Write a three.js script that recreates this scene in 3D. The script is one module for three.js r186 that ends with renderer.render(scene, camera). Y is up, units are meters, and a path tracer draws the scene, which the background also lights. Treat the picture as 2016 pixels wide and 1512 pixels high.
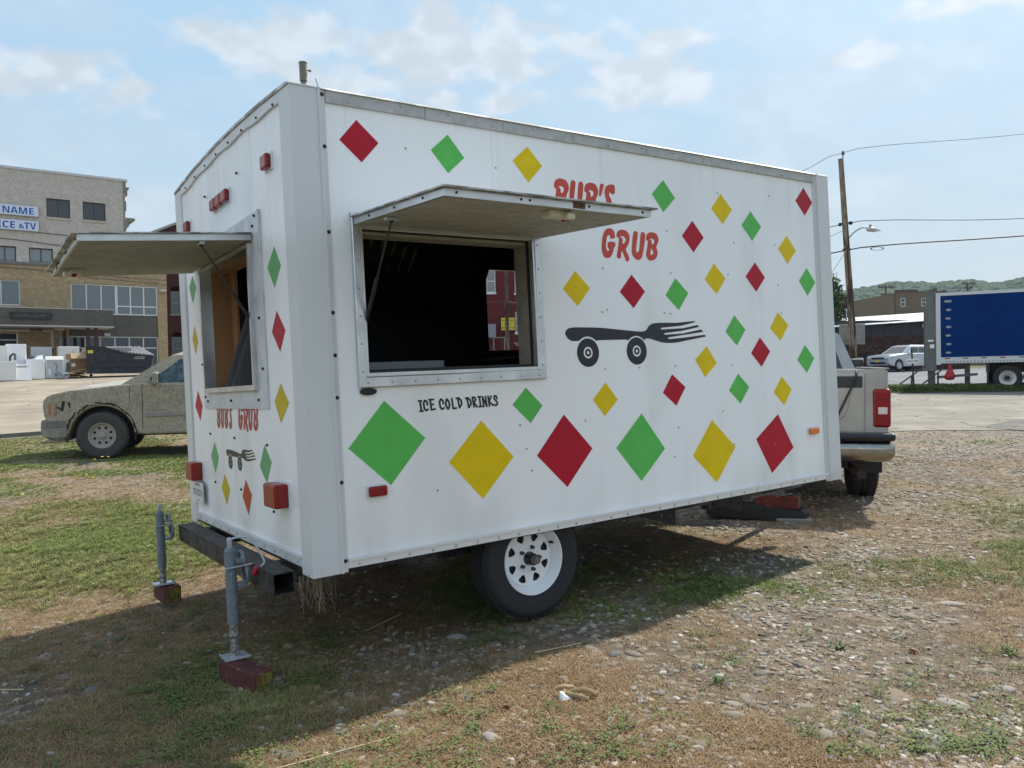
import * as THREE from 'three';
import { mergeGeometries, mergeVertices } from 'three/addons/utils/BufferGeometryUtils.js';
import { ConvexGeometry } from 'three/addons/geometries/ConvexGeometry.js';
import { RoundedBoxGeometry } from 'three/addons/geometries/RoundedBoxGeometry.js';

// ---------------------------------------------------------------- camera, sky, sun, exposure
// World: x to the right, y up, metres; positions are written (x, y, f) with f = metres ahead (three.js z = -f).
const scene = new THREE.Scene();
const camera = new THREE.PerspectiveCamera(51.35, 4 / 3, 0.1, 6000);
camera.position.set(0, 1.5, 0);
camera.up.set(0.0135, 0.9997, -0.0216);
camera.lookAt(0, 1.5 - 0.0216, -0.99977);
const renderer = new THREE.WebGLRenderer();
renderer.toneMapping = THREE.LinearToneMapping;
renderer.toneMappingExposure = 1.36;
renderer.shadowMap.enabled = true;

function rng(seed) { let s = seed | 0; return () => { s = (s + 0x6D2B79F5) | 0; let t = Math.imul(s ^ (s >>> 15), 1 | s); t = (t + Math.imul(t ^ (t >>> 7), 61 | t)) ^ t; return ((t ^ (t >>> 14)) >>> 0) / 4294967296; }; }
const LAT = new Float32Array(65536); { const r = rng(7); for (let i = 0; i < 65536; i++) LAT[i] = r(); }
function vn(x, y, per = 256) {
  let xi = Math.floor(x), yi = Math.floor(y); const fx = x - xi, fy = y - yi;
  const u = fx * fx * (3 - 2 * fx), v = fy * fy * (3 - 2 * fy);
  xi = ((xi % per) + per) % per; yi = ((yi % per) + per) % per; const x1 = (xi + 1) % per, y1 = (yi + 1) % per;
  const a = LAT[yi * 256 + xi], b = LAT[yi * 256 + x1], c = LAT[y1 * 256 + xi], d = LAT[y1 * 256 + x1];
  return a + (b - a) * u + (c - a) * v + (a - b - c + d) * u * v;
}
function fbm(x, y, oct = 5, per = 256) { let s = 0, a = 0.5, n = 0; for (let i = 0; i < oct; i++) { s += a * vn(x + i * 17.3 * (per === 256 ? 1 : 0), y, per); n += a; a *= 0.5; x *= 2; y *= 2; per = Math.min(256, per * 2); } return s / n; }
const clamp = (x, a = 0, b = 1) => Math.min(b, Math.max(a, x));
const sm = (a, b, x) => { const t = clamp((x - a) / (b - a)); return t * t * (3 - 2 * t); };
const mix = (a, b, t) => a + (b - a) * t;
const mix3 = (a, b, t) => [mix(a[0], b[0], t), mix(a[1], b[1], t), mix(a[2], b[2], t)];

const sunTo = new THREE.Vector3(0.60, 1.0, -0.64).normalize();
{ // hazy summer sky with thin cumulus, denser and brighter out of view, as an equirectangular picture of the air and clouds
  const W = 3072, H = 1536, data = new Float32Array(W * H * 4);
  const blobs = [[905, 105, 300, 52], [1090, 90, 110, 40], [540, 78, 150, 42], [660, 150, 130, 38], [55, 140, 130, 60], [1255, 182, 140, 42], [1330, 92, 70, 24], [970, 205, 120, 26], [1960, 8, 150, 36], [300, 186, 70, 28], [900, 36, 120, 26], [1730, 118, 70, 20]]
    .map(([x, y, rx, ry]) => [Math.atan((x - 1008) / 1572), Math.atan((722 - y) / Math.hypot(1572, x - 1008)), rx / 1650, ry / 1600]);
  for (let j = 0; j < H; j++) {
    const el = ((j + 0.5) / H - 0.5) * Math.PI, y = Math.sin(el), ce = Math.cos(el);
    for (let i = 0; i < W; i++) {
      const lon = ((i + 0.5) / W - 0.5) * 2 * Math.PI, dx = Math.cos(lon) * ce, dz = Math.sin(lon) * ce, o = (j * W + i) * 4;
      let c;
      if (y < -0.02) c = [0.28, 0.27, 0.24];
      else {
        const e = Math.max(0, el) / (Math.PI / 2);
        c = mix3([0.455, 0.53, 0.58], [0.32, 0.485, 0.645], sm(0, 0.26, e));
        c = mix3(c, [0.29, 0.49, 0.80], sm(0.25, 0.8, e));
        const az = Math.atan2(dx, -dz), p = 1 / (Math.max(y, 0) + 0.07);
        const wx = dx * p * 1.3, wz = dz * p * 1.3, n = fbm(wx + 40, wz + 20, 6), det = fbm(az * 22 + 60, el * 40 + 8, 6), puff = fbm(az * 34 + 11, el * 60 + 81, 5);
        let cov = 0;
        for (const [ba, be, ra, re] of blobs) { let da = az - ba; const dd = (da / ra) ** 2 + ((el - be) / re) ** 2; if (dd < 4.5) cov = Math.max(cov, sm(1.9, 0.0, dd + (det - 0.5) * 5.0 + 0.25 * sm(be, be - re, el))); }
        const outside = sm(0.62, 0.85, Math.abs(az)) + sm(0.47, 0.62, el), gen = sm(0.40, 0.62, n);
        cov = Math.max(cov * 0.74, gen * mix(0.16, 0.9, clamp(outside)) * sm(0.02, 0.16, el));
        cov = Math.max(cov, 0.34 * sm(0.40, 0.72, fbm(az * 6 + 9, el * 16 + 31, 6)) * sm(0.7, 0.2, el));
        const cs = dx * sunTo.x + y * sunTo.y + dz * sunTo.z, lit = (0.50 + 0.13 * sm(0.3, 0.7, puff)) * (1 + 1.5 * sm(0.35, -0.6, cs));  // clouds out of view, opposite the sun, are brightened to light the shaded trailer wall
        c = mix3(c, [lit * 1.0, lit * 1.03, lit * 1.07], cov * 0.85);
        const gl = 0.5 * Math.exp((cs - 1) * 14) + 0.10 * Math.exp((cs - 1) * 4);
        c = [c[0] + gl, c[1] + gl * 0.97, c[2] + gl * 0.9];
      }
      data[o] = c[0]; data[o + 1] = c[1]; data[o + 2] = c[2]; data[o + 3] = 1;
    }
  }
  const t = new THREE.DataTexture(data, W, H, THREE.RGBAFormat, THREE.FloatType);
  t.mapping = THREE.EquirectangularReflectionMapping; t.magFilter = t.minFilter = THREE.LinearFilter; t.needsUpdate = true;
  scene.background = t; scene.environment = t;
}
const sun = new THREE.DirectionalLight(new THREE.Color().setRGB(1, 0.94, 0.83), 4.8);
sun.position.copy(sunTo).multiplyScalar(60).add(new THREE.Vector3(0, 0, -12)); sun.target.position.set(0, 0, -12);
sun.castShadow = true; sun.shadow.radius = 1.6; sun.shadow.mapSize.set(4096, 4096);
Object.assign(sun.shadow.camera, { left: -45, right: 45, top: 45, bottom: -45, near: 1, far: 160 });
scene.add(sun, sun.target);
scene.fog = new THREE.FogExp2(new THREE.Color().setRGB(0.58, 0.73, 0.86), 0.00013);

// ---------------------------------------------------------------- helpers
const P = (x, y, f) => new THREE.Vector3(x, y, -f);
const used = {};
function numbered(n) { if (!(n in used)) { used[n] = 0; return n; } used[n]++; return n + '_' + String(used[n]).padStart(3, '0'); }
function tag(o, label, category, group, kind) { if (label) o.userData.label = label; if (category) o.userData.category = category; if (group) o.userData.group = group; if (kind) o.userData.kind = kind; return o; }
function thing(name, label, category, [x, y, f] = [0, 0, 0], turn = 0, group) {
  const o = new THREE.Group(); o.name = numbered(name); o.position.set(x, y, -f); o.rotation.y = turn; scene.add(o); return tag(o, label, category, group);
}
function dup(root, [x, y, f], turn, label, group) { const r = root.clone(); r.name = numbered(root.name.replace(/_\d+$/, '')); r.userData = { ...root.userData }; r.position.set(x, y, -f); r.rotation.y = turn; if (label) r.userData.label = label; if (group) r.userData.group = group; scene.add(r); return r; }
function metreUV(g) { // uv in metres, each face along its main plane
  const p = g.attributes.position, n = g.attributes.normal, uv = new Float32Array(p.count * 2);
  for (let i = 0; i < p.count; i++) {
    const ax = Math.abs(n.getX(i)), ay = Math.abs(n.getY(i)), az = Math.abs(n.getZ(i));
    if (ay > ax && ay > az) { uv[2 * i] = p.getX(i); uv[2 * i + 1] = p.getZ(i); } else if (ax > az) { uv[2 * i] = p.getZ(i); uv[2 * i + 1] = p.getY(i); } else { uv[2 * i] = p.getX(i); uv[2 * i + 1] = p.getY(i); }
  }
  g.setAttribute('uv', new THREE.BufferAttribute(uv, 2)); return g;
}
function join(geos, keepUV) {
  const list = [].concat(geos).map((g) => { let q = g.index ? g.toNonIndexed() : g.clone(); for (const k of Object.keys(q.attributes)) if (!['position', 'normal', 'uv'].includes(k)) q.deleteAttribute(k); if (!q.attributes.normal) q.computeVertexNormals(); if (!keepUV || !q.attributes.uv) metreUV(q); return q; });
  return list.length > 1 ? mergeGeometries(list) : list[0];
}
function obj(name, geos, material, parent = scene, keepUV = false) {
  const m = new THREE.Mesh(join(geos, keepUV), material); m.name = parent === scene ? numbered(name) : name; m.castShadow = m.receiveShadow = true; parent.add(m); return m;
}
const struct = (name, geos, m, keepUV) => { const o = obj(name, geos, m, scene, keepUV); o.userData.kind = 'structure'; return o; };
const stuff = (o) => { o.userData.kind = 'stuff'; return o; };
const box = (w, h, d, x = 0, y = 0, z = 0, rx = 0, ry = 0, rz = 0) => { const g = new THREE.BoxGeometry(w, h, d); if (rx) g.rotateX(rx); if (rz) g.rotateZ(rz); if (ry) g.rotateY(ry); return g.translate(x, y, z); };
const bb = (x0, x1, y0, y1, z0, z1) => box(Math.abs(x1 - x0), Math.abs(y1 - y0), Math.abs(z1 - z0), (x0 + x1) / 2, (y0 + y1) / 2, (z0 + z1) / 2);
const rbox = (w, h, d, r, x = 0, y = 0, z = 0) => new RoundedBoxGeometry(w, h, d, 2, r).translate(x, y, z);
const UPV = new THREE.Vector3(0, 1, 0);
function rod(a, b, r, r2 = r, seg = 10) { a = new THREE.Vector3(...a); b = new THREE.Vector3(...b); const d = b.clone().sub(a), g = new THREE.CylinderGeometry(r2, r, d.length(), seg); g.applyQuaternion(new THREE.Quaternion().setFromUnitVectors(UPV, d.clone().normalize())); return g.translate((a.x + b.x) / 2, (a.y + b.y) / 2, (a.z + b.z) / 2); }
function bar(a, b, w, h) { a = new THREE.Vector3(...a); b = new THREE.Vector3(...b); const d = b.clone().sub(a), m = new THREE.Matrix4().lookAt(b, a, UPV); const g = new THREE.BoxGeometry(w, h, d.length()); g.applyMatrix4(m); return g.translate((a.x + b.x) / 2, (a.y + b.y) / 2, (a.z + b.z) / 2); }
function tube(pts, r, seg = 24, rs = 6) { return new THREE.TubeGeometry(new THREE.CatmullRomCurve3(pts.map((p) => new THREE.Vector3(...p))), seg, r, rs); }
function shapeOf(pts) { const s = new THREE.Shape(); pts.forEach((p, i) => (i ? s.lineTo(p[0], p[1]) : s.moveTo(p[0], p[1]))); s.closePath(); return s; }
function rectHole(x0, x1, y0, y1) { const h = new THREE.Path(); h.moveTo(x0, y0); h.lineTo(x0, y1); h.lineTo(x1, y1); h.lineTo(x1, y0); h.closePath(); return h; }
function wallShape(x0, x1, y0, y1, holes = []) { const s = shapeOf([[x0, y0], [x1, y0], [x1, y1], [x0, y1]]); for (const h of holes) s.holes.push(rectHole(...h)); return s; }
const extr = (s, d, bev = 0, seg = 1) => new THREE.ExtrudeGeometry(s, { depth: d, bevelEnabled: bev > 0, bevelSize: bev, bevelThickness: bev, bevelSegments: seg, curveSegments: 14 });
const smoothShape = (pts, n = 60) => { const c = new THREE.CatmullRomCurve3(pts.map((p) => new THREE.Vector3(p[0], p[1], 0)), true, 'centripetal'); return c.getPoints(n).slice(0, -1).map((p) => new THREE.Vector2(p.x, p.y)); };
const hull = (pts) => new ConvexGeometry(pts.map((p) => new THREE.Vector3(...p)));
function patch(q, u0, u1, v0, v1, off = 0.005) { // a panel lying on the quad q = [bottom left, bottom right, top right, top left], standing off mm proud
  const [a, b, c, d] = q.map((p) => new THREE.Vector3(...p)); const at = (u, v) => a.clone().lerp(b, u).lerp(d.clone().lerp(c, u), v);
  const n = b.clone().sub(a).cross(d.clone().sub(a)).normalize().multiplyScalar(off); const k = [at(u0, v0), at(u1, v0), at(u1, v1), at(u0, v1)].map((p) => p.add(n));
  const g = new THREE.BufferGeometry(); g.setAttribute('position', new THREE.BufferAttribute(new Float32Array([0, 1, 2, 0, 2, 3].flatMap((i) => k[i].toArray())), 3)); g.computeVertexNormals(); return g;
}
function quadGeo(pts) { const g = new THREE.BufferGeometry(); g.setAttribute('position', new THREE.BufferAttribute(new Float32Array([0, 1, 2, 0, 2, 3].flatMap((i) => pts[i])), 3)); g.computeVertexNormals(); return g; }
const col = (c) => new THREE.Color().setRGB(...c);
function mat(c, rough = 0.8, o = {}) { return new THREE.MeshStandardMaterial({ color: col(c), roughness: rough, metalness: o.metal || 0, ...o.x }); }
function tex(w, h, fn, o = {}) { // fn(u, v) -> [r, g, b] 0..1 display values
  const d = new Uint8Array(w * h * 4);
  for (let j = 0; j < h; j++) for (let i = 0; i < w; i++) { const c = fn(i / w, j / h, i, j), k = (j * w + i) * 4; d[k] = clamp(c[0]) * 255; d[k + 1] = clamp(c[1]) * 255; d[k + 2] = clamp(c[2]) * 255; d[k + 3] = 255; }
  const t = new THREE.DataTexture(d, w, h); t.magFilter = t.minFilter = THREE.LinearFilter; t.wrapS = t.wrapT = o.clamp ? THREE.ClampToEdgeWrapping : THREE.RepeatWrapping; if (!o.data) t.colorSpace = THREE.SRGBColorSpace; t.needsUpdate = true; return t;
}
const rep = (t, m, m2 = m) => { const c = t.clone(); c.repeat.set(1 / m, 1 / m2); c.needsUpdate = true; return c; };
const g3 = (v) => [v, v, v];
// shared textures
const T = {};
T.grunge = tex(512, 512, (u, v) => g3(0.80 + 0.20 * fbm(u * 8, v * 8, 6, 8)));
T.soft = tex(512, 512, (u, v) => g3(0.92 + 0.08 * fbm(u * 8, v * 8, 6, 8) - (LAT[(Math.floor(u * 512) * 37 + Math.floor(v * 170) * 911) & 65535] > 0.9985 ? 0.15 : 0)));
T.rough = tex(256, 256, (u, v) => g3(fbm(u * 32, v * 32, 3, 32)), { data: true });
T.mottle = tex(512, 512, (u, v) => g3(0.55 + 0.45 * sm(0.25, 0.75, fbm(u * 12, v * 12, 6, 12))));
T.grain = tex(256, 256, (u, v) => g3(0.6 + 0.4 * fbm(u * 4, v * 64, 4, 64)));
function brickTex(base, mortar, vary, nx = 8, ny = 24) {
  return tex(512, 512, (u, v) => { const r = Math.floor(v * ny), x = u * nx + (r & 1 ? 0.5 : 0), bx = Math.floor(x), fx = x - bx, fy = v * ny - r; const k = LAT[((r % ny) * 256 + ((bx % nx + nx) % nx)) & 65535]; const m = fx < 0.05 || fy < 0.14 ? 1 : 0; const n = 0.9 + 0.2 * fbm(u * 16, v * 16, 4, 16); const c = mix3(base, mortar, m); return c.map((q) => q * n * (m ? 1 : 1 + (k - 0.5) * vary)); });
}
const M = {
  black: mat([0.012, 0.012, 0.014], 0.6), blackGloss: mat([0.01, 0.011, 0.014], 0.25), rubber: mat([0.022, 0.022, 0.023], 0.85, { x: { bumpMap: T.rough, bumpScale: 0.002 } }),
  alu: mat([0.72, 0.73, 0.74], 0.34, { metal: 0.8, x: { map: rep(T.grunge, 0.8) } }), galv: mat([0.55, 0.60, 0.64], 0.42, { metal: 0.55, x: { map: rep(T.grunge, 0.3) } }),
  glass: new THREE.MeshPhysicalMaterial({ color: col([0.02, 0.025, 0.03]), roughness: 0.06, clearcoat: 0.6, clearcoatRoughness: 0.03 }),
  white: mat([0.75, 0.76, 0.76], 0.5), steel: mat([0.10, 0.10, 0.105], 0.6, { metal: 0.3, x: { map: rep(T.mottle, 0.6) } }),
  chrome: mat([0.42, 0.40, 0.355], 0.26, { metal: 1, x: { map: rep(T.grunge, 0.3) } }), redLens: new THREE.MeshPhysicalMaterial({ color: col([0.24, 0.004, 0.008]), roughness: 0.3, specularIntensity: 0.6, clearcoat: 0.25, clearcoatRoughness: 0.1 }), amberLens: new THREE.MeshPhysicalMaterial({ color: col([0.75, 0.16, 0.01]), roughness: 0.25, clearcoat: 0.7 }),
};
function inst(name, geo, material, list, parent = scene) {
  const m = new THREE.InstancedMesh(geo, material, list.length), o = new THREE.Object3D(), c = new THREE.Color();
  list.forEach((q, i) => { o.position.set(q.x, q.y, -q.f); o.rotation.set(q.rx || 0, q.ry || 0, q.rz || 0); const s = q.s || [1, 1, 1]; o.scale.set(s[0], s[1], s[2]); o.updateMatrix(); m.setMatrixAt(i, o.matrix); if (q.c) m.setColorAt(i, c.setRGB(...q.c)); });
  m.name = parent === scene ? numbered(name) : name; m.castShadow = m.receiveShadow = true; m.userData.kind = 'stuff'; parent.add(m); return m;
}
// ---------------------------------------------------------------- ground
const EX = [0.807, 0.59], EN = [0.59, -0.807]; // along and out of the store front on the left
function gh(x, f) {
  const t = clamp(f - 15, 0, 45), k = mix(0.045, 0.021, sm(-8, 6, x));
  const near = sm(11.5, 7.5, f);
  let y = k * t - 0.07 * sm(0.3, -0.9, x) * near - 0.10 * Math.exp(-(((x + 3.1) / 1.3) ** 2) - ((f - 5.0) / 1.6) ** 2);
  y += 0.05 * Math.exp(-(((x - 0.9) / 1.5) ** 2) - ((f - 3.0) / 1.0) ** 2);
  return y;
}
function micro(x, f) { return 0.035 * (fbm(x * 0.9 + 50, f * 0.9 + 50, 3) - 0.5) + 0.016 * (fbm(x * 5 + 9, f * 5 + 9, 3) - 0.5); }
function inFoot(x, f) { // keeps wheels, blocks and trailer contact points level
  let k = 1; for (const [a, b, r] of [[0.1, 4.7, 0.5], [-1.3, 3.95, 0.4], [-2.4, 5.5, 0.4], [4.1, 9.3, 0.7], [-7.1, 13.8, 0.8], [2.9, 7.7, 0.7]]) k *= sm(r * 0.4, r, Math.hypot(x - a, f - b)); return k;
}
const gy = (x, f) => gh(x, f) + micro(x, f) * inFoot(x, f) * sm(17, 14, f);
function sheet(fn, nu, nv, hfn, off) { // fn(u, v) -> [x, f]; hfn gives height; uv in metres
  const pos = [], uv = [], idx = [];
  for (let j = 0; j <= nv; j++) for (let i = 0; i <= nu; i++) { const [x, f, a, b] = fn(i / nu, j / nv); pos.push(x, hfn(x, f) + off, -f); uv.push(a ?? x, b ?? f); }
  for (let j = 0; j < nv; j++) for (let i = 0; i < nu; i++) { const a = j * (nu + 1) + i, b = a + 1, c = a + nu + 1, d = c + 1; idx.push(a, b, d, a, d, c); }
  const g = new THREE.BufferGeometry(); g.setAttribute('position', new THREE.Float32BufferAttribute(pos, 3)); g.setAttribute('uv', new THREE.Float32BufferAttribute(uv, 2)); g.setIndex(idx); g.computeVertexNormals(); return g;
}
const LX0 = -14, LX1 = 13, LF0 = 0.6, LF1 = 26;
// how green, how dry and how stony a spot is
function cover(x, f) {
  const n1 = fbm(x * 0.55 + 11, f * 0.55 + 3, 4), n2 = fbm(x * 1.7 + 31, f * 1.7 + 13, 4), n3 = fbm(x * 0.9 + 71, f * 0.9 + 53, 4);
  const left = sm(-1.6, -3.0, x) * sm(4.6, 6.2, f + 0.25 * x + 0.9), rightEdge = sm(2.2, 4.6, x) * sm(8.8, 7.2, f) * sm(4.6, 5.8, f), rightNear = sm(0.2, 1.8, x) * sm(4.8, 3.6, f);
  let green = 0.08 + 0.46 * left + 0.42 * rightEdge + 0.34 * rightNear + 0.04 * sm(0, -2, x);
  green = clamp(sm(0.40, 0.68, n1 * 0.6 + n2 * 0.4 + (green - 0.3) * 0.42));
  let stone = 0.25 + 0.5 * sm(-0.5, 2.5, x) * sm(11, 6, f) + 0.25 * sm(9.5, 12, f) * sm(2, 5, x) - 0.4 * left;
  stone = clamp(sm(0.36, 0.66, n3 * 0.65 + n2 * 0.35 + (stone - 0.4) * 0.45));
  const dry = clamp(sm(0.33, 0.60, fbm(x * 1.1 + 5, f * 1.1 + 91, 4) + 0.10 * sm(3, 5, f) * sm(9, 6, f) - 0.15 * stone));
  return [green, dry, stone];
}
const lotColour = (x, f) => {
  const [g, d, s] = cover(x, f); let c = [0.090, 0.065, 0.044];
  c = mix3(c, [0.205, 0.130, 0.068], d * 0.8); c = mix3(c, [0.180, 0.142, 0.102], s * 0.66); c = mix3(c, [0.135, 0.145, 0.042], g * 0.75); return c;
};
let lotTex, lotBump;
{
  const N = 2048, dc = new Uint8Array(N * N * 4), db = new Uint8Array(N * N * 4), cs = 160; // coarse colour grid
  const cg = []; for (let j = 0; j <= cs; j++) for (let i = 0; i <= cs; i++) cg.push(lotColour(mix(LX0, LX1, i / cs), mix(LF0, LF1, j / cs)));
  const enc = (v) => Math.round(255 * Math.pow(clamp(v), 1 / 2.2)), mw = LX1 - LX0, mf = LF1 - LF0;
  for (let j = 0; j < N; j++) for (let i = 0; i < N; i++) {
    const gx = (i / N) * cs, gyy = (j / N) * cs, a = Math.floor(gx), b = Math.floor(gyy), fx = gx - a, fy = gyy - b, q = b * (cs + 1) + a;
    const c0 = mix3(cg[q], cg[q + 1], fx), c1 = mix3(cg[q + cs + 1], cg[q + cs + 2], fx), c = mix3(c0, c1, fy);
    const x = (i / N) * mw, f = (j / N) * mf; let px = x * 22, py = f * 22, xi = Math.floor(px), yi = Math.floor(py), best = 9, id = 0;
    for (let dy = -1; dy <= 1; dy++) for (let dx = -1; dx <= 1; dx++) { const h = ((yi + dy) * 251 + (xi + dx) * 7919) & 65535; const ex = xi + dx + LAT[h] - px, ey = yi + dy + LAT[(h * 5 + 77) & 65535] - py, r = 0.35 + LAT[(h * 3 + 5) & 65535], e = (ex * ex + ey * ey) / (r * r); if (e < best) { best = e; id = h; } }
    const peb = sm(0.42, 0.15, best), tone = LAT[(id * 7 + 3) & 65535], n = fbm(x * 9, f * 9, 3), fine = LAT[((j * 7919) ^ (i * 104729)) & 65535];
    const k = (0.62 + 0.62 * n) * (0.86 + 0.28 * fine), p = peb * (tone > 0.68 ? 0.8 : 0.10), pc = [0.26 * (0.5 + tone), 0.23 * (0.5 + tone), 0.19 * (0.5 + tone)];
    const o = (j * N + i) * 4; for (let m = 0; m < 3; m++) { dc[o + m] = enc(mix(c[m] * k, pc[m], p * 0.62)); db[o + m] = clamp(0.45 * n + 0.4 * peb * (tone > 0.4 ? 1 : 0.3) + 0.15 * fine) * 255; } dc[o + 3] = db[o + 3] = 255;
  }
  const mk = (d, s) => { const t = new THREE.DataTexture(d, N, N); t.magFilter = t.minFilter = THREE.LinearFilter; if (s) t.colorSpace = THREE.SRGBColorSpace; t.needsUpdate = true; return t; };
  lotTex = mk(dc, true); lotBump = mk(db, false);
}
// the wide ground, sunk a little where the sheets lie on it
const inLot = (x, f) => x > LX0 - 3 && x < LX1 + 3 && f > LF0 - 3 && f < LF1 + 3;
{
  const ax = [-2500, -1400, -800, -450, -260, -150, -95, -70]; for (let x = -56; x <= 60; x += 2) ax.push(x); ax.push(75, 95, 150, 260, 450, 800, 1400, 2500);
  const af = [-900, -300, -90, -30, -8, -2]; for (let f = 0; f <= 64; f += 2) af.push(f); af.push(75, 95, 130, 200, 320, 520, 900, 1600, 2600);
  const T0 = tex(512, 512, (u, v) => { const n = fbm(u * 10, v * 10, 6, 10), m = fbm(u * 5 + 3, v * 5 + 7, 4, 256); return mix3([0.40, 0.36, 0.28], [0.36, 0.40, 0.22], sm(0.4, 0.6, m)).map((q) => q * (0.75 + 0.5 * n)); });
  const g = sheet((u, v) => [ax[Math.round(u * (ax.length - 1))], af[Math.round(v * (af.length - 1))]], ax.length - 1, af.length - 1, (x, f) => gh(x, f), -0.12);
  struct('ground', g, mat([0.55, 0.55, 0.5], 1, { x: { map: rep(T0, 14) } }), true);
}
const lot = struct('gravel_lot', sheet((u, v) => { const x = mix(LX0, LX1, u), f = mix(LF0, LF1, v * v * 0.55 + v * 0.45); return [x, f, u, (f - LF0) / (LF1 - LF0)]; }, 260, 300, gy, 0), mat([1, 1, 1], 0.95, { x: { map: lotTex, bumpMap: lotBump, bumpScale: 0.016 } }), true);
lot.userData.label = 'stony gravel and dry grass lot under the food trailer';
// concrete yard of the store on the left, beyond a low edge
const crackTex = (base, dark, scale, seed) => tex(1024, 1024, (u, v) => {
  const n = fbm(u * 8 + seed, v * 8, 6, 256), wx = u * scale + 0.6 * fbm(u * 6, v * 6, 3, 6), wy = v * scale + 0.6 * fbm(u * 6 + 3, v * 6 + 3, 3, 256); let b1 = 9, b2 = 9; const xi = Math.floor(wx), yi = Math.floor(wy);
  for (let dy = -1; dy <= 1; dy++) for (let dx = -1; dx <= 1; dx++) { const h = ((((yi + dy) % scale) + scale) % scale * 13 + (((xi + dx) % scale) + scale) % scale * 101 + seed * 7) & 65535; const e = Math.hypot(xi + dx + LAT[h] - wx, yi + dy + LAT[(h * 3 + 1) & 65535] - wy); if (e < b1) { b2 = b1; b1 = e; } else if (e < b2) b2 = e; }
  const cr = sm(0.045, 0.0, b2 - b1) * sm(0.35, 0.6, fbm(u * 5 + 9, v * 5 + 4, 3, 256)); const k = 0.82 + 0.36 * n; return mix3(base.map((q) => q * k), dark, cr * 0.8);
});
T.yard = crackTex([0.66, 0.63, 0.58], [0.40, 0.38, 0.35], 5, 3); T.apron = crackTex([0.62, 0.61, 0.58], [0.16, 0.15, 0.15], 6, 11); T.street = crackTex([0.50, 0.50, 0.51], [0.3, 0.3, 0.3], 4, 23);
const along = (s, off) => [-28.9 + EX[0] * s + EN[0] * off, 45 + EX[1] * s + EN[1] * off];
// distance of the yard's edge from the store front
const edgeOff = (-20.57 - (EN[0] * -28.9 + EN[1] * 45)) ; // positive towards the camera
struct('concrete_yard', sheet((u, v) => { const s = mix(-30, 34, u), o = mix(-1, edgeOff, v); const [x, f] = along(s, o); return [x, f, s, o]; }, 64, 40, gh, 0.06), mat([0.66, 0.62, 0.56], 0.95, { x: { map: rep(T.yard, 9) } }), true);
{ // its edge: a low weathered kerb
  const [x0, f0] = along(-30, edgeOff + 0.06), pts = []; for (let i = 0; i < 32; i++) { const a = along(-30 + i * 2, edgeOff + 0.06), b = along(-28.02 + i * 2, edgeOff + 0.06); pts.push(bar([a[0], gh(...a) + 0.02, -a[1]], [b[0], gh(...b) + 0.02, -b[1]], 0.12, 0.13)); }
  struct('kerb', pts, mat([0.20, 0.185, 0.165], 0.95, { x: { map: rep(T.grunge, 1) } }));
}
const apronEdge = (x) => 16.2 + 0.12 * (x - 6) + 0.7 * (fbm(x * 0.5 + 3, 7, 4) - 0.5) * 2;
struct('asphalt_apron', sheet((u, v) => { const x = mix(2.5, 60, u), f = mix(apronEdge(x), 30.2, v); return [x, f]; }, 90, 40, gh, 0.012), mat([0.58, 0.54, 0.49], 0.95, { x: { map: rep(T.apron, 7) } }), true);
struct('asphalt_patch', sheet((u, v) => { const f = mix(14.6, 18.9, v), x = mix(10.6 + 0.5 * Math.sin(f * 2.1) + (v - 0.5) * 1.2, 17, u); return [x, f]; }, 20, 20, gh, 0.018), mat([0.36, 0.34, 0.32], 0.95, { x: { map: rep(T.apron, 5) } }), true);
struct('street', sheet((u, v) => { const x = mix(-6, 90, u), f = mix(32.3, 62, v); return [x, f]; }, 60, 20, gh, -0.06), mat([0.62, 0.62, 0.64], 0.92, { x: { map: rep(T.street, 7) } }), true);
const vergeY = (x, f) => gh(x, f) + 0.09 * Math.sin(clamp((f - 29.7) / 2.7) * Math.PI);
struct('grass_verge', sheet((u, v) => { const x = mix(3, 70, u), f = mix(29.7, 32.4, v); return [x, f]; }, 80, 8, vergeY, 0.035), mat([0.10, 0.105, 0.04], 1, { x: { map: rep(T.mottle, 1.3) } }), true);
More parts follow.
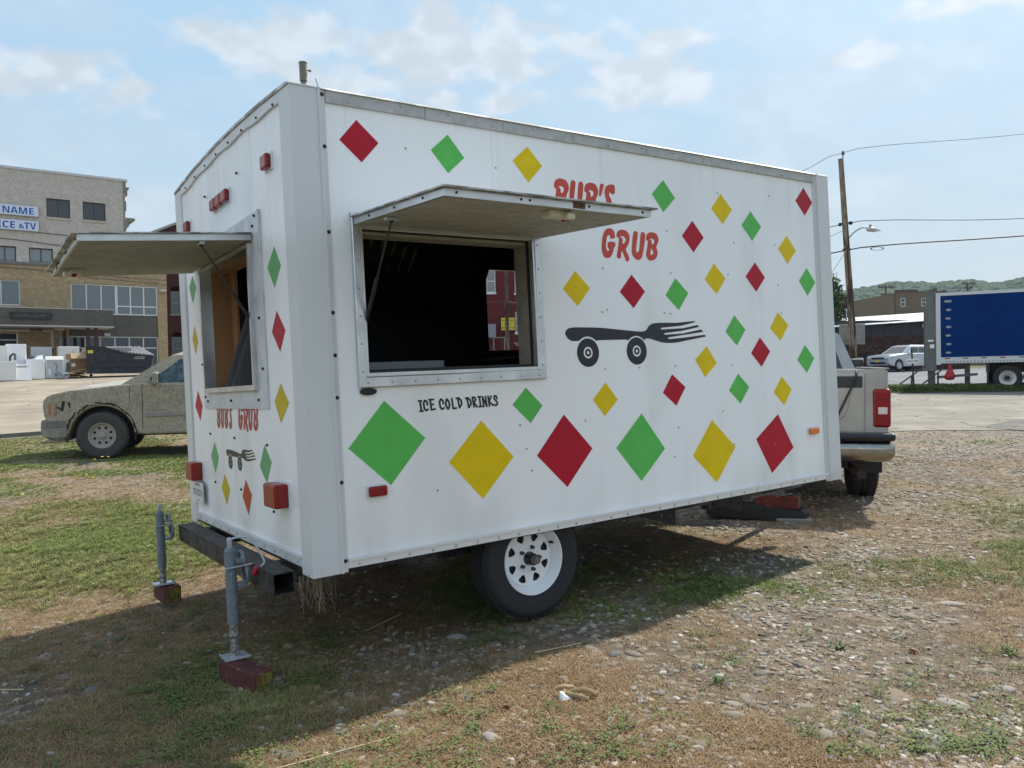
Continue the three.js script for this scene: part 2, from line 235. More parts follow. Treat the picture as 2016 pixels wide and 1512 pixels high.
// ---------------------------------------------------------------- food trailer
// Own axes: x along its side towards the hitch, y up, z out of the serving side; origin at the near bottom corner.
const TL = 4.323, TW = 2.4255, TH = 2.36;
const trailer = thing('food_trailer', 'white food trailer with coloured diamonds, fork logo and two open serving hatches', 'food trailer');
trailer.matrixAutoUpdate = true;
{
  const bx = new THREE.Vector3(0.8215, 0.0204, -0.5699), by = new THREE.Vector3(-0.0363, 0.9992, -0.0167), bz = new THREE.Vector3(0.5691, 0.0344, 0.8216);
  trailer.quaternion.setFromRotationMatrix(new THREE.Matrix4().makeBasis(bx.normalize(), by.normalize(), bz.normalize())); trailer.position.set(-0.9695, 0.5093, -3.8607);
}
{
  const streak = (len, seed, dirt) => tex(1024, 512, (u, v) => { // v up the wall
    const s = fbm(u * len * 26 + seed, v * 2.2 + seed, 5), s2 = fbm(u * len * 7 + seed, v * 0.9, 4), b = fbm(u * len * 3, v * 3 + seed, 5), low = Math.exp(-v * 9), top = Math.exp(-(1 - v) * 7);
    let k = 0.975 - dirt * (0.05 * sm(0.60, 0.9, s) * (0.12 + 1.3 * top + 0.45 * low) + 0.022 * sm(0.55, 0.85, s2) + 0.03 * sm(0.5, 0.8, b) + 0.05 * low * sm(0.3, 0.8, b));
    const sp = LAT[(Math.floor(u * 1024) * 31 + Math.floor(v * 512) * 977) & 65535] > 0.9993 ? 0.12 : 0; k -= sp;
    return [k, k * (0.998 - 0.01 * (1 - k) * 3), k * (0.992 - 0.03 * (0.955 - k) * 4)];
  }, { clamp: true });
  const wallBump = tex(256, 128, (u, v) => g3(0.5 + 0.5 * (fbm(u * 7, v * 4 + 3, 3) - 0.5)), { data: true });
  const paint = (len, seed, dirt) => new THREE.MeshPhysicalMaterial({ color: col([0.925, 0.935, 0.945]), roughness: 0.40, map: streak(len, seed, dirt), bumpMap: wallBump, bumpScale: 0.004, clearcoat: 0.15, clearcoatRoughness: 0.35 });
  const wMat = mat([0.80, 0.81, 0.815], 0.45, { x: { map: rep(T.grunge, 2.6) } }), postMat = mat([0.66, 0.675, 0.68], 0.42, { x: { map: streak(0.3, 77, 0.8) } });
  const railMat = mat([0.52, 0.52, 0.50], 0.5, { metal: 0.3, x: { map: rep(T.grunge, 0.35) } }), inMat = mat([0.025, 0.027, 0.03], 0.55), liner = mat([0.40, 0.37, 0.30], 0.6, { x: { map: rep(T.grunge, 0.5) } }), ply = mat([0.36, 0.19, 0.085], 0.75, { x: { map: rep(T.soft, 0.9) } });
  const norm = (g, u0, u1, v0, v1, ax) => { const p = g.attributes.position, uv = new Float32Array(p.count * 2); for (let i = 0; i < p.count; i++) { uv[2 * i] = ((ax === 'x' ? p.getX(i) : p.getZ(i)) - u0) / (u1 - u0); uv[2 * i + 1] = (p.getY(i) - v0) / (v1 - v0); } g.setAttribute('uv', new THREE.BufferAttribute(uv, 2)); return g; };
  // walls with their openings
  const side = extr(wallShape(0.10, 4.22, 0, 2.35, [[0.315, 1.402, 0.960, 1.700]]), 0.04).translate(0, 0, -0.04);
  obj('side_wall', norm(side, 0, 4.32, 0, 2.38, 'x'), paint(4.3, 3, 1), trailer, true);
  const rs = wallShape(-2.32, -0.10, 0, 2.366, [[-1.80, -0.705, 0.905, 1.722]]);
  const rearG = extr(rs, 0.04).rotateY(-Math.PI / 2).translate(0.04, 0, 0); // shape x becomes z
  obj('rear_wall', norm(rearG, -2.4, 0, 0, 2.38, 'z'), paint(2.4, 41, 1.4), trailer, true);
  obj('far_wall', extr(wallShape(0.0, 4.32, 0, 2.36, [[1.95, 3.03, 1.165, 1.918]]), 0.04).translate(0, 0, -2.4255), wMat, trailer);
  obj('front_wall', bb(4.27, 4.31, 0, 2.36, -2.38, -0.05), wMat, trailer);
  obj('floor', [bb(0.0, 4.31, -0.012, 0.03, -2.42, -0.005)], M.black, trailer);
  { // gently arched roof sheet
    const s = new THREE.Shape(), n = 24, arc = (z) => 2.372 + 0.046 * (1 - ((z + 1.2127) / 1.2127) ** 2); const z0 = 0.022, z1 = -2.448;
    s.moveTo(-z0, arc(0)); for (let i = 0; i <= n; i++) { const z = mix(0, -2.4255, i / n); s.lineTo(-z, arc(z) + 0.016); } s.lineTo(-z1, arc(0)); for (let i = n; i >= 0; i--) { const z = mix(0, -2.4255, i / n); s.lineTo(-z, arc(z)); } s.closePath();
    obj('roof', extr(s, TL + 0.04).rotateY(Math.PI / 2).translate(-0.022, 0, 0), mat([0.70, 0.69, 0.66], 0.6, { x: { map: rep(T.mottle, 1.4) } }), trailer);
    // rear header rail follows the arch
    const h = new THREE.Shape(); h.moveTo(0.13, 2.318); for (let i = 0; i <= n; i++) { const z = mix(0.13, 2.27, i / n); h.lineTo(z, arc(-z) - 0.002); } for (let i = n; i >= 0; i--) { const z = mix(0.13, 2.27, i / n); h.lineTo(z, arc(-z) - 0.056 + 0.006 * Math.sin(i * 1.1)); } h.closePath();
    obj('header_rail', extr(h, 0.014).rotateY(Math.PI / 2).translate(-0.0145, 0, 0), wMat, trailer);
    const sc = []; for (let i = 0; i < 8; i++) { const z = -0.22 - i * 0.27; sc.push(new THREE.SphereGeometry(0.0075, 6, 5).translate(-0.016, arc(z) - 0.045, z)); }
    stuff(obj('screw_heads', sc, M.black, trailer));
  }
  // aluminium corner posts: an outer leaf on each face, a raised rib and a bolting strip
      const upright = (pts, y0, y1) => { const s = shapeOf(pts.map(([x, w]) => [x, w])); const g = new THREE.ExtrudeGeometry(s, { depth: y1 - y0, bevelEnabled: false }); g.rotateX(-Math.PI / 2); return g.translate(0, y0, 0); };
  const pn = [[-0.016, -0.018], [0.126, -0.018], [0.130, -0.027], [0.140, -0.027], [0.144, -0.010], [0.169, -0.010], [0.169, 0.0], [0.0, 0.0], [0.0, 0.136], [-0.010, 0.136], [-0.016, 0.128]];
  obj('corner_post', upright(pn, -0.022, 2.378), postMat, trailer);
  obj('corner_post', upright(pn.map(([x, w]) => [TL - x, w]), -0.022, 2.378), postMat, trailer);
  obj('corner_post', upright(pn.map(([x, w]) => [x, TW - w]), -0.022, 2.372), postMat, trailer);
  obj('corner_post', upright(pn.map(([x, w]) => [TL - x, TW - w]), -0.022, 2.372), postMat, trailer);
  const bolts = [2.349, 2.091, 1.668, 1.268, 1.056, 0.846, 0.425, 0.035].map((y) => new THREE.SphereGeometry(0.010, 8, 6).scale(1, 1, 0.6).translate(0.156, y, 0.0115));
  stuff(obj('post_bolts', bolts, M.black, trailer));
  // top and bottom rails along the side
  { const r = rng(5), g = []; let x = 0.171; for (const w of [0.56, 0.505, 0.52, 0.61, 0.62, 0.60, 0.576]) { g.push(box(w - 0.003, 0.062, 0.012, x + w / 2, 2.343 + (r() - 0.5) * 0.003, 0.0065, 0, 0, (r() - 0.5) * 0.006)); x += w; } obj('top_rail', g, railMat, trailer); }
  obj('bottom_rail', [bb(0.17, 4.18, -0.004, 0.030, 0.001, 0.011), bb(0.17, 4.18, 0.0305, 0.043, 0.001, 0.020)], mat([0.74, 0.75, 0.76], 0.35, { metal: 0.3 }), trailer);
  obj('bottom_rail', [bb(0.001 - 0.012, -0.001, 0.010, 0.052, -2.28, -0.137), bb(-0.022, -0.0, 0.0525, 0.064, -2.28, -0.137)], wMat, trailer);
  { const rv = [], r = rng(8); for (let i = 0; i < 29; i++) rv.push(new THREE.SphereGeometry(0.008, 6, 5).translate(0.23 + i * 0.14, 0.012, 0.0115)); for (let i = 0; i < 12; i++) rv.push(new THREE.SphereGeometry(0.0065, 6, 5).translate(-0.0135, 0.03, -0.2 - i * 0.18)); for (let i = 0; i < 14; i++) rv.push(new THREE.SphereGeometry(0.008, 6, 5).translate(0.3 + i * 0.29, 2.343 + (i % 3 ? 0.012 : -0.01), 0.0135));
    stuff(obj('rivets', rv, M.alu, trailer)); 
    const sp = []; for (const [x, y] of [[0.61, 2.14], [1.18, 2.10], [1.95, 1.56], [1.97, 1.30], [1.93, 1.285], [2.47, 1.285], [2.53, 1.28], [2.55, 1.55], [2.53, 1.83], [2.50, 2.14], [3.12, 1.56], [3.05, 2.13], [3.2, 1.79], [3.62, 2.16], [3.66, 1.8], [3.68, 1.5], [3.7, 1.29], [1.93, 0.93], [2.22, 0.93], [2.55, 0.93], [3.12, 0.92], [1.30, 0.49], [1.33, 0.36], [3.1, 0.36], [1.26, 0.63], [2.55, 0.52], [0.70, 0.32], [3.55, 0.32], [2.5, 0.33], [1.6, 1.75], [0.27, 0.62], [1.75, 0.62], [3.0, 0.6]]) sp.push(new THREE.SphereGeometry(0.0062, 6, 5).scale(1, 1, 0.7).translate(x, y, 0.001));
    stuff(obj('panel_screws', sp, mat([0.30, 0.31, 0.32], 0.4, { metal: 0.5 }), trailer));
    const bs = []; for (const [z, y] of [[-0.62, 1.30], [-0.62, 1.86], [-0.60, 1.02], [-0.66, 1.81], [-1.86, 1.30], [-1.86, 0.88], [-1.9, 1.1], [-0.70, 0.85], [-1.25, 0.85], [-1.80, 0.85], [-0.9, 2.16], [-1.62, 2.18]]) bs.push(new THREE.SphereGeometry(0.0085, 6, 5).translate(-0.014, y, z)); for (const [z, y] of [[-1.83, 0.63], [-1.26, 0.62], [-0.63, 0.60], [-1.76, 0.31], [-1.17, 0.31], [-0.57, 0.24]]) bs.push(new THREE.SphereGeometry(0.0085, 6, 5).translate(-0.002, y, z));
    stuff(obj('screw_heads', bs, M.black, trailer)); }
  // serving window in the side
  const fr = trailer;
  { const w = obj('window_frame', [extr(wallShape(0.278, 1.452, 0.892, 1.772, [[0.312, 1.412, 0.938, 1.722]]), 0.016, 0.004).translate(0, 0, 0.004), extr(wallShape(0.316, 1.408, 0.944, 1.716, [[0.330, 1.396, 0.962, 1.702]]), 0.030).translate(0, 0, -0.01)], M.alu, fr);
    const rv = []; for (let i = 0; i < 9; i++) rv.push(new THREE.SphereGeometry(0.006, 6, 5).translate(0.32 + i * 0.135, 0.912, 0.024)); for (let i = 0; i < 6; i++) { rv.push(new THREE.SphereGeometry(0.006, 6, 5).translate(0.296, 0.97 + i * 0.14, 0.024), new THREE.SphereGeometry(0.006, 6, 5).translate(1.43, 0.97 + i * 0.14, 0.024)); }
    stuff(obj('rivets', rv, M.galv, w));
    obj('rubber_seal', extr(wallShape(0.3305, 1.3955, 0.9625, 1.7015, [[0.345, 1.384, 0.980, 1.690]]), 0.012).translate(0, 0, -0.03), M.black, w);
    obj('window_liner', [bb(1.384, 1.40, 0.97, 1.70, -0.15, -0.031), bb(0.33, 0.345, 0.97, 1.70, -0.15, -0.031), bb(0.3455, 1.3835, 1.676, 1.700, -0.15, -0.0315), bb(0.3455, 1.3835, 0.955, 0.978, -0.15, -0.0315)], liner, w); }
  // rear window: a white plate round the opening, plywood inside
  { const w = obj('window_plate', extr(wallShape(-1.905, -0.548, 0.800, 1.882, [[-1.80, -0.705, 0.905, 1.722]]), 0.010).rotateY(-Math.PI / 2).translate(-0.0005, 0, 0), mat([0.72, 0.725, 0.74], 0.5, { x: { map: rep(T.grunge, 0.7) } }), fr);
    obj('window_frame', [extr(wallShape(-1.80, -0.705, 0.905, 1.722, [[-1.775, -0.73, 0.935, 1.70]]), 0.075).rotateY(-Math.PI / 2).translate(0.04, 0, 0)], M.alu, w);
    obj('plywood_lining', [bb(0.041, 0.16, 0.92, 1.715, -1.80, -1.776), bb(0.041, 0.16, 0.92, 1.715, -0.728, -0.705), bb(0.041, 0.16, 1.698, 1.72, -1.7755, -0.7285), bb(0.161, 0.18, 0.90, 1.74, -1.95, -1.66)], ply, w);
    obj('edge_strip', bb(-0.020, -0.011, 1.66, 1.882, -0.560, -0.548), M.alu, w); }
  // kitchen inside
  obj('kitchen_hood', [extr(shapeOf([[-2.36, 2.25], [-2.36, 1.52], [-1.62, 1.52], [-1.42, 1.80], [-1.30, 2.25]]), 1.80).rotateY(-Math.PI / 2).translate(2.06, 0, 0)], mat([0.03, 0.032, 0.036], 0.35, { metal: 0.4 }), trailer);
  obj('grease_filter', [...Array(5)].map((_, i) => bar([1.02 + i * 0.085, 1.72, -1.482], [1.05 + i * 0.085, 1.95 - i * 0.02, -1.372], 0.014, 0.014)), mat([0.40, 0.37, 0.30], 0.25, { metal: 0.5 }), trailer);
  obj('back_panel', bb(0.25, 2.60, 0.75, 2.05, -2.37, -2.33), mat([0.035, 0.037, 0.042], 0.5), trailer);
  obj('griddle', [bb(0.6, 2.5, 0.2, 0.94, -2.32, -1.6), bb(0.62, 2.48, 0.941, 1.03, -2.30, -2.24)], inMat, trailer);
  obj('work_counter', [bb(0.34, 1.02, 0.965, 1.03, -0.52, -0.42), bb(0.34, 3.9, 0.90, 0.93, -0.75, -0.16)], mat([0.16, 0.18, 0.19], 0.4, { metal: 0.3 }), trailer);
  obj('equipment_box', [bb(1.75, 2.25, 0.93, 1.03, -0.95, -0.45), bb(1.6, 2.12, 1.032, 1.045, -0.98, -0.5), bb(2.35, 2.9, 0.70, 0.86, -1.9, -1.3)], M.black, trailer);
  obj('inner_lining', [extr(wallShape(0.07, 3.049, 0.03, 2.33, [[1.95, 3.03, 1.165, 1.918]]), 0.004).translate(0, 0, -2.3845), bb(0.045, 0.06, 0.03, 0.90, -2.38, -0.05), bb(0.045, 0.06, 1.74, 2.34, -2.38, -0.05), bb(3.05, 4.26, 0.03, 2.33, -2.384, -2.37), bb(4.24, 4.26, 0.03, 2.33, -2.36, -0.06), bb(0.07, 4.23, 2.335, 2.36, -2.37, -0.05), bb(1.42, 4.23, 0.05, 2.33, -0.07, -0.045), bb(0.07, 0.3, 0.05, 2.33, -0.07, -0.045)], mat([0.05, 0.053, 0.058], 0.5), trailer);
  // wall of the far window: frame
  obj('window_frame', [extr(wallShape(1.93, 3.05, 1.145, 1.938, [[1.955, 3.025, 1.17, 1.913]]), 0.02).translate(0, 0, -2.3795)], mat([0.06, 0.06, 0.06], 0.5), trailer);
  // a dark dust sheet hanging in the rear window
  { const g = new THREE.PlaneGeometry(0.95, 0.75, 24, 18), p = g.attributes.position; for (let i = 0; i < p.count; i++) { const a = p.getX(i) / 0.95 + 0.5, b = p.getY(i) / 0.75 + 0.5; const w = mix(1.0, 0.06, b ** 1.3); p.setXYZ(i, 0.13 + 0.06 * Math.sin(a * 21 + b * 3) * (0.3 + 0.7 * (1 - b)) - 0.10 * (1 - b) * sm(0.5, 0, Math.abs(a - 0.6)), 0.92 + b * 0.75, -0.76 - a * 0.86 * w); } g.computeVertexNormals();
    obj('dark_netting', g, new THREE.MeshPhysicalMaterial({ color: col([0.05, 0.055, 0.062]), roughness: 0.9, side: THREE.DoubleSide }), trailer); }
  // hatches, propped open
  const hatchTop = mat([0.55, 0.55, 0.54], 0.5, { x: { map: rep(T.mottle, 0.7) } }), under = mat([0.45, 0.435, 0.37], 0.75, { x: { map: rep(T.grunge, 0.5), bumpMap: T.rough, bumpScale: 0.004 } });
  const beigePlastic = mat([0.62, 0.58, 0.45], 0.5);
  function hatch(len, depth, pos, turn, dip, latchX, strutX, so = 0.30) { // own axes: x along the hinge, z outwards, y up
    const h = new THREE.Group(); h.name = 'serving_hatch'; h.position.set(...pos); h.rotation.set(0, turn, 0); trailer.add(h); const inner = []; 
    const tilt = (g) => g.rotateX(dip);
    obj('top_sheet', tilt(bb(-0.018, len + 0.018, 0.0, 0.007, 0.0, depth + 0.028)), hatchTop, h);
    obj('edge_frame', [tilt(bb(0, len, -0.034, -0.001, depth - 0.012, depth)), tilt(bb(0, 0.012, -0.034, -0.001, 0.0, depth - 0.0125)), tilt(bb(len - 0.012, len, -0.034, -0.001, 0.0, depth - 0.0125)), tilt(bb(0.0125, len - 0.0125, -0.034, -0.001, 0, 0.02))], M.alu, h);
    obj('underside', tilt(bb(0.0125, len - 0.0125, -0.032, -0.002, 0.021, depth - 0.0125)), under, h);
    const sc = []; for (const t of [0.05, 0.33, 0.37, 0.62, 0.66, 0.95]) sc.push(tilt(new THREE.SphereGeometry(0.006, 6, 5).translate(t * len, -0.016, depth + 0.001))); for (const t of [0.2, 0.5, 0.8]) sc.push(tilt(new THREE.SphereGeometry(0.006, 6, 5).translate(-0.001, -0.016, t * depth))); stuff(obj('screws', sc, M.black, h));
    obj('latch', [tilt(rbox(0.13, 0.035, 0.075, 0.01, latchX, -0.047, depth - 0.10)), tilt(rbox(0.05, 0.03, 0.05, 0.008, latchX + 0.035, -0.06, depth - 0.055))], beigePlastic, h);
    obj('latch_button', tilt(rbox(0.035, 0.02, 0.03, 0.006, latchX + 0.045, -0.07, depth - 0.085)), M.redLens, h);
    obj('rust_patch', tilt(bb(latchX + 0.02, latchX + 0.09, -0.030, -0.003, depth + 0.0005, depth + 0.0025)), mat([0.13, 0.06, 0.035], 0.8), h);
    for (const sx of strutX) { const a = new THREE.Vector3(sx, -0.05, so).applyAxisAngle(new THREE.Vector3(1, 0, 0), dip).toArray(), b = [sx - 0.012, -0.58, -0.06], m = a.map((q, i) => mix(q, b[i], 0.48)); obj('gas_strut', [rod(a, m, 0.0048), rod(m, b, 0.0095), new THREE.SphereGeometry(0.014, 8, 6).translate(...a)], M.blackGloss, h); obj('strut_bracket', tilt(rbox(0.07, 0.022, 0.03, 0.006, sx, -0.042, so)), M.galv, h); }
    return h;
  }
  hatch(1.175, 0.905, [0.283, 1.745, 0.030], 0, 0.058, 0.66, [0.06], 0.30);
  hatch(1.335, 0.855, [-0.018, 1.770, -2.012], -Math.PI / 2, 0.062, 0.28, [1.285], 0.26);
  // vinyl diamonds, each from its own four corners (x, y) on the wall
  const vm = (c) => new THREE.MeshPhysicalMaterial({ color: col(c), roughness: 0.45, specularIntensity: 0.5, map: rep(T.soft, 0.7), bumpMap: wallBump, bumpScale: 0.002 });
  const vinyl = { r: vm([0.47, 0.006, 0.026]), g: vm([0.115, 0.53, 0.10]), y: vm([0.82, 0.58, 0.0]), o: vm([0.52, 0.07, 0.025]), rg: vm([0.15, 0.43, 0.17]), ry: vm([0.62, 0.45, 0.02]) };
  const D = `r .337 2.251 .455 2.148 .356 2.037 .240 2.138|g .873 2.248 .973 2.132 .864 2.036 .763 2.151|y 1.411 2.249 1.512 2.147 1.406 2.040 1.300 2.156|g 2.519 2.167 2.623 2.056 2.508 1.953 2.408 2.065|y 3.082 2.127 3.196 2.024 3.092 1.914 2.979 2.015|r 4.045 2.262 4.147 2.155 4.046 2.047 3.937 2.153|r 2.781 1.915 2.887 1.807 2.778 1.699 2.672 1.807|g 3.399 2.029 3.512 1.924 3.404 1.815 3.294 1.921|y 3.809 1.877 3.912 1.768 3.804 1.664 3.700 1.775|y 1.726 1.533 1.836 1.432 1.734 1.320 1.624 1.424|r 2.191 1.527 2.303 1.421 2.196 1.312 2.083 1.415|g 2.589 1.517 2.707 1.419 2.608 1.304 2.489 1.401|y 2.979 1.633 3.092 1.530 2.992 1.419 2.876 1.518|r 3.422 1.659 3.528 1.551 3.421 1.444 3.310 1.552|g 4.038 1.641 4.138 1.532 4.033 1.427 3.933 1.540|g 3.167 1.272 3.280 1.168 3.181 1.057 3.065 1.155|y 3.658 1.297 3.774 1.201 3.676 1.084 3.560 1.178|y 2.865 1.057 2.958 .937 2.835 .845 2.742 .966|r 3.437 1.111 3.547 1.007 3.441 .896 3.331 .999|g 3.970 1.048 4.079 .943 3.978 .833 3.867 .936|r 2.514 .876 2.635 .785 2.541 .665 2.421 .758|g 3.177 .856 3.291 .756 3.189 .642 3.073 .742|y 3.667 .816 3.780 .715 3.682 .603 3.567 .702|y 1.926 .846 2.021 .734 1.908 .639 1.816 .745|g 1.314 .843 1.428 .733 1.337 .635 1.215 .749|g .413 .817 .641 .607 .429 .380 .205 .589|y .997 .674 1.204 .453 .984 .239 .779 .463|r 1.584 .669 1.793 .447 1.584 .234 1.370 .443|g 2.220 .634 2.415 .391 2.191 .202 1.988 .432|y 2.881 .546 3.111 .340 2.901 .112 2.675 .317|r 3.603 .539 3.768 .278 3.503 .112 3.341 .375`;
  const words = { r: 'red', g: 'green', y: 'yellow', o: 'orange', rg: 'green', ry: 'yellow' };
  for (const d of D.split('|')) { const [c, ...n] = d.split(' '), q = n.map(Number), s = shapeOf([[q[0], q[1]], [q[6], q[7]], [q[4], q[5]], [q[2], q[3]]]); obj('diamond_sticker', extr(s, 0.0008).translate(0, 0, 0.0006), vinyl[c], trailer); }
  const RD = `rg .350 1.648 .263 1.537 .375 1.436 .473 1.554|r .362 1.313 .244 1.202 .339 1.099 .453 1.208|ry .357 .933 .247 .831 .381 .725 .469 .840|rg 2.107 1.733 2.024 1.637 2.133 1.543 2.212 1.664|ry 2.123 1.381 2.045 1.268 2.121 1.180 2.201 1.293|r 2.118 .923 2.011 .819 2.089 .716 2.213 .819|rg 1.738 .575 1.655 .481 1.752 .371 1.847 .482|rg .681 .599 .573 .509 .671 .387 .784 .474|ry 1.528 .380 1.428 .287 1.517 .181 1.618 .287|o 1.074 .377 .968 .293 1.049 .168 1.155 .270`;
  const onRear = (g, off = 0.0014) => g.rotateY(-Math.PI / 2).translate(-off + 0.0004, 0, 0); // shape x = trailer z
  for (const d of RD.split('|')) { const [c, ...n] = d.split(' '), q = n.map(Number), s = shapeOf([[-q[0], q[1]], [-q[6], q[7]], [-q[4], q[5]], [-q[2], q[3]]]); obj('diamond_sticker', onRear(extr(s, 0.0008)), vinyl[c], trailer); }
  // lettering: rounded hand-cut letters, outline and holes
  const parse = (t) => t.split(' ').map((p) => p.split(',').map(Number));
  const GL = {
    G: [parse('2.064,1.755 2.023,1.750 2.026,1.764 2.014,1.771 1.998,1.758 1.989,1.724 1.986,1.689 1.995,1.671 2.008,1.673 2.011,1.683 2.000,1.692 2.003,1.721 2.011,1.727 2.057,1.729 2.065,1.724 2.062,1.701 2.052,1.693 2.043,1.666 2.020,1.634 1.992,1.624 1.965,1.633 1.950,1.668 1.953,1.721 1.967,1.771 1.991,1.803 2.020,1.814 2.047,1.807 2.061,1.791 2.065,1.766')],
    R: [parse('2.080,1.762 2.080,1.782 2.093,1.800 2.130,1.812 2.166,1.805 2.188,1.781 2.189,1.751 2.173,1.715 2.155,1.693 2.153,1.683 2.180,1.628 2.158,1.609 2.149,1.617 2.120,1.673 2.115,1.673 2.105,1.630 2.094,1.626 2.074,1.633 2.072,1.638 2.092,1.718 2.095,1.758'), parse('2.108,1.765 2.127,1.770 2.147,1.763 2.156,1.749 2.148,1.733 2.129,1.722 2.125,1.726 2.130,1.743 2.122,1.759')],
    U: [parse('2.229,1.805 2.240,1.811 2.258,1.807 2.264,1.802 2.242,1.683 2.247,1.674 2.254,1.673 2.266,1.683 2.292,1.800 2.301,1.807 2.322,1.804 2.329,1.796 2.299,1.663 2.281,1.633 2.257,1.624 2.228,1.632 2.206,1.658 2.204,1.681')],
    B: [parse('2.338,1.757 2.337,1.775 2.346,1.795 2.369,1.809 2.397,1.812 2.429,1.804 2.448,1.778 2.446,1.754 2.429,1.725 2.425,1.713 2.435,1.689 2.430,1.661 2.406,1.634 2.373,1.625 2.349,1.630 2.331,1.653 2.331,1.668 2.350,1.754'), parse('2.370,1.765 2.388,1.770 2.407,1.763 2.410,1.752 2.400,1.737 2.387,1.732 2.385,1.740 2.383,1.756'), parse('2.383,1.715 2.383,1.701 2.395,1.687 2.394,1.675 2.381,1.664 2.369,1.664 2.369,1.674')],
    S: [parse('2.077,2.035 2.052,2.031 2.045,2.039 2.037,2.039 2.033,2.023 2.045,2.001 2.055,1.968 2.050,1.929 2.030,1.901 1.997,1.895 1.970,1.908 1.970,1.938 1.978,1.951 2.001,1.953 2.005,1.933 2.015,1.934 2.019,1.953 2.008,1.979 1.998,2.016 1.997,2.050 2.014,2.078 2.040,2.089 2.071,2.092 2.083,2.083')],
    Q: [parse('1.964,2.085 1.977,2.089 1.992,2.084 1.988,2.068 1.960,2.009 1.950,2.010 1.949,2.019')],
  };
  const letter = (k, f) => { const [o, ...h] = GL[k], s = new THREE.Shape(smoothShape(o.map(f), 110)); for (const q of h) s.holes.push(new THREE.Path(smoothShape(q.map(f), 50))); return extr(s, 0.0008); };
  const I = (p) => p, fit = (x0, y0, w, h, x1, y1, W, Hh) => ([x, y]) => [x1 + ((x - x0) / w) * W, y1 + ((y - y0) / h) * Hh];
  const letterRed = vm([0.62, 0.085, 0.06]);
  obj('lettering', ['G', 'R', 'U', 'B'].map((k) => letter(k, I).translate(0, 0, 0.0006)), letterRed, trailer);
  obj('lettering', [letter('B', fit(2.331, 1.625, 0.117, 0.187, 1.590, 1.882, 0.118, 0.206)), letter('U', fit(2.204, 1.624, 0.125, 0.187, 1.706, 1.884, 0.118, 0.204)), letter('B', fit(2.331, 1.625, 0.117, 0.187, 1.826, 1.880, 0.116, 0.206)), letter('Q', I), letter('S', I)].map((g) => g.translate(0, 0, 0.0006)), letterRed, trailer);
  { // the same words small on the rear, tops tucked under the window plate
    const y0 = 0.672, hh = 0.165; const row = [['B', 2.331, 0.117, -1.650, 0.088], ['U', 2.204, 0.125, -1.553, 0.080], ['B', 2.331, 0.117, -1.466, 0.085], ['S', 1.970, 0.113, -1.362, 0.076], ['G', 1.950, 0.115, -1.161, 0.096], ['R', 2.072, 0.117, -1.060, 0.10], ['U', 2.204, 0.125, -0.958, 0.090], ['B', 2.331, 0.117, -0.862, 0.098]];
    const yy = { S: 1.895, R: 1.609 }, g = row.map(([k, x0, w, x1, W]) => letter(k, fit(x0, yy[k] || 1.624, w, k === 'S' ? 0.197 : k === 'R' ? 0.203 : 0.188, x1, k === 'R' ? y0 - 0.012 : y0, W, hh)));
    g.push(letter('Q', fit(1.949, 2.009, 0.043, 0.08, -1.384, 0.775, 0.022, 0.06)));
    obj('lettering', g.map((q) => onRear(q)), mat([0.40, 0.055, 0.03], 0.45), trailer); }
  // fork on wheels
  const forkOut = parse('1.630,1.140 1.625,1.156 1.641,1.179 1.674,1.189 1.784,1.190 1.912,1.187 2.127,1.170 2.272,1.163 2.300,1.173 2.322,1.197 2.357,1.213 2.412,1.218 2.582,1.218');
  const forkLow = parse('2.573,1.086 2.508,1.084 2.438,1.089 2.384,1.101 2.323,1.115 2.290,1.117');
  const forkShape = () => {
    const s = new THREE.Shape(), top = new THREE.CatmullRomCurve3(forkOut.map(([x, y]) => new THREE.Vector3(x, y, 0)), false, 'centripetal').getPoints(60); s.moveTo(top[0].x, top[0].y); top.forEach((p) => s.lineTo(p.x, p.y));
    const tips = parse('2.751,1.230 2.760,1.222 2.783,1.203 2.797,1.190 2.818,1.173 2.834,1.156 2.850,1.136 2.862,1.124'), roots = [[2.427, 1.186, 1.174], [2.456, 1.151, 1.139], [2.489, 1.122, 1.110]];
    for (let k = 0; k < 4; k++) { s.lineTo(...tips[2 * k]); s.lineTo(...tips[2 * k + 1]); if (k < 3) { const [x, a, b] = roots[k]; s.lineTo(2.62, (a + b) / 2 + 0.012 + 0.006); s.lineTo(x + 0.012, a); s.lineTo(x, (a + b) / 2); s.lineTo(x + 0.012, b); s.lineTo(2.64, (a + b) / 2 - 0.004 + 0.006); } }
    const low = new THREE.CatmullRomCurve3(forkLow.map(([x, y]) => new THREE.Vector3(x, y, 0)), false, 'centripetal').getPoints(30); low.forEach((p) => s.lineTo(p.x, p.y));
    const arch = (cx, r, cy) => { for (let i = 0; i <= 14; i++) { const a = mix(0.16 * Math.PI, 0.84 * Math.PI, i / 14); const y = cy + r * Math.sin(a); s.lineTo(cx + r * Math.cos(a), Math.max(y, 1.108)); } };
    s.lineTo(2.283, 1.113); arch(2.205, 0.097, 1.037); s.lineTo(2.120, 1.112); s.lineTo(1.878, 1.110); arch(1.797, 0.099, 1.035); s.lineTo(1.70, 1.107); s.lineTo(1.672, 1.108); s.lineTo(1.645, 1.122); s.closePath(); return s;
  };
  const ring = (cx, cy, r0, r1) => { const s = new THREE.Shape(); s.absarc(cx, cy, r1, 0, Math.PI * 2); if (r0) { const h = new THREE.Path(); h.absarc(cx, cy, r0, 0, Math.PI * 2, true); s.holes.push(h); } return s; };
  const forkParts = () => [extr(forkShape(), 0.0008), ...[[1.797, 1.035], [2.205, 1.037]].flatMap(([x, y]) => [extr(ring(x, y, 0.036, 0.088), 0.0008), extr(ring(x, y, 0.0105, 0.024), 0.0008)])];
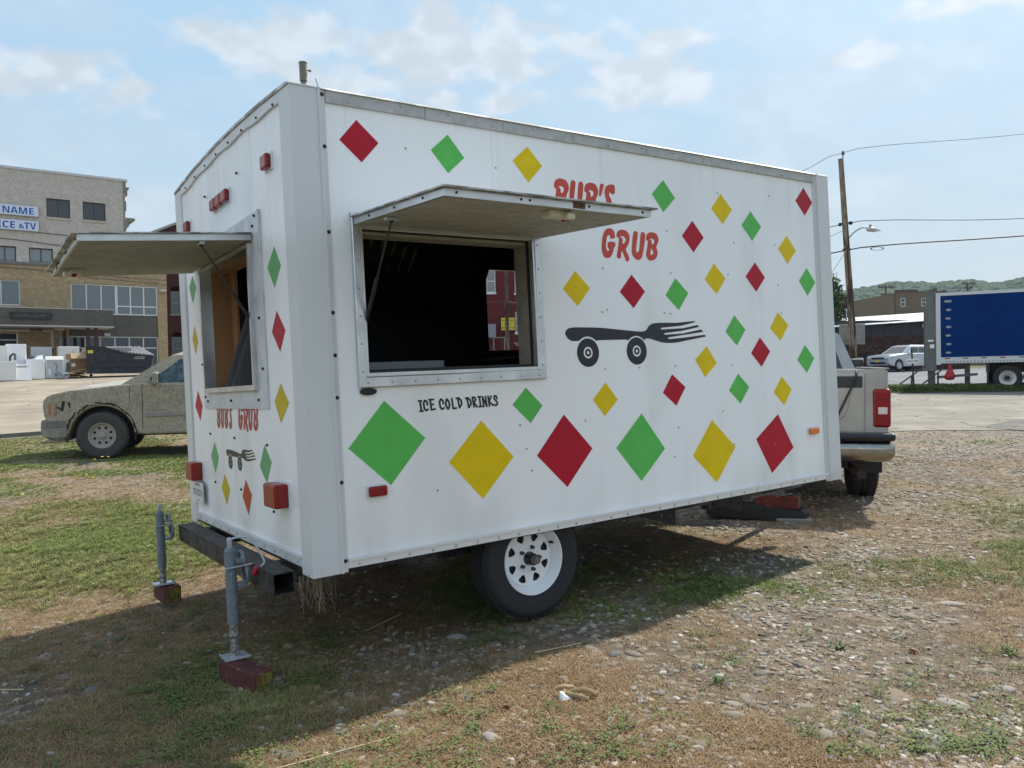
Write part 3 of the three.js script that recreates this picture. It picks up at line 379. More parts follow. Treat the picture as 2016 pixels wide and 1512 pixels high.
  obj('fork_logo', forkParts().map((g) => g.translate(0, 0, 0.0006)), mat([0.008, 0.009, 0.015], 0.35), trailer);
  obj('fork_logo', forkParts().map((g) => onRear(g.translate(-1.625, -1.03, 0).scale(0.50, 0.50, 1).translate(-1.468, 0.462, 0))), mat([0.055, 0.05, 0.035], 0.5), trailer);
  { // ICE COLD DRINKS, brush strokes cut in black vinyl
    const cv = document.createElement('canvas'); cv.width = 1024; cv.height = 160; const c = cv.getContext('2d'); c.fillStyle = '#000'; c.fillRect(0, 0, 1024, 160); c.strokeStyle = '#fff'; c.lineCap = 'round'; c.lineJoin = 'round';
    const gl = { I: [[[2, 0], [8, 0]], [[5, 0], [5, 20]], [[2, 20], [8, 20]]], C: [[[9, 9], [9, 3], [5, 0], [1.5, 5], [1.5, 15], [4.5, 20], [9, 18]]], E: [[[1, 0], [10, 0]], [[3, 0], [3, 20], [11, 19]], [[3, 10], [8, 9.5]]], O: [[[5, 0], [1.5, 7], [1.5, 14], [5, 20], [9, 14], [9, 6], [5, 0]]], L: [[[3, 0], [3, 20], [10, 19.5]]], D: [[[0, 1], [5, 0], [10, 6], [10, 13], [4, 20], [3, 1]]], R: [[[2, 0], [3, 20]], [[2, 1], [7, 0], [9, 5], [4, 11], [10, 20]]], N: [[[2, 20], [2, 0], [9, 20], [9, 0]]], K: [[[2, 0], [2, 20]], [[9, 0], [3, 11], [10, 19]]], S: [[[9, 6], [8, 1], [4, 0], [2, 5], [8, 13], [8, 18], [4, 20], [0, 18]]] };
    let x = 20; for (const ch of 'ICE COLD DRINKS') { if (ch === ' ') { x += 42; continue; } const r = LAT[(x * 13) & 65535] * 8; c.lineWidth = 21; for (const st of gl[ch]) { c.beginPath(); st.forEach(([a, b], i) => { const px = x + a * 5.4 + (b - 20) * -0.0 + (b * 0.55), py = 18 + b * 5.6 + r - x * 0.0; i ? c.lineTo(px, py) : c.moveTo(px, py); }); c.stroke(); } x += ch === 'I' ? 55 : 70; }
    const t = new THREE.CanvasTexture(cv); const g = new THREE.PlaneGeometry(0.545, 0.078).translate(0.868, 0.778, 0.0016);
    const m = obj('lettering', g, new THREE.MeshStandardMaterial({ color: col([0.012, 0.012, 0.02]), roughness: 0.4, alphaMap: t, transparent: true, alphaTest: 0.5 }), trailer, true); m.castShadow = false; }
  // lamps and number plate
  const lamp = (name, x, y, z, w, h, d, m, rear) => { const g = obj(name, rear ? rbox(d, h, w, 0.012, -d / 2 - 0.008, y, z) : rbox(w, h, d, 0.010, x, y, d / 2 + 0.006), m, trailer); obj('lamp_base', rear ? bb(-0.008, -0.001, y - h / 2 - 0.008, y + h / 2 + 0.008, z - w / 2 - 0.010, z + w / 2 + 0.010) : bb(x - w / 2 - 0.008, x + w / 2 + 0.008, y - h / 2 - 0.007, y + h / 2 + 0.007, 0.001, 0.006), M.white, g); };
  lamp('side_marker', 0.346, 0.360, 0, 0.100, 0.052, 0.026, M.redLens); lamp('side_marker', 4.010, 0.384, 0, 0.105, 0.048, 0.026, M.amberLens);
  lamp('clearance_lamp', 0, 2.088, -0.362, 0.10, 0.075, 0.03, M.redLens, true); lamp('clearance_lamp', 0, 2.075, -2.11, 0.10, 0.07, 0.03, M.redLens, true);
  for (const z of [-1.14, -1.265, -1.39]) lamp('clearance_lamp', 0, 2.08, z, 0.108, 0.072, 0.03, M.redLens, true);
  const tailM = new THREE.MeshPhysicalMaterial({ color: col([0.24, 0.012, 0.008]), roughness: 0.35, specularIntensity: 0.6, clearcoat: 0.2 });
  lamp('tail_lamp', 0, 0.350, -0.395, 0.185, 0.125, 0.075, tailM, true); lamp('tail_lamp', 0, 0.362, -2.165, 0.185, 0.125, 0.075, tailM, true);
  { const cv = document.createElement('canvas'); cv.width = 256; cv.height = 128; const c = cv.getContext('2d'); c.fillStyle = '#dfe3e2'; c.fillRect(0, 0, 256, 128); c.fillStyle = '#3a4048'; c.font = 'bold 58px sans-serif'; c.textAlign = 'center'; c.save(); c.translate(128, 84); c.scale(0.82, 1); c.fillText('TRA7827H', 0, 0); c.restore(); c.fillStyle = '#8a8f94'; c.fillRect(70, 8, 116, 14); c.fillRect(96, 108, 62, 8);
    const t = new THREE.CanvasTexture(cv); t.colorSpace = THREE.SRGBColorSpace; const pl = obj('number_plate', rbox(0.004, 0.152, 0.305, 0.002, -0.030, 0.212, -2.135), mat([0.6, 0.62, 0.62], 0.5), trailer); const g = new THREE.PlaneGeometry(0.295, 0.145).rotateY(-Math.PI / 2).translate(-0.0335, 0.212, -2.135); obj('plate_print', g, mat([0.85, 0.85, 0.85], 0.5, { x: { map: t } }), pl, true); }
  obj('lock_plate', new THREE.CylinderGeometry(0.045, 0.045, 0.012, 20).scale(1, 1, 0.42).rotateX(Math.PI / 2).translate(0.325, 0.868, 0.008), M.black, trailer);
  // mast head on the roof corner
  obj('roof_vent_pipe', [new THREE.CylinderGeometry(0.0195, 0.0185, 0.088, 16).translate(0, 0.074, 0), new THREE.CylinderGeometry(0.021, 0.021, 0.006, 16).translate(0, 0.120, 0), new THREE.CylinderGeometry(0.012, 0.014, 0.036, 10).translate(0, 0.014, 0), new THREE.SphereGeometry(0.007, 8, 6).translate(0.032, 0.085, 0.008), rod([0.01, 0.085, 0.004], [0.032, 0.085, 0.008], 0.0035)].map((g) => g.rotateZ(-0.02).translate(0.088, 2.392, -0.05)), mat([0.20, 0.185, 0.155], 0.8), trailer);
  obj('wire_stub', rod([0.155, 2.38, -0.02], [0.135, 2.43, -0.01], 0.0016), M.black, trailer);
  // chassis
  const ch = M.steel;
  obj('frame_beam', bb(-0.05, 4.45, -0.135, -0.014, -0.52, -0.44), ch, trailer); obj('frame_beam', bb(-0.05, 4.45, -0.135, -0.014, -1.98, -1.90), ch, trailer);
  obj('cross_member', [0.35, 1.0, 1.7, 2.4, 3.1, 3.8].map((x) => bb(x, x + 0.05, -0.08, -0.014, -1.899, -0.521)), ch, trailer);
  const t2 = 0.006; // hollow rear beam, open at its end
  obj('rear_beam', [bb(-0.158, -0.048, -0.010, -0.010 + t2, -2.20, -0.155), bb(-0.158, -0.048, -0.112, -0.112 + t2, -2.20, -0.155), bb(-0.158, -0.152, -0.1055, -0.0105, -2.20, -0.155), bb(-0.054, -0.048, -0.1055, -0.0105, -2.20, -0.155), bb(-0.151, -0.055, -0.105, -0.011, -1.2, -1.19)], mat([0.055, 0.052, 0.05], 0.6, { metal: 0.2, x: { map: rep(T.mottle, 0.5) } }), trailer);
  
  const hg = (x0, x1, z, tilt) => { const s = shapeOf([[x0, -0.014], [x1, -0.014], [x1, -0.225], [x1 - 0.02, -0.235], [x0, -0.165 + tilt]]); for (const [hx, hy] of [[x1 - 0.05, -0.17], [x1 - 0.14, -0.15]]) { const h = new THREE.Path(); h.absarc(hx, hy, 0.012, 0, Math.PI * 2, true); s.holes.push(h); } return extr(s, 0.008).translate(0, 0, z); };
  obj('hanger_plate', hg(2.58, 2.93, -0.44, 0.03), M.black, trailer); obj('hanger_plate', hg(3.34, 3.68, -0.44, 0.03), M.black, trailer);
  obj('axle', [rod([1.342, -0.175, -0.25], [1.342, -0.175, -2.17], 0.035), bb(0.95, 1.74, -0.16, -0.10, -0.50, -0.45)], ch, trailer);
  // wheels
  const tyreG = () => new THREE.LatheGeometry([[0.205, -0.085], [0.24, -0.098], [0.29, -0.104], [0.325, -0.094], [0.338, -0.078], [0.345, -0.06], [0.345, -0.044], [0.337, -0.042], [0.337, -0.034], [0.345, -0.032], [0.345, -0.006], [0.337, -0.004], [0.337, 0.004], [0.345, 0.006], [0.345, 0.032], [0.337, 0.034], [0.337, 0.042], [0.345, 0.044], [0.345, 0.06], [0.338, 0.078], [0.325, 0.094], [0.316, 0.099], [0.312, 0.1015], [0.29, 0.104], [0.24, 0.098], [0.208, 0.085], [0.205, 0.08]].map(([r, y]) => new THREE.Vector2(r, y)), 56).rotateX(Math.PI / 2);
  const rimWhite = mat([0.80, 0.81, 0.82], 0.38), rust = mat([0.075, 0.05, 0.038], 0.85);
  const disc = (() => { const s = new THREE.Shape(); s.absarc(0, 0, 0.165, 0, Math.PI * 2); for (let k = 0; k < 8; k++) { const a = (k + 0.5) * Math.PI / 4, h = []; for (const [r, d] of [[0.148, -0.17], [0.153, 0], [0.148, 0.17], [0.138, 0.22], [0.112, 0.15], [0.100, 0.05], [0.100, -0.05], [0.112, -0.15], [0.138, -0.22]]) h.push(new THREE.Vector2(r * Math.cos(a + d), r * Math.sin(a + d))); s.holes.push(new THREE.Path(h)); } return extr(s, 0.004, 0.002).translate(0, 0, 0.030); })();
  function wheel(z, flip) {
    const w = new THREE.Group(); w.name = 'wheel'; w.position.set(1.356, -0.172, z); if (flip) w.rotation.y = Math.PI; trailer.add(w);
    obj('tyre', [tyreG(), ...[...Array(64)].map((_, i) => box(0.020, 0.009, 0.026, 0, 0.341, 0.073, -0.5).rotateZ(i / 64 * Math.PI * 2))], M.rubber, w);
    obj('rim', [new THREE.LatheGeometry([[0.164, 0.028], [0.170, 0.034], [0.172, 0.045], [0.180, 0.062], [0.188, 0.066], [0.190, 0.080], [0.197, 0.083], [0.200, 0.096], [0.206, 0.098], [0.209, 0.092], [0.209, 0.084], [0.2, 0.06], [0.2, -0.08]].map(([r, y]) => new THREE.Vector2(r, y)), 56).rotateX(Math.PI / 2), disc.clone(), new THREE.LatheGeometry([[0.03, 0.043], [0.075, 0.042], [0.088, 0.037]].map(([r, y]) => new THREE.Vector2(r, y)), 40).rotateX(Math.PI / 2)], rimWhite, w);
    obj('brake_drum', new THREE.CylinderGeometry(0.150, 0.150, 0.06, 30).rotateX(Math.PI / 2).translate(0, 0, -0.015), M.black, w);
    obj('hub_cap', [new THREE.CylinderGeometry(0.034, 0.042, 0.055, 20).rotateX(Math.PI / 2).translate(0, 0, 0.065)], M.blackGloss, w); obj('hub_cap', [new THREE.CylinderGeometry(0.021, 0.028, 0.04, 18).rotateX(Math.PI / 2).translate(0, 0, 0.108)], mat([0.16, 0.155, 0.145], 0.4, { metal: 0.5 }), w);
    for (let k = 0; k < 5; k++) { const a = k * Math.PI * 0.4 + 1.25; obj('wheel_nut', new THREE.CylinderGeometry(0.011, 0.013, 0.026, 6).rotateX(Math.PI / 2).translate(0.068 * Math.cos(a), 0.068 * Math.sin(a), 0.050), rust, w); }
    const vs = new THREE.CylinderGeometry(0.007, 0.009, 0.03, 8).rotateX(Math.PI / 2).translate(0.155, 0.075, 0.06); obj('valve', vs, M.black, w);
  }
  wheel(-0.152, false); wheel(-2.28, true);
  // drawbar: two dark beams running to the coupler
  obj('drawbar', [bar([3.3, -0.13, -0.48], [5.45, -0.25, -1.16], 0.06, 0.10), bar([3.3, -0.13, -1.94], [5.45, -0.25, -1.26], 0.06, 0.10), rbox(0.20, 0.10, 0.16, 0.02, 5.50, -0.25, -1.21)], ch, trailer);
  obj('tongue_jack', [rod([5.1, -0.30, -1.12], [5.1, 0.0, -1.12], 0.028), rod([5.1, -0.335, -1.12], [5.1, -0.2, -1.12], 0.021), box(0.16, 0.012, 0.12, 5.1, -0.337, -1.12), rod([5.1, 0.0, -1.12], [5.2, 0.06, -1.10], 0.008), rbox(0.09, 0.03, 0.06, 0.01, 5.22, -0.20, -1.02)], mat([0.16, 0.155, 0.15], 0.5, { metal: 0.4 }), trailer);
  // stabiliser jacks bolted to the rear beam
  function jack(z, y0, y1, crank) {
    const j = new THREE.Group(); j.name = 'stabilizer_jack'; j.position.set(-0.272, 0, z); trailer.add(j); const grey = mat([0.185, 0.225, 0.255], 0.45, { x: { map: rep(T.grunge, 0.2) } });
    obj('outer_tube', [new THREE.CylinderGeometry(0.0285, 0.0285, 0.375, 20).translate(0, 0.085 - 0.1875, 0), new THREE.CylinderGeometry(0.016, 0.0285, 0.018, 20).translate(0, 0.094, 0)], grey, j);
    obj('inner_tube', rod([0, -0.29, 0], [0, y0 + 0.006, 0], 0.0225, 0.0225, 18), mat([0.42, 0.40, 0.37], 0.45, { metal: 0.5, x: { map: rep(T.mottle, 0.12) } }), j);
    obj('foot_plate', [rbox(0.125, 0.007, 0.125, 0.003, 0, y0 + 0.003, 0), box(0.125, 0.012, 0.004, 0, y0 + 0.008, 0.0625), box(0.004, 0.012, 0.125, -0.0625, y0 + 0.008, 0)], mat([0.62, 0.68, 0.73], 0.3, { metal: 0.6 }), j);
    obj('cap', [rbox(0.020, 0.045, 0.026, 0.004, 0, 0.122, 0), new THREE.SphereGeometry(0.013, 10, 8).translate(0, 0.142, 0)], M.galv, j);
    obj('mount_bracket', [new THREE.TorusGeometry(0.048, 0.009, 8, 24, Math.PI).rotateY(Math.PI / 2).rotateZ(0).translate(0.055, 0.025, 0), new THREE.TorusGeometry(0.047, 0.010, 8, 24).rotateY(Math.PI / 2).translate(0.072, -0.045, 0), box(0.05, 0.012, 0.09, 0.045, 0.03, 0), box(0.05, 0.012, 0.08, 0.045, -0.095, 0)], grey, j);
    obj('lock_pin', [rod([-0.035, 0.0, 0.034], [0.10, 0.006, 0.034], 0.0055), new THREE.TorusGeometry(0.024, 0.0022, 6, 24).rotateY(0.5).translate(-0.02, -0.014, 0.036)], M.galv, j);
    if (crank) { obj('crank_handle', tube([[0, 0.135, 0], [0.01, 0.145, 0.01], [0.075, 0.15, 0.045], [0.10, 0.125, 0.06], [0.145, 0.03, 0.085], [0.148, 0.012, 0.088], [0.128, -0.012, 0.078]], 0.0062, 40, 8), M.galv, j); obj('red_knob', [rbox(0.04, 0.036, 0.04, 0.012, 0.115, -0.022, 0.07), rbox(0.028, 0.03, 0.03, 0.01, 0.096, -0.03, 0.085)], mat([0.30, 0.008, 0.02], 0.4), j); }
  }
  jack(-0.475, -0.462, 0, true); jack(-2.23, -0.405, 0, false);
  // dry grass caught under the near rear corner
  { const g = [], r = rng(12); for (let i = 0; i < 46; i++) { const bx = 0.01 + r() * 0.035 + (r() < 0.22 ? (r() - 0.5) * 0.17 : 0), bz = -0.03 - r() * 0.04, L = 0.06 + r() * 0.14; g.push(tube([[bx, -0.012, bz], [bx + (r() - 0.5) * 0.03, -0.02 - L * 0.5, bz + (r() - 0.5) * 0.03], [bx + (r() - 0.5) * 0.06, -0.02 - L, bz + (r() - 0.5) * 0.05]], 0.0011, 5, 3)); }
    stuff(obj('hanging_dry_grass', g, mat([0.30, 0.235, 0.15], 0.95), trailer)); }
}
{ // timber blocks under the jacks and the tongue
  const red = tex(256, 128, (u, v) => { const n = fbm(u * 10, v * 6, 5, 256), w = sm(0.60, 0.72, fbm(u * 14 + 3, v * 9 + 7, 5)); return mix3([0.40, 0.20, 0.19], [0.60, 0.53, 0.48], w * 0.8).map((q) => q * (0.75 + 0.45 * n)); });
  const end = tex(128, 128, (u, v) => { const n = fbm(u * 7, v * 7, 5, 256); return mix3([0.48, 0.44, 0.16], [0.40, 0.31, 0.18], sm(0.4, 0.6, n)).map((q) => q * (0.8 + 0.4 * fbm(u * 30, v * 5, 3))); });
  const rm = mat([0.62, 0.60, 0.60], 0.85, { x: { map: rep(red, 0.4) } }), em = mat([0.8, 0.8, 0.75], 0.9, { x: { map: rep(end, 0.14) } });
  const brm = mat([0.95, 0.70, 0.66], 0.85, { x: { map: rep(red, 0.4) } });
  function block(label, at, turn, len, w, h, y, group, pm = rm) { const t = thing('timber_block', label, 'timber block', [at[0], y, at[1]], turn, group); obj('painted_timber', [rbox(len, h, w, 0.008, 0, h / 2, 0)], pm, t); obj('end_grain', bb(len / 2 + 0.0005, len / 2 + 0.003, 0.008, h - 0.008, -w / 2 + 0.008, w / 2 - 0.008), em, t); return t; }
  // local +x runs along the timber towards its mossy end
  block('red painted timber block with mossy green end, under the nearest jack', [-1.36, 3.985], Math.atan2(-0.63, 0.77), 0.325, 0.105, 0.115, -0.0925, 'timber blocks under the trailer jacks');
  block('short dark red timber block under the far rear jack on the left', [-2.435, 5.565], Math.atan2(-0.77, 0.64), 0.25, 0.115, 0.115, -0.098, 'timber blocks under the trailer jacks');
  const tp = new THREE.Vector3(5.08, -0.345, -1.12).applyQuaternion(trailer.quaternion).add(trailer.position);
  block('brighter red timber block on the black ramp under the trailer tongue', [tp.x - 0.03, -tp.z + 0.02], Math.atan2(-0.5, 0.85), 0.40, 0.14, 0.115, tp.y - 0.117, 'timber blocks under the trailer jacks', brm);
  const rp = thing('ramp', 'black steel ramp lying under the red block at the trailer tongue', 'ramp', [tp.x - 0.08, 0, -tp.z + 0.02], Math.atan2(-0.2, 0.95));
  obj('ramp_deck', [hull([[-0.62, 0.16, -0.16], [-0.62, 0.16, 0.16], [-0.62, 0.05, -0.16], [-0.62, 0.05, 0.16], [0.26, 0.10, -0.14], [0.26, 0.10, 0.14], [0.30, 0.02, -0.14], [0.30, 0.02, 0.14], [-0.2, 0.012, -0.15], [-0.2, 0.012, 0.15], [-0.1, tp.y - 0.119, -0.12], [-0.1, tp.y - 0.119, 0.12], [0.16, tp.y - 0.119, -0.12], [0.16, tp.y - 0.119, 0.12]])], M.black, rp);
  obj('ramp_roller', new THREE.CylinderGeometry(0.045, 0.045, 0.20, 16).rotateX(Math.PI / 2).translate(0.285, 0.07, 0), M.steel, rp);
  obj('ramp_foot', bb(0.02, 0.34, 0.0, 0.03, -0.2, 0.2), mat([0.22, 0.21, 0.19], 0.9), rp);
}
// ---------------------------------------------------------------- vehicles
function carTyre(r, w, ri) { return new THREE.LatheGeometry([[ri, -w * 0.42], [ri + 0.03, -w * 0.5], [r - 0.06, -w * 0.52], [r - 0.02, -w * 0.46], [r, -w * 0.36], [r, -w * 0.12], [r - 0.008, -w * 0.10], [r - 0.008, -w * 0.06], [r, -w * 0.04], [r, w * 0.04], [r - 0.008, w * 0.06], [r - 0.008, w * 0.10], [r, w * 0.12], [r, w * 0.36], [r - 0.02, w * 0.46], [r - 0.06, w * 0.52], [ri + 0.03, w * 0.5], [ri, w * 0.42]].map(([a, b]) => new THREE.Vector2(a, b)), 44).rotateX(Math.PI / 2); }
function treads(r, w) { const g = []; for (let i = 0; i < 40; i++) { const a = i / 40 * Math.PI * 2; for (const s of [-1, 1]) { g.push(box(0.03, 0.014, w * 0.30, 0, r + 0.003, s * w * 0.29, 0, s * 0.35, 0).rotateZ(a + (s > 0 ? 0.08 : 0))); } } return g; }
function carWheel(parent, x, y, z, r, w, ri, rimM, holes, out, tread) {
  const g = new THREE.Group(); g.name = 'wheel'; g.position.set(x, y, z); if (out < 0) g.rotation.y = Math.PI; parent.add(g);
  obj('tyre', tread ? [carTyre(r, w, ri), ...treads(r, w)] : carTyre(r, w, ri), tread === 'mud' ? M.mudTyre : M.rubber, g);
  const s = new THREE.Shape(); s.absarc(0, 0, ri - 0.005, 0, Math.PI * 2); for (let k = 0; k < holes; k++) { const a = (k + 0.5) * 2 * Math.PI / holes, h = new THREE.Path(); h.absarc(Math.cos(a) * ri * 0.64, Math.sin(a) * ri * 0.64, ri * (holes > 6 ? 0.125 : 0.21), 0, Math.PI * 2, true); s.holes.push(h); }
  obj('rim', [new THREE.LatheGeometry([[ri - 0.035, w * 0.22], [ri - 0.018, w * 0.36], [ri - 0.006, w * 0.43], [ri + 0.008, w * 0.45], [ri + 0.010, w * 0.40], [ri, w * 0.3], [ri, -w * 0.4]].map(([a, b]) => new THREE.Vector2(a, b)), 40).rotateX(Math.PI / 2), extr(s, 0.012, 0.004).translate(0, 0, w * 0.2), new THREE.LatheGeometry([[0.001, w * 0.36], [ri * 0.24, w * 0.36], [ri * 0.30, w * 0.24]].map(([a, b]) => new THREE.Vector2(a, b)), 24).rotateX(Math.PI / 2)], rimM, g);
  obj('brake', new THREE.CylinderGeometry(ri * 0.92, ri * 0.92, 0.04, 24).rotateX(Math.PI / 2).translate(0, 0, w * 0.02), M.black, g);
  return g;
}
M.mudTyre = mat([0.075, 0.072, 0.068], 0.95, { x: { map: rep(T.grunge, 0.5), bumpMap: T.rough, bumpScale: 0.006 } });
function pickup(o) {
  const t = thing('pickup_truck', o.label, 'pickup truck', o.at, o.turn), H = 0.96, paint = o.paint, trim = o.trim || M.black, dirty = o.dirty;
  const by = 1.27, wy = o.wheelR, arR = o.wheelR + (dirty ? 0.145 : 0.115); // belt height, wheel centre height
  const s = new THREE.Shape(); s.moveTo(0.80, 0.66); s.lineTo(0.86, 0.78); s.lineTo(0.875, 0.95); s.lineTo(0.86, 1.02); s.lineTo(0.82, 1.07); s.lineTo(0.74, 1.105); s.lineTo(0.5, 1.16); s.lineTo(-0.42, 1.255); s.lineTo(-2.82, by); s.lineTo(-2.84, by + 0.045); s.lineTo(-4.74, by + 0.06); s.lineTo(-4.76, 0.60); s.lineTo(-4.5, 0.56);
  s.lineTo(-4.2, 0.56); archPathR(s, -3.65, wy, arR, 0.54); s.lineTo(-3.0, 0.50); s.lineTo(-2.8, 0.44); s.lineTo(-0.70, 0.44); archPathR(s, 0, wy, arR, 0.46); s.lineTo(0.62, 0.62); s.closePath();
  obj('body', extr(s, 2 * H - 0.08, 0.04, 2).translate(0, 0, -H + 0.04), paint, t);
  // hood, raised in the middle
  obj('hood', hull([[0.76, 1.085, -0.80], [0.76, 1.085, 0.80], [0.70, 1.14, -0.70], [0.70, 1.14, 0.70], [0.62, 1.165, -0.55], [0.62, 1.165, 0.55], [-0.40, 1.27, -0.86], [-0.40, 1.27, 0.86], [-0.40, 1.345, -0.62], [-0.40, 1.345, 0.62], [-0.2, 1.345, -0.5], [-0.2, 1.345, 0.5], [0.3, 1.27, -0.6], [0.3, 1.27, 0.6], [0.1, 1.22, 0.85], [0.1, 1.22, -0.85]]), o.hoodPaint || paint, t);
  const cb = -2.62, q = (sg) => ({ a: [-0.30, by + 0.005, sg * 0.93], b: [cb - 0.14, by + 0.005, sg * 0.93], c: [cb + 0.10, 1.79, sg * 0.745], d: [-1.12, 1.79, sg * 0.745] });
  const R = q(1), L = q(-1), roof = [[-1.32, 1.865, 0.62], [-1.32, 1.865, -0.62], [cb + 0.2, 1.86, 0.62], [cb + 0.2, 1.86, -0.62]];
  obj('cab', hull([R.a, R.b, R.c, R.d, L.a, L.b, L.c, L.d, ...roof, [-1.25, 1.84, 0.68], [-1.25, 1.84, -0.68], [cb + 0.13, 1.83, 0.69], [cb + 0.13, 1.83, -0.69]]), o.cabPaint || paint, t);
  obj('windscreen', patch([R.a, L.a, L.d, R.d], 0.05, 0.95, 0.10, 0.90), M.glass, t);
  obj('rear_window', patch([L.b, R.b, R.c, L.c], 0.08, 0.92, 0.16, 0.86), M.glass, t);
  for (const [S, sg] of [[R, 1], [L, -1]]) {
    const fq = sg > 0 ? [S.b, S.a, S.d, S.c] : [S.a, S.b, S.c, S.d];
    const P0 = (u0, u1, v0, v1) => sg > 0 ? patch(fq, 1 - u1, 1 - u0, v0, v1, 0.006) : patch(fq, u0, u1, v0, v1, 0.006);
    obj('side_window', P0(0.165, 0.60, 0.06, 0.86), o.sideGlass || M.glass, t); obj('side_window', P0(0.645, 0.90, 0.06, 0.84), M.glass, t);
    for (const sx of [-0.65, -1.9, -2.79]) obj('door_seam', bb(sx - 0.005, sx + 0.005, 0.50, by, sg * (H + 0.0005), sg * (H + 0.003)), M.black, t);
    obj('side_moulding', rbox(2.1, 0.065, 0.022, 0.008, -1.72, 0.745, sg * (H + 0.008)), o.moulding || paint, t);
    obj('door_handle', rbox(0.17, 0.035, 0.03, 0.01, -1.72, 1.13, sg * (H + 0.014)), o.moulding || paint, t);
    const mr = obj('wing_mirror', [rbox(0.10, 0.215, 0.19, 0.035, -0.90, 1.385, sg * 1.13), rbox(0.07, 0.07, 0.18, 0.02, -0.84, 1.30, sg * 1.03)], o.mirror || paint, t); obj('mirror_glass', box(0.004, 0.16, 0.14, -0.953, 1.39, sg * 1.13), M.glass, mr);
    obj('rocker_panel', bb(-2.75, -0.62, 0.40, 0.455, sg * (H - 0.05), sg * (H - 0.2)), trim, t);
    obj('headlight', hull([[0.84, 0.76, sg * 0.62], [0.88, 0.76, sg * 0.62], [0.74, 0.78, sg * 0.985], [0.88, 1.0, sg * 0.60], [0.86, 1.01, sg * 0.62], [0.70, 1.0, sg * 0.985], [0.70, 0.80, sg * 0.985]]), dirty ? mat([0.30, 0.20, 0.13], 0.5) : M.glass, t);
    const wh = wy - (o.drop || 0); carWheel(t, 0, wh, sg * 0.84, o.wheelR, 0.28, o.rimR, o.rim, 8, sg, o.tread); carWheel(t, -3.65, wh, sg * 0.84, o.wheelR, 0.28, o.rimR, o.rim, 8, sg, o.tread);
  }
  const pl = (y, f, e) => [[0.55, y, -e], [0.55, y, e], [f - 0.14, y, -e], [f - 0.14, y, e], [f, y, -e + 0.22], [f, y, e - 0.22]]; obj('front_bumper', [hull([...pl(0.56, 1.0, 0.985), ...pl(0.40, 0.97, 0.965), ...pl(0.33, 0.86, 0.90)])], o.bumper, t); obj('bumper_pad', hull([...pl(0.565, 0.995, 0.98), ...pl(0.67, 0.99, 0.975), ...pl(0.70, 0.93, 0.94)]), o.bumperTop || o.bumper, t);
  obj('grille', [rbox(0.05, 0.26, 1.15, 0.02, 0.875, 0.90, 0), box(0.07, 0.05, 1.18, 0.88, 0.90, 0)], M.black, t);
  obj('underbody', [bb(-4.6, 0.6, 0.36, 0.62, -0.60, 0.60), bb(-4.7, 0.7, 0.55, 1.0, -0.66, 0.66), rod([0, wy, -0.8], [0, wy, 0.8], 0.06), rod([-3.65, wy, -0.8], [-3.65, wy, 0.8], 0.08), bb(-0.62, -0.52, 0.45, 1.0, -0.9, 0.9), bb(0.5, 0.56, 0.6, 1.0, -0.9, 0.9), bb(-4.26, -4.2, 0.5, 1.0, -0.9, 0.9), bb(-3.1, -3.04, 0.5, 1.0, -0.9, 0.9)], M.black, t);
  obj('rear_bumper', [rbox(0.22, 0.075, 1.98, 0.03, -4.90, 0.712, 0)], M.blackGloss, t);
  obj('rear_bumper', [new RoundedBoxGeometry(0.22, 0.225, 0.60, 5, 0.10).translate(-4.875, 0.575, 0.70), new RoundedBoxGeometry(0.22, 0.225, 0.60, 5, 0.10).translate(-4.875, 0.575, -0.70)], o.bumperRear || M.chrome, t);
  obj('bumper_step', rbox(0.14, 0.21, 0.84, 0.03, -4.885, 0.57, 0), M.black, t);
  obj('tailgate', rbox(0.06, 0.60, 1.48, 0.02, -4.785, 1.035, 0), paint, t); 
  obj('tailgate_cap', rbox(0.03, 0.115, 1.43, 0.014, -4.812, 1.248, 0), mat([0.022, 0.025, 0.028], 0.5), t);
  obj('tailgate_crease', [(() => { const s = new THREE.Shape(), a = 0.60, y0 = 0.86, y1 = 1.17, q = 0.13; s.moveTo(-a, y1); s.lineTo(a, y1); s.lineTo(a - 0.03, y0 + q); s.quadraticCurveTo(a - 0.06, y0, a - q - 0.06, y0); s.lineTo(-a + q + 0.06, y0); s.quadraticCurveTo(-a + 0.06, y0, -a + 0.03, y0 + q); s.closePath(); return extr(s, 0.004, 0.012, 3).rotateY(-Math.PI / 2).translate(-4.812, 0, 0); })()], paint, t);
  for (const sg of [-1, 1]) { const tl = obj('tail_light', [rbox(0.10, 0.385, 0.165, 0.03, -4.765, 0.985, sg * 0.895)], M.redLens, t); obj('reverse_lens', rbox(0.012, 0.07, 0.085, 0.005, -4.8125, 0.96, sg * 0.90), mat([0.62, 0.56, 0.54], 0.25), tl); obj('tail_light_band', [rbox(0.012, 0.010, 0.13, 0.003, -4.812, 1.075, sg * 0.895), rbox(0.012, 0.010, 0.13, 0.003, -4.812, 0.885, sg * 0.895), rbox(0.012, 0.30, 0.008, 0.003, -4.812, 0.985, sg * 0.835)], mat([0.11, 0.004, 0.008], 0.3), tl); }
  obj('bed_cover', bb(-4.68, -2.9, by + 0.07, by + 0.095, -0.86, 0.86), M.black, t);
  obj('bed_rail_cap', [bb(-4.74, -2.86, by + 0.101, by + 0.115, -0.97, -0.88), bb(-4.74, -2.86, by + 0.101, by + 0.115, 0.88, 0.97)], o.railCap || M.black, t);
  obj('exhaust_pipe', rod([-4.2, 0.36, 0.62], [-4.86, 0.33, 0.70], 0.045), mat([0.04, 0.026, 0.02], 0.9), t);
  return t;
}
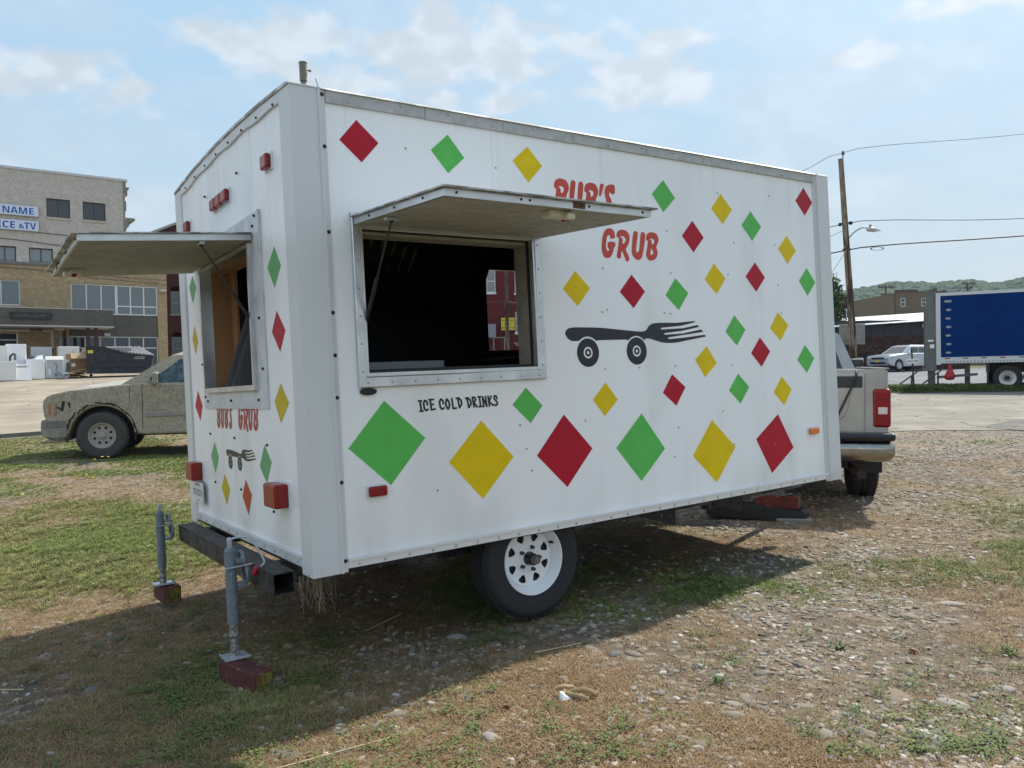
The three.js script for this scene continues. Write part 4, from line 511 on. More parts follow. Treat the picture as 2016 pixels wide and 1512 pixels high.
function archPathR(s, cx, cy, r, y0) { const a0 = Math.asin(clamp((y0 - cy) / r, -0.99, 0.99)); for (let i = 0; i <= 18; i++) { const a = mix(Math.PI - a0, a0, i / 18); s.lineTo(cx + r * Math.cos(a), cy + r * Math.sin(a)); } }
{
  const mud = tex(1024, 512, (u, v) => { // wraps 5 m x 2.5 m of bodywork: dried tan mud over grey-silver paint
    const n = fbm(u * 26 + 2, v * 15 + 3, 6), f = fbm(u * 120, v * 80 + 9, 4), st = fbm(u * 60 + v * 14, v * 9, 4), low = sm(0.62, 0.30, v);
    const k = clamp(sm(0.34, 0.62, n * 0.35 + f * 0.4 + st * 0.25 + 0.16 * low)); const c = mix3([0.655, 0.635, 0.59], [0.745, 0.715, 0.655], k); const m = 0.86 + 0.26 * f; return c.map((q) => q * m);
  });
  const mp = rep(mud, 2.3, 1.6), mudM = mat([0.70, 0.66, 0.59], 0.75, { x: { map: mp } }), tan = mat([0.34, 0.315, 0.265], 0.8, { x: { map: rep(T.grunge, 0.8) } }), hood = mat([0.46, 0.43, 0.37], 0.65, { x: { map: rep(T.grunge, 0.6) } });
  const tealGlass = new THREE.MeshPhysicalMaterial({ color: col([0.06, 0.105, 0.115]), roughness: 0.22, clearcoat: 0.3, map: rep(T.mottle, 0.5) });
  const d = pickup({ label: 'mud-splattered tan pickup truck parked on the grass at the left', at: [-7.36, 0.0, 14.72], turn: Math.atan2(-0.27, -0.96), paint: mudM, hoodPaint: hood, cabPaint: mudM, moulding: tan, mirror: tan, bumper: tan, bumperTop: mat([0.20, 0.185, 0.16], 0.8, { x: { map: rep(T.grunge, 0.7) } }), bumperRear: tan, railCap: tan, sideGlass: tealGlass, wheelR: 0.405, rimR: 0.215, rim: mat([0.33, 0.30, 0.26], 0.7), dirty: true, tread: 'mud', trim: mat([0.14, 0.115, 0.09], 0.9) });
  { const rp = [], r = rng(31); for (let i = 0; i < 26; i++) { const a = mix(-0.1, Math.PI + 0.1, i / 25), R = 0.535 + 0.03 * r(); rp.push(box(0.04 + r() * 0.08, 0.012 + 0.03 * r() ** 2, 0.006, R * Math.cos(a), 0.41 + R * Math.sin(a), -0.962, 0, 0, a + 1.57 + (r() - 0.5) * 0.7)); } obj('torn_fender_edge', rp, mat([0.03, 0.027, 0.024], 0.95), d); obj('front_splash', [box(0.045, 0.17, 0.006, 0.60, 0.93, -0.9605, 0, 0, 0.2), box(0.06, 0.03, 0.006, 0.66, 0.90, -0.9605, 0, 0, 0.6), box(0.03, 0.10, 0.006, 0.50, 0.95, -0.9605, 0, 0, -0.15)], mat([0.025, 0.025, 0.025], 0.9), d); obj('roof_marker', new THREE.SphereGeometry(0.02, 8, 6).translate(-1.45, 1.878, -0.3), tan, d);
    obj('hood_seam', [bar([0.80, 1.085, -0.925], [0.5, 1.16, -0.925], 0.012, 0.012), bar([0.5, 1.16, -0.925], [-0.42, 1.26, -0.925], 0.012, 0.012)], M.black, d); obj('fender_seam', bb(-0.452, -0.446, 0.95, 1.25, -0.9632, -0.9605), M.black, d); obj('bumper_gap', bb(0.50, 0.84, 0.70, 0.755, -0.955, 0.955), M.black, d); obj('corner_lamp', rbox(0.05, 0.20, 0.03, 0.01, 0.80, 0.88, -0.95), mat([0.34, 0.16, 0.07], 0.5), d); obj('door_badge', bb(-1.05, -0.78, 0.815, 0.84, -0.966, -0.9605), tan, d); obj('mirror_arm', [rod([-0.80, 1.30, -0.93], [-0.88, 1.33, -1.08], 0.028), rod([-0.80, 1.38, -0.93], [-0.88, 1.42, -1.08], 0.022)], M.black, d);
    obj('wiper', rod([-0.36, 1.30, -0.75], [-0.5, 1.42, -0.2], 0.01), M.black, d); }
  const silver = new THREE.MeshPhysicalMaterial({ color: col([0.42, 0.40, 0.365]), roughness: 0.42, metalness: 0.30, clearcoat: 0.6, clearcoatRoughness: 0.15, map: rep(T.grunge, 2.5) });
  const tw = pickup({ label: 'silver-beige pickup truck with red tail light parked in front of the trailer', at: [4.16, 0.055, 12.76], turn: Math.atan2(0.96, 0.283), drop: 0.055, paint: silver, cabPaint: silver, bumper: M.chrome, wheelR: 0.415, rimR: 0.215, rim: M.chrome, tread: 'road', railCap: silver, mirror: M.black });
  obj('strap', [tube([[-4.70, 1.36, 0.67], [-4.80, 1.345, 0.66], [-4.838, 1.29, 0.65], [-4.842, 0.95, 0.50], [-4.838, 0.79, 0.435]], 0.0105, 30, 6).scale(1, 1, 1), rod([-4.838, 0.82, 0.445], [-4.836, 0.745, 0.42], 0.019, 0.015)], M.black, tw);
  obj('mud_flap', box(0.01, 0.30, 0.30, -4.22, 0.42, 0.83), M.black, tw);
}
{ // silver SUV across the street, seen from its front left
  const t = thing('sport_utility_vehicle', 'silver sport utility vehicle parked beside the low brick building', 'car', [26.35, gh(26.6, 56.5) + 0.0, 56.0], Math.atan2(-0.42, -0.905));
  const paint = new THREE.MeshPhysicalMaterial({ color: col([0.47, 0.49, 0.52]), roughness: 0.30, metalness: 0.5, clearcoat: 0.8 }); const H = 0.96;
  const s = new THREE.Shape(); s.moveTo(0.82, 0.42); s.lineTo(0.93, 0.55); s.lineTo(0.93, 0.85); s.lineTo(0.84, 0.98); s.lineTo(-0.55, 1.13); s.lineTo(-3.7, 1.16); s.lineTo(-3.98, 1.1); s.lineTo(-4.05, 0.6); s.lineTo(-3.95, 0.42); s.lineTo(-3.5, 0.38); archPathR(s, -3.04, 0.38, 0.46, 0.36); s.lineTo(-0.5, 0.33); archPathR(s, 0, 0.38, 0.46, 0.36); s.lineTo(0.6, 0.38); s.closePath();
  obj('body', extr(s, 2 * H - 0.12, 0.06, 2).translate(0, 0, -H + 0.06), paint, t);
  obj('hood', hull([[0.80, 0.98, -0.8], [0.80, 0.98, 0.8], [0.6, 1.07, -0.7], [0.6, 1.07, 0.7], [-0.5, 1.15, -0.88], [-0.5, 1.15, 0.88], [-0.45, 1.2, -0.7], [-0.45, 1.2, 0.7]]), paint, t);
  const A = (sg) => ({ a: [-0.40, 1.14, sg * 0.90], b: [-3.95, 1.15, sg * 0.90], c: [-3.55, 1.70, sg * 0.70], d: [-1.25, 1.70, sg * 0.68] }), R = A(1), L = A(-1);
  obj('cabin', hull([R.a, R.b, R.c, R.d, L.a, L.b, L.c, L.d, [-1.6, 1.79, 0.55], [-1.6, 1.79, -0.55], [-3.3, 1.78, 0.58], [-3.3, 1.78, -0.58], [-3.72, 1.74, 0.5], [-3.72, 1.74, -0.5]]), paint, t);
  obj('windscreen', patch([R.a, L.a, L.d, R.d], 0.06, 0.94, 0.08, 0.94), M.glass, t);
  for (const [S, sg] of [[R, 1], [L, -1]]) { const fq = sg > 0 ? [S.b, S.a, S.d, S.c] : [S.a, S.b, S.c, S.d], P0 = (u0, u1) => sg > 0 ? patch(fq, 1 - u1, 1 - u0, 0.10, 0.84, 0.008) : patch(fq, u0, u1, 0.10, 0.84, 0.008); obj('side_window', P0(0.18, 0.42), M.glass, t); obj('side_window', P0(0.44, 0.68), M.glass, t); obj('side_window', P0(0.70, 0.88), M.glass, t);
    obj('wing_mirror', rbox(0.12, 0.16, 0.20, 0.04, -0.85, 1.2, sg * 1.05), paint, t); obj('headlight', hull([[0.95, 0.80, sg * 0.6], [0.95, 0.92, sg * 0.58], [0.80, 0.83, sg * 0.975], [0.78, 0.93, sg * 0.975], [0.72, 0.88, sg * 0.97]]), M.blackGloss, t);
    carWheel(t, 0, 0.38, sg * 0.84, 0.38, 0.25, 0.24, M.alu, 5, sg); carWheel(t, -3.04, 0.38, sg * 0.84, 0.38, 0.25, 0.24, M.alu, 5, sg); obj('door_line', bb(-3.0, -0.6, 0.52, 0.56, sg * (H + 0.001), sg * (H + 0.012)), M.alu, t); }
  obj('grille', [rbox(0.03, 0.15, 1.05, 0.01, 0.985, 0.86, 0), rbox(0.03, 0.17, 1.25, 0.01, 0.985, 0.53, 0)], M.black, t);
  obj('number_plate', rbox(0.02, 0.14, 0.32, 0.005, 1.01, 0.66, 0), mat([0.60, 0.42, 0.08], 0.5), t);
  obj('bumper_lip', rbox(0.06, 0.05, 1.7, 0.02, 0.98, 0.40, 0), paint, t);
  obj('underbody', bb(-3.9, 0.7, 0.24, 0.6, -0.62, 0.62), M.black, t);
}
{ // parked box semi-trailer at the right
  const c = [16.82, 31.5], gy0 = 0.30; const t = thing('box_trailer', 'long blue box semi-trailer parked beyond the grass verge at right', 'semi-trailer', [c[0], gy0, c[1]], Math.atan2(-0.44, 0.90)); t.rotation.z = 0.008;
  const L = 14, blue = new THREE.MeshPhysicalMaterial({ color: col([0.0, 0.032, 0.165]), roughness: 0.8, specularIntensity: 0.25, map: rep(T.grunge, 2.2) }), grey = mat([0.17, 0.165, 0.16], 0.6, { x: { map: rep(T.grunge, 1.9) } }), rail = mat([0.55, 0.56, 0.56], 0.45, { metal: 0.3 });
  obj('box_wall', bb(0.10, L, 1.34, 3.75, -2.58, 0), blue, t);
  obj('top_rail', bb(0.02, L, 3.751, 3.87, -2.6, 0.02), rail, t); obj('bottom_rail', [bb(0.10, L, 1.10, 1.339, -2.59, 0.015)], rail, t);
  for (let i = 0; i < 12; i++) obj('reflector_strip', bb(0.22 + i * 0.62, 0.42 + i * 0.62, 1.27, 1.31, 0.016, 0.02), M.redLens, t);
  stuff(obj('rail_fasteners', [...Array(60)].map((_, i) => box(0.045, 0.06, 0.006, 0.3 + i * 0.12, 1.16, 0.018)), mat([0.25, 0.25, 0.25], 0.6), t));
  for (let i = 0; i < 7; i++) obj('torn_sticker', new THREE.CylinderGeometry(0.075, 0.075, 0.004, 14).rotateX(Math.PI / 2).scale(i ? 1.25 : 1.9, 0.6, 1).translate(0.36 + (i % 2) * 0.02, 3.53 - i * 0.335, 0.003), mat([0.34, 0.33, 0.32], 0.8), t);
  obj('rear_frame', [bb(-0.06, 0.099, 1.05, 3.87, -2.6, 0.022)], rail, t);
  obj('lift_gate', [bb(-0.44, -0.08, 0.95, 3.45, -0.42, -0.06), bb(-0.40, -0.061, 3.4501, 3.95, -0.35, -0.1), bb(-0.44, -0.08, 0.95, 3.45, -2.50, -2.15), bb(-0.5, -0.05, 0.80, 1.0, -2.45, -0.02)], grey, t);
  obj('control_box', [rbox(0.16, 0.16, 0.10, 0.02, -0.2, 1.78, -0.02), rbox(0.2, 0.08, 0.12, 0.02, -0.25, 2.0, -0.02)], M.white, t);
  obj('support_leg', [bb(-0.36, -0.10, 0.02, 0.94, -0.36, -0.1), bb(-0.44, -0.02, 0.0, 0.02, -0.44, -0.02)], mat([0.10, 0.095, 0.09], 0.7), t); obj('support_leg', [bb(0.93, 1.11, 0.02, 1.09, -0.40, -0.2), bb(0.85, 1.19, 0.0, 0.02, -0.48, -0.12)], mat([0.07, 0.06, 0.055], 0.7), t);
  obj('under_bar', [bar([-0.05, 0.56, 0.0], [1.35, 0.66, 0.02], 0.10, 0.10)], mat([0.09, 0.09, 0.09], 0.6), t);
  obj('mud_flap', bb(1.70, 1.72, 0.25, 1.08, -0.65, -0.02), M.black, t);
  for (const wx of [2.35, 3.62]) { const w = new THREE.Group(); w.name = 'wheel'; w.position.set(wx, 0.50, -0.22); t.add(w); obj('tyre', carTyre(0.50, 0.30, 0.29), M.rubber, w); obj('rim', [new THREE.LatheGeometry([[0.09, -0.04], [0.2, -0.03], [0.245, 0.05], [0.29, 0.11], [0.305, 0.135], [0.30, 0.12]].map(([a, b]) => new THREE.Vector2(a, b)), 30).rotateX(Math.PI / 2)], mat([0.72, 0.70, 0.66], 0.5), w); obj('hub', [new THREE.CylinderGeometry(0.085, 0.10, 0.2, 16).rotateX(Math.PI / 2).translate(0, 0, 0.0), ...[...Array(10)].map((_, k) => new THREE.CylinderGeometry(0.018, 0.018, 0.05, 6).rotateX(Math.PI / 2).translate(0.135 * Math.cos(k * 0.628), 0.135 * Math.sin(k * 0.628), 0.0))], M.black, w); }
  obj('undercarriage', [bb(1.8, 4.6, 0.7, 1.09, -2.2, -0.7), rod([2.35, 0.5, -2.4], [2.35, 0.5, -0.2], 0.07), rod([3.62, 0.5, -2.4], [3.62, 0.5, -0.2], 0.07)], M.black, t); obj('far_tyres', [carTyre(0.50, 0.30, 0.29).translate(2.35, 0.5, -2.35), carTyre(0.50, 0.30, 0.29).translate(3.62, 0.5, -2.35)], M.rubber, t);
  const bag = tag(obj('plastic_bag', (() => { const g = new THREE.LatheGeometry([[0.001, 0.44], [0.13, 0.46], [0.19, 0.54], [0.18, 0.64], [0.13, 0.74], [0.085, 0.84], [0.06, 0.95], [0.075, 1.02], [0.05, 1.04]].map(([a, b]) => new THREE.Vector2(a, b)), 22), p = g.attributes.position; for (let i = 0; i < p.count; i++) { const k = 0.8 + 0.5 * fbm(Math.atan2(p.getZ(i), p.getX(i)) * 2.5 + 20, p.getY(i) * 4 + 9, 3); p.setXYZ(i, p.getX(i) * k + 0.40, p.getY(i), p.getZ(i) * k * 0.7 + 0.09); } g.computeVertexNormals(); return g; })(), mat([0.42, 0.02, 0.025], 0.6)), 'red plastic bag hanging on the bar under the blue trailer', 'bag');
  bag.position.copy(t.position); bag.rotation.copy(t.rotation);
}
// ---------------------------------------------------------------- store building on the left
T.brickPaint = brickTex([0.80, 0.775, 0.745], [0.77, 0.745, 0.715], 0.035, 8, 24); T.brickTan = brickTex([0.72, 0.64, 0.51], [0.62, 0.55, 0.44], 0.16, 8, 24); T.brickRed = brickTex([0.50, 0.22, 0.18], [0.36, 0.22, 0.19], 0.25, 8, 24); T.brickMix = brickTex([0.44, 0.32, 0.28], [0.34, 0.28, 0.25], 0.7, 6, 16); T.brickPlum = brickTex([0.52, 0.19, 0.20], [0.45, 0.18, 0.19], 0.12, 8, 24);
const bMat = (t, c, m = 1.7) => mat(c, 0.9, { x: { map: rep(t, m) } });
const darkGlass = new THREE.MeshPhysicalMaterial({ color: col([0.018, 0.022, 0.028]), roughness: 0.08, clearcoat: 0.7, clearcoatRoughness: 0.04 });
const curtain = mat([0.50, 0.52, 0.52], 0.9, { x: { map: rep(T.grain, 0.6) } });
function windowAt(parent, x0, x1, y0, y1, z, frameM, o = {}) { // frame, panes and mullions in an opening; z = face of the frame
  const w = new THREE.Group(); w.name = 'window'; parent.add(w); const f = o.f || 0.05, n = o.cols || 1, m = o.rows || 1;
  const holes = []; const cw = (x1 - x0 - f * (n + 1)) / n, hs = o.split ? o.split : [...Array(m)].map(() => 1 / m); let y = y0 + f; const H = y1 - y0 - f * (hs.length + 1);
  for (const k of hs) { for (let i = 0; i < n; i++) holes.push([x0 + f + i * (cw + f), x0 + f + i * (cw + f) + cw, y, y + H * k]); y += H * k + f; }
  obj('frame', extr(wallShape(x0, x1, y0, y1, holes), 0.06).translate(0, 0, z - 0.06), frameM, w);
  for (const h of holes) obj('pane', bb(h[0], h[1], h[2], h[3], z - 0.045, z - 0.038), o.glass || darkGlass, w);
  if (o.back) obj('curtain', bb(x0 + f, x1 - f, y0 + f, y1 - f, z - 0.2, z - 0.19), o.back, w);
  if (o.sill) obj('sill', bb(x0 - 0.06, x1 + 0.06, y0 - 0.13, y0 - 0.001, z - 0.05, z + o.sill), o.sillM || frameM, w);
  return w;
}
const storeTurn = Math.atan2(EX[1], EX[0]), storeAt = (s, off, y = 0) => { const [x, f] = along(s, off); return [x, y, f]; };
{
  const g0 = 1.15; // ground at the front
  const t = thing('store_building', 'tan brick store with grey painted upper storeys and a brown canopy', 'building', [-28.9, 0, 45], storeTurn);
  const grey = bMat(T.brickPaint, [0.80, 0.785, 0.77], 1.7), tan = bMat(T.brickTan, [0.80, 0.775, 0.73]), stone = mat([0.30, 0.275, 0.24], 0.9, { x: { map: rep(T.grunge, 1) } }), sillM = mat([0.44, 0.40, 0.35], 0.85), brown = mat([0.115, 0.105, 0.095], 0.7, { x: { map: rep(T.grunge, 1.5) } }), alu = mat([0.60, 0.63, 0.66], 0.45, { metal: 0.3 }), dkFrame = mat([0.05, 0.05, 0.055], 0.5);
  const upperWins = [[2.55, 3.77, 10.56, 11.65], [4.43, 5.65, 10.58, 11.65], [-0.1, 1.0, 7.88, 8.72], [1.63, 2.83, 7.88, 8.72], [-4.2, -3.0, 10.56, 11.65], [-4.2, -3.0, 7.88, 8.72], [-2.2, -1.0, 7.88, 8.72]];
  obj('upper_wall', extr(wallShape(-14, 6.62, 7.86, 13.10, upperWins), 0.3).translate(0, 0, -0.3), grey, t);
  obj('upper_mass', [bb(-14, 6.80, 7.86, 13.05, -12, -0.55), bb(6.4, 6.80, 7.86, 13.05, -0.5499, -0.301)], grey, t);
  for (let i = 0; i < 9; i++) obj('quoin', bb(6.6205, 6.80 - (i % 2) * 0.10, 7.87 + i * 0.58, 8.44 + i * 0.58, -0.32, 0.012), stone, t);
  obj('parapet_coping', bb(-14.05, 6.88, 13.101, 13.24, -0.45, 0.06), mat([0.52, 0.52, 0.52], 0.6), t);
  obj('side_cornice', [bb(6.801, 6.95, 12.35, 12.75, -3, -0.35), bb(6.801, 7.05, 12.75, 12.85, -3, -0.35), bb(6.801, 7.15, 10.75, 10.85, -2.4, -0.35), bb(6.801, 7.35, 10.851, 10.98, -2.4, -0.35), bb(6.801, 7.0, 10.45, 10.75, -2.2, -0.35)], stone, t);
  upperWins.forEach((w, i) => windowAt(t, ...w, -0.10, dkFrame, { cols: 2, sill: 0.16, sillM, f: 0.06, back: i === 2 || i === 3 ? curtain : undefined, glass: i === 2 || i === 3 ? new THREE.MeshPhysicalMaterial({ color: col([0.19, 0.22, 0.235]), roughness: 0.12, clearcoat: 0.6 }) : undefined }));
  obj('stone_band', [...Array(9)].map((_, i) => bb(-14 + i * 2.56, -11.455 + i * 2.56, 7.70, 7.855, -0.3, 0.07)), mat([0.16, 0.155, 0.15], 0.8), t);
  const lw = [[-1.6, 1.14, 5.37, 6.79], [3.69, 8.47, 4.96, 6.79]];
  obj('lower_wall', extr(wallShape(-14, 9.02, g0 - 0.6, 7.695, [...lw, [3.55, 8.46, g0 - 0.5, 4.955], [-3.0, 0.9, g0 - 0.5, 3.75]]), 0.35).translate(0, 0, -0.35), tan, t);
  obj('lower_mass', [bb(6.81, 9.02, g0 - 0.6, 7.69, -12, -0.36), bb(-14, 6.8, g0 - 0.6, 7.69, -12, -1.6)], tan, t);
  obj('roof_edge', bb(6.82, 9.06, 7.696, 7.80, -12, 0.04), mat([0.16, 0.155, 0.15], 0.8), t);
  const skyGlass = new THREE.MeshPhysicalMaterial({ color: col([0.12, 0.145, 0.155]), roughness: 0.08, clearcoat: 0.8, clearcoatRoughness: 0.03 });
  windowAt(t, ...lw[0], -0.08, alu, { cols: 3, f: 0.06, glass: skyGlass }); 
  windowAt(t, 3.69, 6.13, 4.97, 6.78, -0.08, alu, { cols: 3, f: 0.065, glass: skyGlass }); windowAt(t, 6.131, 8.47, 4.97, 6.78, -0.08, alu, { cols: 3, f: 0.075, split: [0.27, 0.73], glass: skyGlass });
  const pan = []; for (let i = 0; i < 6; i++) { const x = 3.56 + i * 0.816; obj('fascia_panel', bb(x, x + 0.808, 3.66, 4.95, -0.16, -0.06), brown, t); }
  windowAt(t, 3.57, 8.45, g0 + 0.02, 3.655, -0.12, alu, { cols: 6, f: 0.055, split: [0.74, 0.26] });
  obj('shop_interior', [bb(3.5, 8.5, g0, 3.7, -1.5, -1.45)], mat([0.03, 0.03, 0.03], 0.9), t);
  obj('doorway', bb(-3.0, 0.9, g0 - 0.5, 3.75, -0.34, -0.30), mat([0.008, 0.01, 0.016], 0.5), t); obj('door_frame', [bb(0.90, 0.97, g0, 3.8, -0.05, 0.04), bb(-3, 0.89, 3.38, 3.44, -0.29, -0.2)], alu, t);
  obj('downpipe', [rod([-2.8, 3.93, 0.3], [2.62, 3.93, 0.3], 0.07), rod([2.62, 3.96, 0.3], [2.66, 2.95, 0.3], 0.08)], mat([0.55, 0.52, 0.47], 0.7), t);
  // canopy
  const cz = 3.0; for (let i = 0; i < 15; i++) obj('fascia_panel', bb(-14 + i * 1.295, -12.71 + i * 1.295, 4.12, 5.03, cz - 0.12, cz), brown, t);
  obj('canopy', [bb(-14, 5.42, 4.115, 4.9, 0.001, cz - 0.121)], brown, t); obj('canopy_trim', [bb(-14, 5.46, 4.05, 4.114, 0.02, cz + 0.03), bb(-14, 5.46, 5.031, 5.07, cz - 0.16, cz + 0.03)], mat([0.45, 0.44, 0.42], 0.7), t);
  for (const x of [4.12, 4.52, 3.1]) obj('canopy_post', bb(x, x + 0.16, g0 - 0.2, 4.049, x < 4 ? 0.9 : cz - 0.7, x < 4 ? 1.06 : cz - 0.54), mat([0.055, 0.018, 0.024], 0.6), t);
  obj('soffit_light', [bb(2.6, 3.1, 3.90, 4.04, 1.6, 1.85)], mat([0.30, 0.27, 0.20], 0.7), t); obj('soffit_light', [bb(1.5, 2.1, 3.88, 4.04, 0.8, 1.05)], mat([0.12, 0.05, 0.035], 0.7), t);
  obj('wall_lamp', [rbox(0.38, 0.16, 0.28, 0.04, 8.75, 6.52, 0.15)], mat([0.38, 0.36, 0.33], 0.6), t); obj('wall_lamp', [rbox(0.34, 0.18, 0.24, 0.04, 5.55, 3.75, 0.08)], mat([0.42, 0.42, 0.40], 0.6), t);
  stuff(obj('wall_cables', [tube([[-3, 9.15, 0.03], [1, 9.1, 0.03], [3, 8.95, 0.03], [6, 8.8, 0.03]], 0.02, 20, 5), tube([[2.1, 9.6, 0.03], [4, 9.55, 0.03], [6, 9.5, 0.03]], 0.02, 10, 5), tube([[-3, 7.55, 0.05], [2, 7.45, 0.06], [5, 7.15, 0.06], [9, 6.95, 0.06]], 0.018, 20, 5), tube([[3, 7.5, 0.05], [6, 7.3, 0.06], [9, 7.2, 0.06]], 0.015, 14, 5)], mat([0.12, 0.11, 0.10], 0.8), t));
  // signs
  const signBox = (label, y0, y1, draw) => {
    const s = thing('store_sign', label, 'sign', [-28.9, 0, 45], storeTurn), x0 = -4.2, x1 = 2.13; obj('sign_panel', bb(x0, x1, y0, y1, 0.08, 0.13), mat([0.70, 0.72, 0.76], 0.5), s); obj('sign_frame', [bb(x0, x1 + 0.02, y0 - 0.03, y0 - 0.001, 0.06, 0.14), bb(x1 + 0.001, x1 + 0.03, y0, y1, 0.06, 0.14)], mat([0.3, 0.28, 0.26], 0.7), s); obj('sign_bracket', [bb(x0 + 1, x0 + 1.1, y0 + 0.1, y1 - 0.1, 0.0, 0.079), bb(x1 - 1, x1 - 0.9, y0 + 0.1, y1 - 0.1, 0.0, 0.079)], dkFrame, s);
    const cv = document.createElement('canvas'); cv.width = 1600; cv.height = Math.round(1600 * (y1 - y0) / (x1 - x0)); const c = cv.getContext('2d'); c.fillStyle = '#d5dff0'; c.fillRect(0, 0, cv.width, cv.height); c.fillStyle = '#0d4ea6'; c.textBaseline = 'middle'; draw(c, cv); const tx = new THREE.CanvasTexture(cv); tx.colorSpace = THREE.SRGBColorSpace; obj('sign_print', new THREE.PlaneGeometry(x1 - x0 - 0.02, y1 - y0 - 0.02).translate((x0 + x1) / 2, (y0 + y1) / 2, 0.134), mat([0.88, 0.88, 0.88], 0.5, { x: { map: tx } }), s, true); };
  const put = (c, txt, x, size, W, y) => { c.font = `bold ${size}px sans-serif`; const w = c.measureText(txt).width; c.save(); c.translate(x, y); c.scale(W / w, 1); c.fillText(txt, 0, 0); c.restore(); };
  signBox('white sign with blue letters NAME, upper of two on the grey wall', 10.49, 11.05, (c, cv) => put(c, 'NAME', 1148, 138, 404, cv.height * 0.53));
  signBox('white sign with blue letters ICE & TV, lower of two on the grey wall', 9.65, 10.21, (c, cv) => { put(c, 'ICE', 1090, 138, 225, cv.height * 0.53); put(c, '&', 1350, 92, 72, cv.height * 0.60); put(c, 'TV', 1416, 138, 155, cv.height * 0.53); });
  const lb = thing('light_box_sign', 'dark blank light-box sign mounted on the canopy front', 'sign', [-28.9, 0, 45], storeTurn); obj('sign_case', extr(wallShape(0.40, 2.32, 4.44, 4.78, [[0.46, 2.26, 4.49, 4.73]]), 0.16).translate(0, 0, cz + 0.001), M.black, lb); obj('sign_face', bb(0.46, 2.26, 4.49, 4.73, cz + 0.03, cz + 0.12), mat([0.06, 0.065, 0.085], 0.35, { x: { map: rep(T.mottle, 0.8) } }), lb);
}
{ // dark red brick building behind the store
  const z = 76, t = thing('brick_building', 'dark red brick building with a sloping parapet behind the store', 'building', [-34.9, 0, z], 0.42); const red = bMat(T.brickRed, [0.34, 0.30, 0.30]);
  const s = shapeOf([[0.6, 0], [26, 0], [26, 17.0], [9, 18.4], [0.6, 14.45]]); for (const [x, y] of [[2.9, 8.3], [6.5, 8.3], [2.9, 3.9]]) { const h = new THREE.Path(); h.moveTo(x - 0.5, y - 1.3); h.lineTo(x - 0.5, y + 0.9); h.absarc(x, y + 0.9, 0.5, Math.PI, 0, true); h.lineTo(x + 0.5, y - 1.3); h.closePath(); s.holes.push(h); }
  obj('wall', extr(s, 0.4).translate(0, 0, -0.4), red, t); obj('wall_mass', bb(0.6, 26, 0, 14.4, -14, -0.9), red, t);
  for (const [x, y] of [[2.9, 8.3], [6.5, 8.3], [2.9, 3.9]]) { windowAt(t, x - 0.5, x + 0.5, y - 1.3, y + 0.9, -0.2, mat([0.28, 0.24, 0.21], 0.7), { rows: 2, f: 0.07, sill: 0.25 }); }
  obj('coping', bar([0.4, 14.5, -0.2], [9.05, 18.55, -0.2], 0.7, 0.22), mat([0.36, 0.33, 0.30], 0.8), t); obj('brick_cornice', bar([0.6, 13.75, 0.1], [9.0, 17.65, 0.1], 0.22, 0.30), red, t);
}
